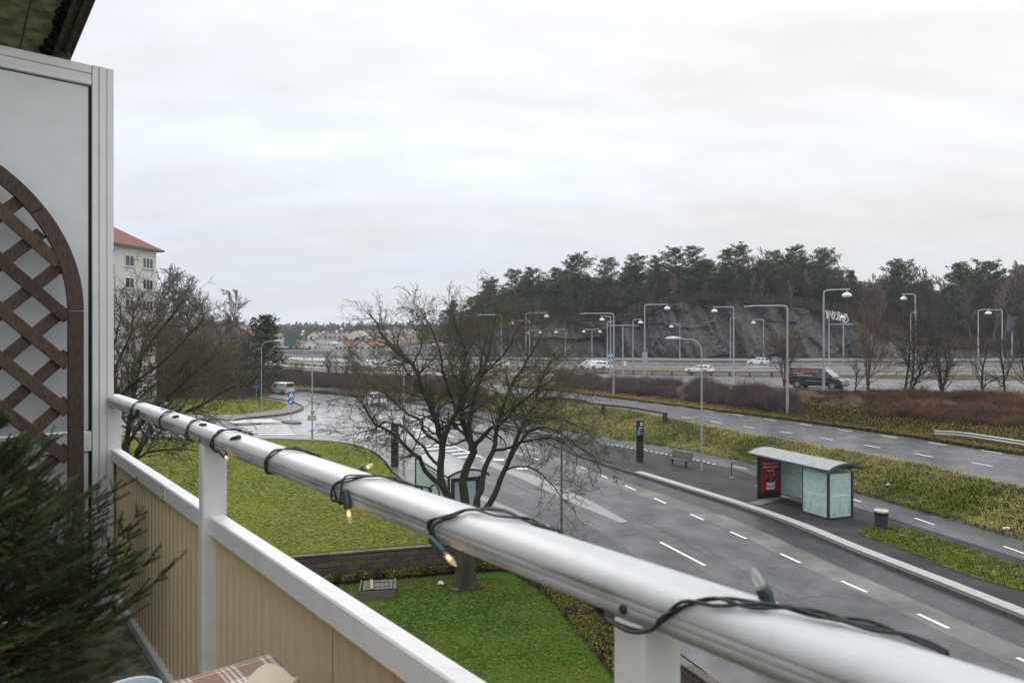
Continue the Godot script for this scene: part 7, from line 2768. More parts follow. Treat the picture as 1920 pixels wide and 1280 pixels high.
func ground_shrubs(called: String, line: Array, width: float, y: float, count: int, sd: int) -> void:
	var r := RandomNumberGenerator.new()
	r.seed = sd
	var mb := MB.new()
	for i in 16:
		var a := r.randf() * TAU
		var tilt := r.randf_range(0.2, 1.1)
		var n := Vector3(cos(a) * sin(tilt), cos(tilt), sin(a) * sin(tilt))
		var s := n.cross(Vector3(r.randf(), r.randf(), r.randf())).normalized()
		var b := n.cross(s)
		var c := Vector3(r.randf_range(-0.13, 0.13), r.randf_range(0.08, 0.30), r.randf_range(-0.13, 0.13))
		var k := r.randf_range(0.022, 0.036)
		var t := r.randf_range(0.7, 1.35)
		mb.col = Color(t, t, t)
		mb.quad(c - s * k, c - b * k * 0.6, c + s * k, c + b * k * 0.6)
	mb.col = Color(0.5, 0.35, 0.3)
	for i in 5:
		var a := r.randf() * TAU
		mb.tube([Vector3.ZERO, Vector3(cos(a) * 0.1, 0.25, sin(a) * 0.1)], [0.006, 0.004], 3)
	var fine := resample(line, 200)
	var nz := FastNoiseLite.new()
	nz.seed = sd
	nz.frequency = 0.5
	var places := []
	var cols := []
	for i in count:
		var j := r.randi_range(0, 198)
		var q: Vector3 = fine[j].lerp(fine[j + 1], r.randf())
		var tn: Vector3 = (fine[j + 1] - fine[j]).normalized()
		q += Vector3(-tn.z, 0, tn.x) * r.randf_range(-width / 2, width / 2)
		q.y = y
		var bare := nz.get_noise_2d(q.x * 2.0, q.z * 2.0)
		var k := r.randf_range(0.7, 1.25)
		places.append(Transform3D(Basis(Vector3.UP, r.randf() * TAU).scaled(Vector3(k, k, k)), q))
		var c := Color(0.075, 0.095, 0.02).lerp(Color(0.34, 0.28, 0.04), pow(r.randf(), 2.0))
		if bare > 0.22:
			c = Color(0.055, 0.028, 0.02).lerp(Color(0.09, 0.04, 0.03), r.randf())
		cols.append(c)
	tag_stuff(scatter(called, mb.mesh(), M.leaf, places, cols))
	var soil := ribbon(shifted(fine, -width / 2 - 0.1, y + 0.006), shifted(fine, width / 2 + 0.1, y + 0.006))
	if soil.n[0].y < 0:
		soil = ribbon(shifted(fine, width / 2 + 0.1, y + 0.006), shifted(fine, -width / 2 - 0.1, y + 0.006))
	structure(put("flower_bed", soil, M.brown_soil))


# ---------------------------------------------------------------- the wood on the hill
func pine_meshes(sd: int, h: float, crown_from: float, width: float, tone: float, flat: float) -> Array:
	var r := RandomNumberGenerator.new()
	r.seed = sd
	var tm := MB.new()
	tm.col = Color(0.055, 0.040, 0.032)
	var lean := Vector3(r.randf_range(-0.06, 0.06), 0, r.randf_range(-0.06, 0.06))
	var pts := []
	var rr := []
	for i in 9:
		var t := i / 8.0
		pts.append(Vector3(lean.x * h * t * t + r.randf_range(-0.08, 0.08), h * 0.97 * t, lean.z * h * t * t + r.randf_range(-0.08, 0.08)))
		rr.append(lerpf(0.2, 0.04, t))
	tm.tube(pts, rr, 6)
	var cm := MB.new()
	var limbs := 46
	for k in limbs:
		var t := lerpf(crown_from, 1.0, pow((k + r.randf()) / limbs, 0.85))
		var f := t * 8.0
		var i := mini(int(f), 7)
		var at: Vector3 = pts[i].lerp(pts[i + 1], f - i)
		var a := k * 2.399 + r.randf_range(-0.5, 0.5)
		var u := (t - crown_from) / (1.0 - crown_from)
		var shape := lerpf(1.0 - 0.85 * u, sqrt(maxf(1.0 - pow(u * 1.6 - 0.75, 2.0), 0.06)), flat)
		var reach := width * shape * r.randf_range(0.65, 1.15)
		var d := Vector3(cos(a), r.randf_range(0.05, 0.4), sin(a)).normalized()
		var tip := at + d * reach + Vector3.UP * reach * 0.12
		tm.tube([at, at + d * reach * 0.5, tip], [0.06, 0.045, 0.025], 4)
		var puffs := 5 + int(reach * 2.2)
		for p in puffs:
			var w := r.randf_range(0.25, 1.08)
			var c := at.lerp(tip, w) + Vector3(r.randf_range(-1, 1), r.randf_range(-0.25, 0.5), r.randf_range(-1, 1)) * (0.25 + 0.28 * reach * 0.4)
			var tn := tone * r.randf_range(0.7, 1.35)
			var warm := r.randf_range(0.0, 1.0)
			cm.col = Color(0.050 + 0.024 * warm, 0.085 + 0.008 * warm, 0.042) * tn
			var s := r.randf_range(0.30, 0.55)
			for b in 13:
				var n := Vector3(r.randf_range(-1, 1), r.randf_range(-0.5, 1), r.randf_range(-1, 1)).normalized()
				var q := c + n * s * r.randf_range(0.3, 1.0)
				var e1 := n.cross(Vector3(r.randf_range(-1, 1), r.randf_range(-1, 1), r.randf_range(-1, 1))).normalized()
				var e2 := (n * 0.8 + Vector3.UP * 0.3).normalized()
				var z := r.randf_range(0.13, 0.24)
				cm.tri(q - e1 * z * 0.55, q + e1 * z * 0.55, q + e2 * z * 1.6)
	for i in cm.n.size():
		cm.n[i] = (cm.n[i] * 0.6 + Vector3.UP * 0.4).normalized() if cm.n[i].y > -0.5 else cm.n[i]
	return [tm.mesh(), cm.mesh()]


func build_forest() -> void:
	var pines := []
	for e in [[1, 14.0, 0.22, 3.5, 1.15, 0.9], [2, 15.0, 0.24, 3.9, 1.05, 0.8], [3, 13.0, 0.16, 3.2, 1.25, 0.5], [4, 12.0, 0.10, 3.0, 1.1, 0.2], [5, 15.5, 0.32, 4.2, 1.0, 1.0], [6, 14.0, 0.20, 3.7, 1.45, 0.7]]:
		pines.append(pine_meshes(e[0], e[1], e[2], e[3], e[4], e[5]))
	var gb := {"kids": [0, 5, 5], "ratio": 0.5, "angle": 0.5, "wiggle": 0.14, "lift": 0.10, "thin": 0.6, "min_r": 0.030, "thick_col": Color(0.24, 0.19, 0.165), "thin_col": Color(0.165, 0.105, 0.095), "trunk": 0.13, "limbs": 18, "from": 0.3, "reach": 0.26}
	var gc := gb.duplicate()
	gc.thick_col = Color(0.075, 0.062, 0.052)
	gc.thin_col = Color(0.12, 0.088, 0.070)
	gc.reach = 0.34
	gc.angle = 0.7
	var bare := [free_tree(61, 10.5, 1, 0.2, gb), free_tree(62, 9.5, 1, 0.2, gb), free_tree(63, 11.0, 2, 0.2, gc), free_tree(64, 9.0, 2, 0.3, gc)]
	var pm := [M.bark, M.needles]
	var bm := [M.bark, M.twig]

	# pines that stand out against the sky, each by its own outline: screen column, height of the tip, form
	var named := [
		[846, 562, 3, "small dark pine at the left foot of the wooded hill, behind the bare tree crown"],
		[905, 545, 2, "pine on the left shoulder of the hill, second in the rising row"],
		[920, 521, 0, "round-headed pine standing clear on the left shoulder of the wooded hill"],
		[970, 505, 5, "pine with a sharp left top on the rising part of the wooded hill"],
		[1000, 502, 1, "broad pine left of the flat-topped pine on the hill"],
		[1040, 500, 2, "dense pine just left of the flat-topped pine"],
		[1078, 475, 4, "flat-topped reddish pine on the crest above the left end of the rock"],
		[1135, 482, 5, "pale green pine on the crest between the flat-topped pine and the first birch"],
		[1192, 477, 0, "slender pine behind the purplish birch on the crest"],
		[1235, 480, 1, "wide pine on the crest right of the purplish birch"],
		[1268, 463, 4, "tall pine of the crest group above the highest rock, left one"],
		[1300, 460, 1, "tall pine of the crest group above the highest rock, right one"],
		[1360, 466, 2, "pine with open layered branches left of the bare crest tree"],
		[1385, 458, 4, "tall open pine touching the bare crest tree"],
		[1450, 468, 5, "brownish pine right of the bare crest tree"],
		[1490, 461, 1, "tall dense pine on the crest above the right part of the rock"],
		[1547, 465, 4, "layered windswept pine ending the crest at its right, beside a gap of sky"],
		[1600, 505, 3, "pointed dark pine in the dip of the treeline"],
		[1690, 486, 4, "large umbrella pine alone in the right part of the treeline"],
		[1797, 490, 2, "pointed pine among bare trees, left one at the right of the treeline"],
		[1858, 488, 4, "wide pine among bare trees, right one at the right of the treeline"]]
	for e in named:
		var px: float = e[0]
		var q := hill_spot(px, rng.randf_range(0.06, 0.16))
		var tip := 8.3 + (640.0 - float(e[1])) / 1280.0 * -q.z
		var full: float = [14.0, 15.0, 13.0, 12.0, 15.5, 14.0][e[2]] * 1.02
		var k := (tip - q.y) / full
		place_tree("pine_tree", e[3], pines[e[2]], pm, q, rng.randf() * TAU, Vector3(clampf(k, 0.7, 1.25), k, clampf(k, 0.7, 1.25)))
	# the rest of the wood, which nothing in the picture tells apart
	var n := 0
	var tries := 0
	while n < 275 and tries < 6000:
		tries += 1
		var px := rng.randf_range(830, 1930)
		if px > 1580 and rng.randf() < 0.35:
			continue
		var t := rng.randf_range(0.02, 0.45)
		if px > 1580:
			t = rng.randf_range(0.42, 0.6)
		var q := hill_spot(px, t)
		var lim := treeline(px) + rng.randf_range(6, 60)
		var tip := 8.3 + (640.0 - lim) / 1280.0 * -q.z
		var kind := rng.randi_range(0, 5)
		var full: float = [14.0, 15.0, 13.0, 12.0, 15.5, 14.0][kind]
		var k := (tip - q.y) / full
		if k < 0.35:
			continue
		k = minf(k, 1.15) * rng.randf_range(0.6, 1.0)
		place_tree("pine_tree", "pine tree inside the evergreen wood on the rocky hill", pines[kind], pm, q, rng.randf() * TAU, Vector3(clampf(k, 0.75, 1.1), k, clampf(k, 0.75, 1.1)), "pines of the hill wood")
		n += 1
	for e in [[1185, 492, 0, "purplish leafless birch among the crest pines above the left rock"], [1222, 500, 1, "second purplish leafless birch, right of the first on the crest"], [1412, 455, 2, "tall leafless tree topping the crest between two pines"], [1648, 512, 0, "pinkish leafless birch with a white stem in the dip right of the rock"], [1755, 503, 3, "wide rounded leafless tree on the right skyline, between umbrella and pointed pine"], [1915, 480, 2, "tall leafless tree at the right end of the skyline"]]:
		var q := hill_spot(e[0], 0.12)
		var tip := 8.3 + (640.0 - float(e[1])) / 1280.0 * -q.z
		var k: float = (tip - q.y) / [10.5, 9.5, 11.0, 9.0][e[2]]
		place_tree("bare_tree", e[3], bare[e[2]], bm, q, rng.randf() * TAU, Vector3.ONE * k)
	n = 0
	tries = 0
	while n < 200 and tries < 7000:
		tries += 1
		var px := rng.randf_range(860, 1960)
		if px < 1560 and rng.randf() < 0.70:
			continue
		var t := 0.04 + pow(rng.randf(), 1.1) * 0.5
		if px < 1560:
			t = rng.randf_range(0.01, 0.1)
		var q := hill_spot(px, t)
		var lim := treeline(px) + rng.randf_range(0, 34)
		var tip := 8.3 + (640.0 - lim) / 1280.0 * -q.z
		var kind := rng.randi_range(0, 3)
		var k: float = minf((tip - q.y) / [10.5, 9.5, 11.0, 9.0][kind], 1.15 if px < 1570 else 1.9) * (rng.randf_range(0.7, 1.0) if rng.randf() < 0.5 else 1.0)
		if px < 1560:
			k *= 0.75
		if k < 0.3:
			continue
		place_tree("bare_tree", "leafless brown tree in the woods on the hillside right of and above the rock", bare[kind], bm, q, rng.randf() * TAU, Vector3.ONE * k, "leafless trees of the hillside")
		n += 1
	# undergrowth of the hill
	var sh := shrub_mesh(5, 26, 1.6, Color(0.08, 0.058, 0.046), Color(0.17, 0.115, 0.085), 0.03)
	var places := []
	var cols := []
	for i in 2600:
		var px := rng.randf_range(840, 1980)
		var t := rng.randf_range(0.0, 0.5)
		if px < 1560:
			t *= 0.35
		var q := hill_spot(px, t)
		var k := rng.randf_range(0.7, 1.6) * (1.0 if px > 1560 else 0.7)
		places.append(Transform3D(Basis(Vector3.UP, rng.randf() * TAU).scaled(Vector3(k, k, k)), q - Vector3.UP * 0.2))
		var tn := rng.randf_range(0.6, 1.25)
		cols.append(Color(tn, tn * rng.randf_range(0.9, 1.15), tn * 0.95))
	tag_stuff(scatter("undergrowth", sh, M.twig, places, cols))
	# the dark pine at the junction
	place_tree("pine_tree", "dark pine with drooping layered branches at the junction, right of the mound", pines[3], pm, Vector3(-36.562, 0.644, -100), 1.0, Vector3(1.5, 0.95, 1.5))
	# far woods: thousands of crowns that read as one mass
	var far := []
	var fcol := []
	for i in 3400:
		var dd := rng.randf_range(470, 620) if i % 3 else rng.randf_range(880, 1250)
		var px := rng.randf_range(300, 900)
		var x := (px - 960.0) / 1280.0 * dd
		var hh := 7.0 + 9.5 * clampf((dd - 470.0) / 130.0, 0, 1) if dd < 700 else 22.0 + rng.randf_range(-3, 4)
		if dd < 700 and px > 560 and px < 740 and rng.randf() < 0.35:
			continue
		var k := rng.randf_range(0.55, 0.85) * (1.0 if dd < 700 else 1.3)
		far.append(Transform3D(Basis(Vector3.UP, rng.randf() * TAU).scaled(Vector3(k * 1.2, k, k * 1.2)), Vector3(x, hh - 3.0, -dd)))
		var tn := rng.randf_range(0.8, 1.3)
		fcol.append(Color(tn, tn, tn) if rng.randf() < 0.6 else Color(tn * 2.2, tn * 1.25, tn * 1.9))
	tag_stuff(scatter("far_woods", pines[3][1], M.needles, far, fcol))


func treeline(px: float) -> float:
	var pts := [[800, 600], [845, 565], [880, 548], [920, 523], [950, 525], [970, 508], [1035, 500], [1078, 476], [1110, 488], [1170, 482], [1220, 482], [1265, 465], [1300, 462], [1340, 478], [1385, 462], [1450, 470], [1490, 463], [1545, 468], [1580, 495], [1610, 508], [1640, 510], [1690, 490], [1730, 515], [1800, 497], [1860, 492], [1920, 486], [2000, 484]]
	for i in pts.size() - 1:
		if px <= pts[i + 1][0]:
			return lerpf(pts[i][1], pts[i + 1][1], (px - pts[i][0]) / (pts[i + 1][0] - pts[i][0]))
	return 485.0


func hill_spot(px: float, t: float) -> Vector3:  # the point of the hill in that direction, t from the rock's edge to the far crest
	var want := (px - 960.0) / 1280.0
	var lo := 0.0
	var hi := 1.0
	for i in 24:
		var m := (lo + hi) / 2
		var q := hill_point(m, t)
		if q.x / -q.z < want:
			lo = m
		else:
			hi = m
	return hill_point((lo + hi) / 2, t)


# ---------------------------------------------------------------- the balcony
# local axes of everything here: x along the handrail away from us, y up from eye height, z outwards over the street
const RAIL_TURN := 2.2577


func bal(called: String, label: String, category: String, base: Vector3, group := "") -> Node3D:
	return thing(called, label, category, Vector3(0, 8.3, 0) + Basis(Vector3.UP, RAIL_TURN) * base, RAIL_TURN, group)


func bmb(base: Vector3) -> MB:
	var mb := MB.new()
	mb.T = Transform3D(Basis(), -base)
	return mb


func span(mb: MB, s0: float, s1: float, v0: float, v1: float, q0: float, q1: float, r := 0.004) -> void:
	mb.bevel(Vector3((s0 + s1) / 2, (v0 + v1) / 2, (q0 + q1) / 2), Vector3(absf(s1 - s0), absf(v1 - v0), absf(q1 - q0)), r)


func extrude_s(mb: MB, prof: Array, s0: float, s1: float, n := 8) -> void:  # prof: Vector2(q, v), closed by the caller
	var rows := []
	for i in n + 1:
		var r := []
		for q in prof:
			r.append(Vector3(lerpf(s0, s1, float(i) / n), q.y, q.x))
		rows.append(r)
	mb.grid(rows)


func build_balcony() -> void:
	# house wall and floor of our own balcony
	var wl := thing("house_wall", "rendered house wall behind the balcony", "wall", Vector3(0, 8.3, 0), RAIL_TURN)
	var wm := MB.new()
	span(wm, -9, 14, -9.3, 1.95, -1.9, -1.5, 0.01)
	put("wall", wm, M.facade, wl)
	var fl := bal("balcony_floor", "concrete balcony floor slab", "floor", Vector3(1.4, -1.55, -0.3))
	var fm := bmb(Vector3(1.4, -1.55, -0.3))
	span(fm, -2.0, 9.0, -1.55, -1.40, -1.5, 0.78, 0.01)
	put("slab", fm, M.slab_under, fl)

	# railing
	var b0 := Vector3(2.4, -1.4, 0.68)
	var rl := bal("balcony_railing", "white balcony railing with a broad handrail wound with a string of lights", "railing", b0)
	var prof := [Vector2(0.700, -0.2885), Vector2(0.676, -0.2885), Vector2(0.660, -0.2915), Vector2(0.648, -0.2985), Vector2(0.6410, -0.3085), Vector2(0.6400, -0.3155), Vector2(0.6418, -0.3168), Vector2(0.6400, -0.3180), Vector2(0.6398, -0.3250), Vector2(0.6416, -0.3263), Vector2(0.6398, -0.3276), Vector2(0.6400, -0.336), Vector2(0.6428, -0.3418), Vector2(0.650, -0.3435), Vector2(0.690, -0.3435), Vector2(0.724, -0.3435), Vector2(0.732, -0.339), Vector2(0.7345, -0.326), Vector2(0.7330, -0.3105), Vector2(0.727, -0.3000), Vector2(0.716, -0.2928), Vector2(0.700, -0.2885)]
	var hm := bmb(b0)
	extrude_s(hm, prof, -1.6, 4.275, 300)
	var soot := FastNoiseLite.new()
	soot.seed = 44
	soot.frequency = 6.0
	soot.fractal_octaves = 4
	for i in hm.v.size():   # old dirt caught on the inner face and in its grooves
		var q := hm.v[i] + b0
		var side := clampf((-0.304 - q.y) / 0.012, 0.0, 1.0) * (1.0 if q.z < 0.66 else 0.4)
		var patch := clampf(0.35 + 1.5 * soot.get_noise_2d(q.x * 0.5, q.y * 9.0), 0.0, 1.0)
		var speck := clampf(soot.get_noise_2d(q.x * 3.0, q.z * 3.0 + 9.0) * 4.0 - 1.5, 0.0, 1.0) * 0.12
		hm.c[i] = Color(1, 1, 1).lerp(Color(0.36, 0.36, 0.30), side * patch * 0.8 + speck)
	for e in [-1.6, 4.275]:
		var c := Vector3(e, -0.314, 0.69)
		for i in prof.size() - 1:
			var p0 := Vector3(e, prof[i].y, prof[i].x)
			var p1 := Vector3(e, prof[i + 1].y, prof[i + 1].x)
			if e > 0:
				hm.tri(c, p0, p1)
			else:
				hm.tri(c, p1, p0)
	put("handrail", hm, M.handrail, rl)
	var posts := [-1.328, 0.533, 2.394, 4.256]
	for s in posts:
		var pm := bmb(b0)
		span(pm, s, s + 0.049, -1.40, -0.3437, 0.640, 0.717, 0.004)
		var po := put("post", pm, M.white_metal, rl)
		var sc := bmb(b0)
		sc.lathe([Vector2(0.0, 0.0), Vector2(0.006, 0.0), Vector2(0.005, 0.003), Vector2(0.0, 0.003)], 12, Transform3D(Basis(Vector3.RIGHT, -PI / 2), Vector3(s + 0.03, -0.330, 0.6395)))
		put("screw", sc, M.dark_steel, po)
	for i in posts.size() - 1:
		var a: float = posts[i] + 0.049
		var b: float = posts[i + 1]
		var cuts := [a + 0.001, b - 0.001]
		if i == 2:
			cuts = [a + 0.001, 3.001, 3.001 + 0.004, b - 0.001]
		var k := 0
		while k < cuts.size():
			var mm := bmb(b0)
			span(mm, cuts[k], cuts[k + 1], -0.645, -0.581, 0.660, 0.708, 0.004)
			put("mid_rail", mm, M.white_metal, rl)
			k += 2
		if i == 2:
			for h in [[0.03, -0.606], [0.02, -0.628], [0.035, -0.630], [0.075, -0.60]]:
				var sc2 := bmb(b0)
				sc2.lathe([Vector2(0.0, 0.0), Vector2(0.004, 0.0), Vector2(0.003, 0.002), Vector2(0.0, 0.002)], 10, Transform3D(Basis(Vector3.RIGHT, -PI / 2), Vector3(3.001 + 0.004 + h[0], h[1], 0.6602)))
				put("screw", sc2, M.dark_steel, rl)
		# ribbed cladding below, in sheets
		var sheets := [[a, lerpf(a, b, 0.5) - 0.002], [lerpf(a, b, 0.5) + 0.002, b]]
		for sh in sheets:
			var cm := bmb(b0)
			var n := int((sh[1] - sh[0]) / 0.062)
			var rows := []
			var line := []
			for j in n:
				var s0: float = lerpf(sh[0], sh[1], float(j) / n)
				var w: float = (sh[1] - sh[0]) / n
				for q in [[0.0, 0.0], [0.18, 0.0], [0.26, 0.008], [0.74, 0.008], [0.82, 0.0]]:
					line.append(Vector2(s0 + w * q[0], 0.682 + q[1]))
			line.append(Vector2(sh[1], 0.682))
			for j in line.size() - 1:
				var p: Vector2 = line[j]
				var q: Vector2 = line[j + 1]
				cm.quad(Vector3(q.x, -1.385, q.y), Vector3(p.x, -1.385, p.y), Vector3(p.x, -0.646, p.y), Vector3(q.x, -0.646, q.y))
				cm.quad(Vector3(p.x, -1.385, p.y + 0.004), Vector3(q.x, -1.385, q.y + 0.004), Vector3(q.x, -0.646, q.y + 0.004), Vector3(p.x, -0.646, p.y + 0.004))
			put("cladding_sheet", cm, M.beige, rl)
		var tr := bmb(b0)
		span(tr, a + 0.001, b - 0.001, -1.398, -1.35, 0.664, 0.704, 0.004)
		put("bottom_rail", tr, M.white_metal, rl)

	# partition to the neighbour
	var b1 := Vector3(4.22, -1.4, 0.0)
	var pt := bal("balcony_partition", "tall grey-white balcony partition at the far end of the railing, behind the brown trellis", "partition", b1)
	var st := bmb(b1)
	for e in [[0.571, 0.598, 0.0], [0.598, 0.604, 0.006], [0.604, 0.634, -0.001], [0.634, 0.640, 0.005], [0.640, 0.671, 0.001]]:
		span(st, 4.198 + e[2], 4.25, -1.4, 1.463, e[0] + 0.0003, e[1] - 0.0003, 0.002)
	put("stile", st, M.white_metal, pt)
	var tr2 := bmb(b1)
	span(tr2, 4.200, 4.249, 1.415, 1.4615, -1.49, 0.5695, 0.004)
	span(tr2, 4.206, 4.247, 1.385, 1.4145, -1.49, 0.5695, 0.002)
	span(tr2, 4.200, 4.249, 1.355, 1.3845, -1.49, 0.5695, 0.004)
	put("top_rail", tr2, M.white_metal, pt)
	var ts := bmb(b1)
	span(ts, 4.202, 4.249, -0.580, -0.475, -1.49, 0.5695, 0.004)
	put("transom", ts, M.white_metal, pt)
	for e in [[-0.468, 1.348], [-1.39, -0.587]]:
		var pn := bmb(b1)
		span(pn, 4.216, 4.236, e[0], e[1], -1.49, 0.556, 0.003)
		var pno := put("panel", pn, M.panel_board, pt)
		var gp := bmb(b1)  # dark strips painted in for the shaded gap between panel and frame
		span(gp, 4.226, 4.244, e[0] - 0.006, e[1] + 0.006, 0.553, 0.5705, 0.001)
		span(gp, 4.226, 4.244, e[1] - 0.002, e[1] + 0.0065, -1.49, 0.5525, 0.001)
		put("gap_shade", gp, M.dark_gap, pno)

	# trellis
	var b2 := Vector3(4.09, -1.4, -0.348)
	var tl := bal("garden_trellis", "brown arched wooden trellis with diagonal lattice leaning on the grey-white partition", "trellis", b2)
	var cq := -0.348
	var cv := 0.155
	var ro := 0.865
	var ri := 0.797
	var brown := Color(0.085, 0.057, 0.043)
	var r := RandomNumberGenerator.new()
	r.seed = 12
	for k in 5:   # the arch, of five curved boards
		var am := bmb(b2)
		am.col = brown * r.randf_range(0.85, 1.2)
		var a0 := PI * k / 5.0 + 0.002
		var a1 := PI * (k + 1) / 5.0 - 0.002
		var pv := func(a: float, rad: float, s: float) -> Vector3: return Vector3(s, cv + sin(a) * rad, cq + cos(a) * rad)
		for j in 10:
			var x0 := lerpf(a0, a1, j / 10.0)
			var x1 := lerpf(a0, a1, (j + 1) / 10.0)
			am.quad(pv.call(x0, ri, 4.066), pv.call(x1, ri, 4.066), pv.call(x1, ro, 4.066), pv.call(x0, ro, 4.066))
			am.quad(pv.call(x0, ro, 4.112), pv.call(x1, ro, 4.112), pv.call(x1, ri, 4.112), pv.call(x0, ri, 4.112))
			am.quad(pv.call(x0, ro, 4.066), pv.call(x1, ro, 4.066), pv.call(x1, ro, 4.112), pv.call(x0, ro, 4.112))
			am.quad(pv.call(x1, ri, 4.066), pv.call(x0, ri, 4.066), pv.call(x0, ri, 4.112), pv.call(x1, ri, 4.112))
		put("arch_board", am, M.trellis, tl)
	for sg in [-1.0, 1.0]:
		var sm := bmb(b2)
		sm.col = brown * r.randf_range(0.9, 1.15)
		span(sm, 4.066, 4.112, -1.40, cv - 0.002, cq + sg * ri, cq + sg * ro, 0.003)
		put("side_board", sm, M.trellis, tl)
	for layer in 2:
		for k in range(-16, 17):
			# strips at 45 degrees, clipped to the arch: points with q' +- v' = c
			var c := k * 0.236 + (0.05 if layer == 0 else -0.07)
			var dirv := Vector2(1, -1).normalized() if layer == 0 else Vector2(1, 1).normalized()
			var o := Vector2(0, c)
			var t0 := INF
			var t1 := -INF
			for i in 400:
				var t := -2.6 + i * 0.013
				var p := o + dirv * t
				var okp := absf(p.x) < 0.80 and p.y > -1.5 and (p.y < 0.0 or p.length() < 0.80)
				if okp:
					t0 = minf(t0, t)
					t1 = maxf(t1, t)
			if t1 - t0 < 0.08:
				continue
			var pm := o + dirv * (t0 + t1) / 2
			var sm := bmb(b2)
			sm.col = brown * r.randf_range(0.8, 1.35) * Color(1, r.randf_range(0.94, 1.06), r.randf_range(0.9, 1.05))
			var B := Basis(Vector3.RIGHT, Vector3(0, dirv.y, dirv.x), Vector3.RIGHT.cross(Vector3(0, dirv.y, dirv.x)))
			sm.bevel(Vector3(4.079 if layer == 0 else 4.098, cv + pm.y, cq + pm.x), Vector3(0.016, t1 - t0, 0.058), 0.003, B)
			put("lattice_strip", sm, M.trellis, tl)

	# the eave, cut short of our balcony to let sky light onto the railing
	var b3 := Vector3(4.0, 1.69, -0.4)
	var up := bal("roof_eave", "pale stained underside of a roof eave with a weathered wooden edge, above the partition", "roof eave", b3)
	for e in [[-3.0, 0.298], [0.302, 0.45]]:
		var um := bmb(b3)
		span(um, 3.8, 10.0, 1.69, 1.86, maxf(e[0], -1.49), e[1], 0.004)
		put("soffit", um, M.slab_under, up)
	var em := world_mapped(mat("weathered edge", lin(0.105, 0.090, 0.080), 0.85), 0.8)
	em.albedo_texture = M.trellis.albedo_texture
	for e in [[0.452, 0.474, 1.675], [0.476, 0.500, 1.70], [0.502, 0.522, 1.685], [0.524, 0.549, 1.71]]:
		var sb := bmb(b3)
		span(sb, 3.8, 10.0, e[2], 1.9, e[0], e[1], 0.003)
		put("edge_board", sb, em, up)
	var teeth := bmb(b3)
	var rust := mat("rusty sheet edge", lin(0.17, 0.085, 0.055), 0.8)
	for i in 318:
		var s := 3.81 + i * 0.014
		teeth.prism(PackedVector2Array([Vector2(s, 1.712), Vector2(s + 0.007, 1.704), Vector2(s + 0.0138, 1.712), Vector2(s + 0.0138, 1.73), Vector2(s, 1.73)]), 0.550, 0.5535)
	stuff(put("corrugated_edge", teeth, rust, up))
	var br := bmb(b3)
	span(br, 4.74, 4.80, 1.655, 1.70, 0.465, 0.535, 0.004)
	span(br, 4.86, 4.99, 1.66, 1.70, 0.468, 0.53, 0.004)
	put("bracket", br, M.old_wood, up)
	var ms := bmb(b3)
	for i in 2400:
		var s := r.randf_range(3.82, 8.0)
		var dip := 0.5 + 0.5 * sin(s * 9.0) * sin(s * 3.7)
		var c := Vector3(s, 1.685 - r.randf() * 0.02, 0.45 - r.randf() * (0.02 + 0.05 * dip))
		ms.col = Color(0.010, 0.014, 0.008) * r.randf_range(0.6, 1.8)
		var n := Vector3(r.randf_range(-1, 1), r.randf_range(-1, 0.2), r.randf_range(-1, 1)).normalized()
		var e1 := n.cross(Vector3.UP).normalized() * 0.009
		ms.quad(c - e1, c + n.cross(e1).normalized() * 0.009, c + e1, c - n.cross(e1).normalized() * 0.009)
	stuff(put("moss", ms, M.leaf, up))


# ---------------------------------------------------------------- string of lights
func rail_top(q: float) -> float:   # height of the handrail's upper surface across its width
	var pts := [Vector2(0.6405, -0.3095), Vector2(0.648, -0.2985), Vector2(0.660, -0.2915), Vector2(0.676, -0.2885), Vector2(0.700, -0.2885), Vector2(0.716, -0.2928), Vector2(0.727, -0.3000), Vector2(0.7330, -0.3105)]
	for i in pts.size() - 1:
		if q <= pts[i + 1].x:
			return lerpf(pts[i].y, pts[i + 1].y, clampf((q - pts[i].x) / (pts[i + 1].x - pts[i].x), 0, 1))
	return -0.3105


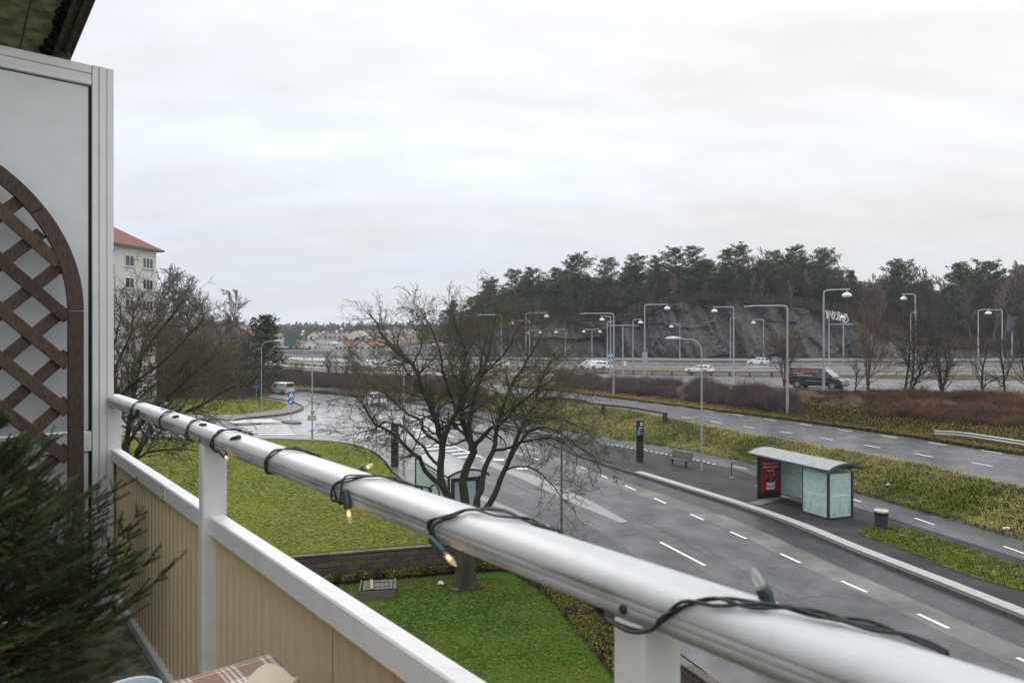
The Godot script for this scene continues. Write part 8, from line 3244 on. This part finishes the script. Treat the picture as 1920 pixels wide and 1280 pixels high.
func build_string_lights() -> void:
	var base := Vector3(2.0, -0.285, 0.69)
	var t := bal("string_lights", "string of small clear lights on dark green cable wound around the white handrail", "string lights", base)
	var turns := [[3.542, 3.619], [2.971, 3.036], [2.576, 2.708], [2.272, 2.223], [1.798, 1.689], [1.373, 1.173], [0.994, 0.781]]
	for strand in 3:
		var r := RandomNumberGenerator.new()
		r.seed = 40 + strand
		var pts := []
		var e := 0.0035
		var w := func(s: float, v: float, q: float) -> Vector3: return Vector3(s + r.randf_range(-0.016, 0.016) * (1.0 + strand * 0.4), (rail_top(q) + 0.003 if v > -0.292 else v) + (r.randf_range(0.0, 0.007) if v > -0.3 else 0.0), q) - base
		for k in turns.size():
			var a: float = turns[k][0]
			var b: float = turns[k][1]
			var ln := a - b
			pts.append(w.call(a + ln * 0.10, -0.348 - e, 0.69))
			pts.append(w.call(a + ln * 0.02, -0.346 - e, 0.645))
			pts.append(w.call(a - ln * 0.01, -0.334, 0.6365 - e * 0.5))
			pts.append(w.call(a - ln * 0.06, -0.312, 0.6365 - e * 0.5))
			pts.append(w.call(a - ln * 0.14, -0.2905 + e, 0.648))
			pts.append(w.call(a - ln * 0.30, -0.2835 + e, 0.668))
			pts.append(w.call(a - ln * 0.50, -0.2820 + e, 0.685 + 0.012 * strand))
			pts.append(w.call(a - ln * 0.72, -0.2820 + e, 0.708))
			pts.append(w.call(a - ln * 0.92, -0.2845 + e, 0.728))
			pts.append(w.call(b, -0.300, 0.743))
			pts.append(w.call(b + 0.01, -0.335, 0.742))
			var nx: float = turns[k + 1][0] if k + 1 < turns.size() else 0.586
			pts.append(w.call(lerpf(b, nx, 0.5), -0.350 - e, 0.70))
		# the last wrap, at the near post, and the run along the rail's outer shoulder
		for q in [[0.588, 0.634, -0.352], [0.575, 0.6315, -0.345], [0.543, 0.632, -0.347], [0.515, 0.634, -0.340], [0.495, 0.636, -0.318], [0.472, 0.645, 0.0], [0.44, 0.655, 0.0], [0.406, 0.668, 0.0], [0.377, 0.682, 0.0], [0.342, 0.694, 0.0], [0.305, 0.705, 0.0], [0.269, 0.716, 0.0], [0.243, 0.727, 0.0]]:
			var v: float = q[2]
			var lift := r.randf_range(0.0, 0.006)
			if v == 0.0:
				v = rail_top(q[1]) + 0.003 + lift
			pts.append(Vector3(q[0], v, q[1] - (0.001 if q[2] == 0.0 else lift)) + Vector3(r.randf_range(-0.004, 0.004), 0, r.randf_range(-0.005, 0.005) if q[2] == 0.0 else 0.0) - base)
		pts.append(Vector3(0.232, -0.315, 0.744) - base)
		pts.append(Vector3(0.1, -0.352, 0.73) - base)
		var fine := smooth_line(pts, 620)
		for i in fine.size():   # two strands twisted together
			var ph := i * 0.42 + TAU / 3.0 * strand
			fine[i] += Vector3(0, 0.5 + 0.5 * sin(ph), 0) * 0.0026 + Vector3(0, 0, cos(ph) * 0.0022)
		var rad := []
		rad.resize(fine.size())
		rad.fill(0.0021)
		var mb := MB.new()
		mb.tube(fine, rad, 6)
		put("cable", mb, M.cable, t)
	# a loose loop standing up beyond the rail
	var lp := MB.new()
	var lpts := []
	var c0 := Vector3(1.174, -0.311, 0.748)
	for i in 22:
		var a := TAU * 1.15 * i / 21.0 - 1.2
		lpts.append(c0 - base + Vector3(sin(a) * 0.016 - 0.0011 * i, -cos(a) * 0.017 + 0.006, 0.004 * sin(a * 0.7)))
	var lrad := []
	lrad.resize(22)
	lrad.fill(0.0022)
	lp.tube(lpts, lrad, 6)
	put("cable_loop", lp, M.cable, t)

	# sockets and bulbs: where each starts, where its tip is, lit or not
	for e in [[Vector3(3.25, -0.279, 0.7), Vector3(3.063, -0.24, 0.71), 0.0], [Vector3(3.36, -0.297, 0.63), Vector3(3.389, -0.363, 0.625), 0.0], [Vector3(3.12, -0.338, 0.632), Vector3(2.951, -0.366, 0.628), 0.0], [Vector3(3.189, -0.383, 0.632), Vector3(3.08, -0.437, 0.628), 0.0],
			[Vector3(2.825, -0.287, 0.664), Vector3(3.13, -0.336, 0.652), 0.0], [Vector3(2.477, -0.287, 0.67), Vector3(2.671, -0.308, 0.66), 1.0], [Vector3(2.092, -0.285, 0.662), Vector3(2.195, -0.314, 0.645), 1.0], [Vector3(2.174, -0.338, 0.634), Vector3(2.061, -0.352, 0.628), 1.0],
			[Vector3(1.847, -0.31, 0.7), Vector3(1.733, -0.277, 0.715), 1.0], [Vector3(1.487, -0.311, 0.742), Vector3(1.43, -0.285, 0.755), 1.0], [Vector3(1.318, -0.308, 0.631), Vector3(1.287, -0.374, 0.629), 1.0], [Vector3(0.985, -0.335, 0.63), Vector3(0.896, -0.364, 0.626), 1.0],
			[Vector3(0.821, -0.301, 0.738), Vector3(0.872, -0.304, 0.748), 0.0], [Vector3(0.396, -0.296, 0.695), Vector3(0.409, -0.268, 0.69), 0.0]]:
		var a: Vector3 = e[0]
		var b: Vector3 = e[1]
		var dn := (b - a).normalized()
		var total := clampf((b - a).length(), 0.05, 0.085)
		var sx := dn.cross(Vector3(0.3, 0.2, 0.9)).normalized()
		var X := Transform3D(Basis(sx, dn, sx.cross(dn)), a - base)
		var hl := total * 0.56
		var hm := MB.new()
		hm.lathe([Vector2(0.0, -0.001), Vector2(0.0066, 0.0), Vector2(0.0074, 0.003), Vector2(0.0074, hl * 0.55), Vector2(0.0086, hl * 0.62), Vector2(0.0082, hl * 0.92), Vector2(0.0072, hl), Vector2(0.0, hl + 0.0005)], 14, X)
		var ho := put("socket", hm, M.holder, t)
		var gm := MB.new()
		var bl := total - hl
		gm.lathe([Vector2(0.0042, hl), Vector2(0.0054, hl + bl * 0.12), Vector2(0.0056, hl + bl * 0.5), Vector2(0.0046, hl + bl * 0.74), Vector2(0.0022, hl + bl * 0.92), Vector2(0.0004, hl + bl)], 12, X)
		put("bulb_glass", gm, M.bulb, ho)
		if e[2] > 0:
			var fm := MB.new()
			fm.lathe([Vector2(0.0003, hl + bl * 0.14), Vector2(0.0024, hl + bl * 0.24), Vector2(0.0024, hl + bl * 0.36), Vector2(0.0003, hl + bl * 0.46)], 8, X)
			put("bulb_filament", fm, M.filament, ho)
			var lamp := OmniLight3D.new()
			lamp.name = part_name(ho, "bulb_light")
			ho.add_child(lamp)
			lamp.position = X * Vector3(0, hl + bl * 0.30, 0)
			lamp.light_color = Color(1.0, 0.62, 0.28)
			lamp.light_energy = 0.00012 * float(e[2])
			lamp.light_size = 0.003
			lamp.omni_range = 30.0
			lamp.omni_attenuation = 2.0
			lamp.shadow_enabled = true
		else:
			var fm := MB.new()
			fm.lathe([Vector2(0.0003, hl + bl * 0.12), Vector2(0.0012, hl + bl * 0.3), Vector2(0.0003, hl + bl * 0.5)], 6, X)
			put("bulb_stem", fm, M.steel, ho)


# ---------------------------------------------------------------- things on the balcony
func build_balcony_things() -> void:
	# spruce in a pot
	var b := Vector3(3.25, -1.4, 0.06)
	var sp := bal("potted_spruce", "bushy cut spruce standing in front of the trellis in the balcony's left corner", "spruce", b)
	var r := RandomNumberGenerator.new()
	r.seed = 77
	var pot := MB.new()
	pot.lathe([Vector2(0.0, 0.0), Vector2(0.13, 0.0), Vector2(0.14, 0.02), Vector2(0.16, 0.15), Vector2(0.17, 0.17), Vector2(0.165, 0.18), Vector2(0.14, 0.17), Vector2(0.0, 0.16)], 22)
	put("pot", pot, mat("dark pot", lin(0.012, 0.012, 0.013), 0.6), sp)
	var bark := MB.new()
	bark.col = Color(0.075, 0.055, 0.035)
	bark.tube([Vector3(0, 0.2, 0), Vector3(0.02, 0.7, 0.01), Vector3(0.0, 1.1, 0.0)], [0.022, 0.015, 0.006], 7)
	put("trunk", bark, M.twig, sp)
	var nd := MB.new()   # one sprig: needles all round 6 cm of twig
	for i in 92:
		var t := i / 92.0
		var a := i * 2.4
		var o := Vector3(cos(a), 0, sin(a))
		var q := Vector3(0, t * 0.06, 0)
		var d := (o * 0.8 + Vector3.UP * 0.7).normalized()
		var sd := d.cross(Vector3(r.randf_range(-1, 1), r.randf_range(-1, 1), r.randf_range(-1, 1))).normalized() * 0.00065
		var ln := r.randf_range(0.010, 0.015)
		var tone := r.randf_range(0.6, 1.35) * (1.0 + 0.35 * t)
		nd.col = Color(tone, tone, tone * 0.95)
		nd.quad(q - sd, q + sd, q + d * ln + sd * 0.4, q + d * ln - sd * 0.4)
	nd.col = Color(1.6, 1.0, 0.7)
	nd.tube([Vector3.ZERO, Vector3(0, 0.062, 0)], [0.0016, 0.001], 4)
	var places := []
	var cols := []
	for k in 104:
		var h := 0.10 + 1.0 * pow(r.randf(), 1.35)
		var a := k * 2.399 + r.randf_range(-0.3, 0.3)
		var reach := (0.06 + 0.66 * pow(1.14 - h, 1.15)) * r.randf_range(0.6, 1.12)
		var d := Vector3(cos(a), r.randf_range(-0.05, 0.35) + 0.5 * h, sin(a)).normalized()
		# keep clear of the trellis and of the cladding
		if b.x + d.x * reach > 4.0:
			reach = (4.0 - b.x) / maxf(d.x, 0.1)
		if b.z + d.z * reach > 0.64:
			reach = (0.64 - b.z) / maxf(d.z, 0.1)
		var p0 := Vector3(0.01, h, 0)
		var bm := MB.new()
		bm.col = Color(0.11, 0.075, 0.045) * r.randf_range(0.8, 1.3)
		var pts := []
		for i in 9:
			var t := i / 8.0
			pts.append(p0 + d * reach * t + Vector3.UP * (0.16 * t * t - 0.06 * t) * reach * 2.0)
		var rr := []
		for i in 9:
			rr.append(lerpf(0.006, 0.0015, i / 8.0))
		bm.tube(pts, rr, 5)
		for i in range(2, 9):
			for s in [-1.0, 1.0]:
				var dn: Vector3 = (pts[mini(i + 1, 8)] - pts[i - 1]).normalized()
				var side: Vector3 = dn.cross(Vector3.UP).normalized() * s
				var tw: Vector3 = (dn * 0.75 + side * 0.8 + Vector3.UP * r.randf_range(-0.1, 0.25)).normalized()
				var ln := (0.03 + 0.17 * (1.0 - i / 9.0) * clampf(reach / 0.45, 0.25, 1.1)) * r.randf_range(0.7, 1.3)
				bm.tube([pts[i], pts[i] + tw * ln], [0.0025, 0.0012], 4)
				var m := maxi(1, int(ln / 0.034))
				for j in m + 1:
					var q: Vector3 = pts[i] + tw * ln * j / m
					sprig(places, cols, q, bent(tw, 0.15, r), r)
			sprig(places, cols, pts[i], bent((pts[mini(i + 1, 8)] - pts[i - 1]).normalized(), 0.1, r), r)
		put("branch", bm, M.twig, sp)
	scatter("needles", nd.mesh(), M.spruce, places, cols, sp)

	# table with a checked cloth
	var tb := Vector3(1.1, -1.4, 0.2)
	var tt := bal("balcony_table", "small balcony table under the checked cloth, against the railing", "table", tb)
	var tm := bmb(tb)
	span(tm, 0.68, 1.53, -0.735, -0.706, -0.12, 0.552, 0.005)
	put("tabletop", tm, M.old_wood, tt)
	for e in [[0.73, -0.07], [1.48, -0.07], [0.73, 0.50], [1.48, 0.50]]:
		var lm := bmb(tb)
		span(lm, e[0] - 0.02, e[0] + 0.02, -1.4, -0.736, e[1] - 0.02, e[1] + 0.02, 0.004)
		put("leg", lm, M.old_wood, tt)
	var cb := Vector3(1.1, -0.70, 0.2)
	var cl := bal("tablecloth", "brown and white checked tablecloth, only its far corner showing", "tablecloth", cb)
	var cm := bmb(cb)
	var rows := []
	for i in 31:
		var row := []
		for j in 31:
			var s := lerpf(0.66, 1.545, i / 30.0)
			var q := lerpf(-0.15, 0.566, j / 30.0)
			var v := -0.700 + 0.0012 * sin(s * 40.0 + q * 13.0)
			if i == 0 or i == 30 or j == 0 or j == 30:
				v = -0.80 + 0.004 * sin(s * 30.0 + q * 30.0)
			elif i == 1 or i == 29 or j == 1 or j == 29:
				v = -0.703
			row.append(Vector3(s, v, q))
		rows.append(row)
	for j in 31:
		rows[1][j].x = 0.672
		rows[29][j].x = 1.534
		rows[j][1].z = -0.138
		rows[j][29].z = 0.556
	cm.grid(rows)
	var im := Image.create(128, 128, false, Image.FORMAT_RGB8)
	for y in 128:
		for x in 128:
			var k := 0
			for c in [x, y]:
				if c > 66 and (c % 16) < 9:
					k += 1
			var base := Color(0.52, 0.41, 0.35)
			if k == 1:
				base = Color(0.70, 0.64, 0.61)
			elif k == 2:
				base = Color(0.82, 0.81, 0.82)
			var f := 0.94 + 0.06 * float((x + y) % 2)
			im.set_pixel(x, y, base * f)
	var clm := mat("checked cloth", Color.WHITE, 0.95)
	clm.albedo_texture = ImageTexture.create_from_image(im)
	clm.uv1_scale = Vector3(8.0, 10.0, 1)
	put("cloth", cm, clm, cl)
	# a pale blue cup and a cream bowl with a wavy rim
	var cup_at := Vector3(1.34, -0.706, 0.238)
	var cu := bal("cup", "round pale blue cup on the checked tablecloth, its rim just in view", "cup", cup_at)
	var um := MB.new()
	um.lathe([Vector2(0.0, 0.001), Vector2(0.036, 0.0), Vector2(0.042, 0.01), Vector2(0.050, 0.07), Vector2(0.052, 0.098), Vector2(0.0495, 0.1005), Vector2(0.047, 0.097), Vector2(0.040, 0.02), Vector2(0.0, 0.014)], 32)
	put("cup_body", um, mat("pale blue glaze", lin(0.42, 0.52, 0.58), 0.25), cu)
	var bo_at := Vector3(1.265, -0.70, 0.452)
	var bo := bal("bowl", "cream bowl with a wavy lip beside the pale blue cup on the checked cloth", "bowl", bo_at)
	var om := MB.new()
	om.lathe([Vector2(0.0, 0.001), Vector2(0.03, 0.0), Vector2(0.045, 0.02), Vector2(0.062, 0.06), Vector2(0.072, 0.085), Vector2(0.0705, 0.087), Vector2(0.059, 0.06), Vector2(0.04, 0.022), Vector2(0.0, 0.012)], 40)
	for i in om.v.size():
		var q := om.v[i]
		var ang := atan2(q.z, q.x)
		om.v[i].y += 0.014 * sin(ang * 3.0 + 0.6) * clampf(q.y / 0.085, 0, 1)
		om.v[i].x *= 1.0 + 0.06 * sin(ang * 2.0)
	bo.scale = Vector3.ONE * 0.78
	put("bowl_body", om, mat("cream glaze", lin(0.60, 0.54, 0.43), 0.35), bo)


func sprig(places: Array, cols: Array, at: Vector3, d: Vector3, r: RandomNumberGenerator) -> void:
	var sx := d.cross(Vector3(r.randf_range(-1, 1), r.randf_range(-1, 1), r.randf_range(-1, 1))).normalized()
	var k := r.randf_range(0.8, 1.15)
	places.append(Transform3D(Basis(sx, d, sx.cross(d)).scaled_local(Vector3(k, k, k)), at))
	var t := r.randf_range(0.7, 1.4)
	cols.append(Color(0.024, 0.048, 0.013) * t if r.randf() < 0.62 else Color(0.070, 0.105, 0.026) * t)


# ---------------------------------------------------------------- scraps
func build_litter() -> void:
	var paper := mat("white scrap", lin(0.62, 0.62, 0.62), 0.7)
	for e in [["crumpled white paper scrap on the mossy lawn below the left stop pillar", Vector3(-9.883, 0.15, -47.204)], ["small white scrap on the lower lawn left of the tree trunk", Vector3(-2.733, -0.98, -26.106)], ["white scrap in the long grass right of the shelter roof", Vector3(19.884, 0.706, -36)], ["white scrap low on the embankment right of the litter bin", Vector3(21.002, 0.325, -29)], ["white scrap lying in the brown scrub of the bank", Vector3(34.936, 3.18, -58)]]:
		var t := thing("paper_scrap", e[0], "litter", e[1])
		var mb := MB.new()
		var r := RandomNumberGenerator.new()
		r.seed = hash(e[0])
		for i in 7:
			var c := Vector3(r.randf_range(-0.08, 0.08), r.randf_range(0.03, 0.08), r.randf_range(-0.06, 0.06))
			var n := Vector3(r.randf_range(-1, 1), 1, r.randf_range(-1, 1)).normalized()
			var s := n.cross(Vector3.RIGHT).normalized() * 0.06
			var b := n.cross(s).normalized() * 0.05
			mb.quad(c - s - b, c + s - b, c + s + b, c - s + b)
		put("paper", mb, paper, t)
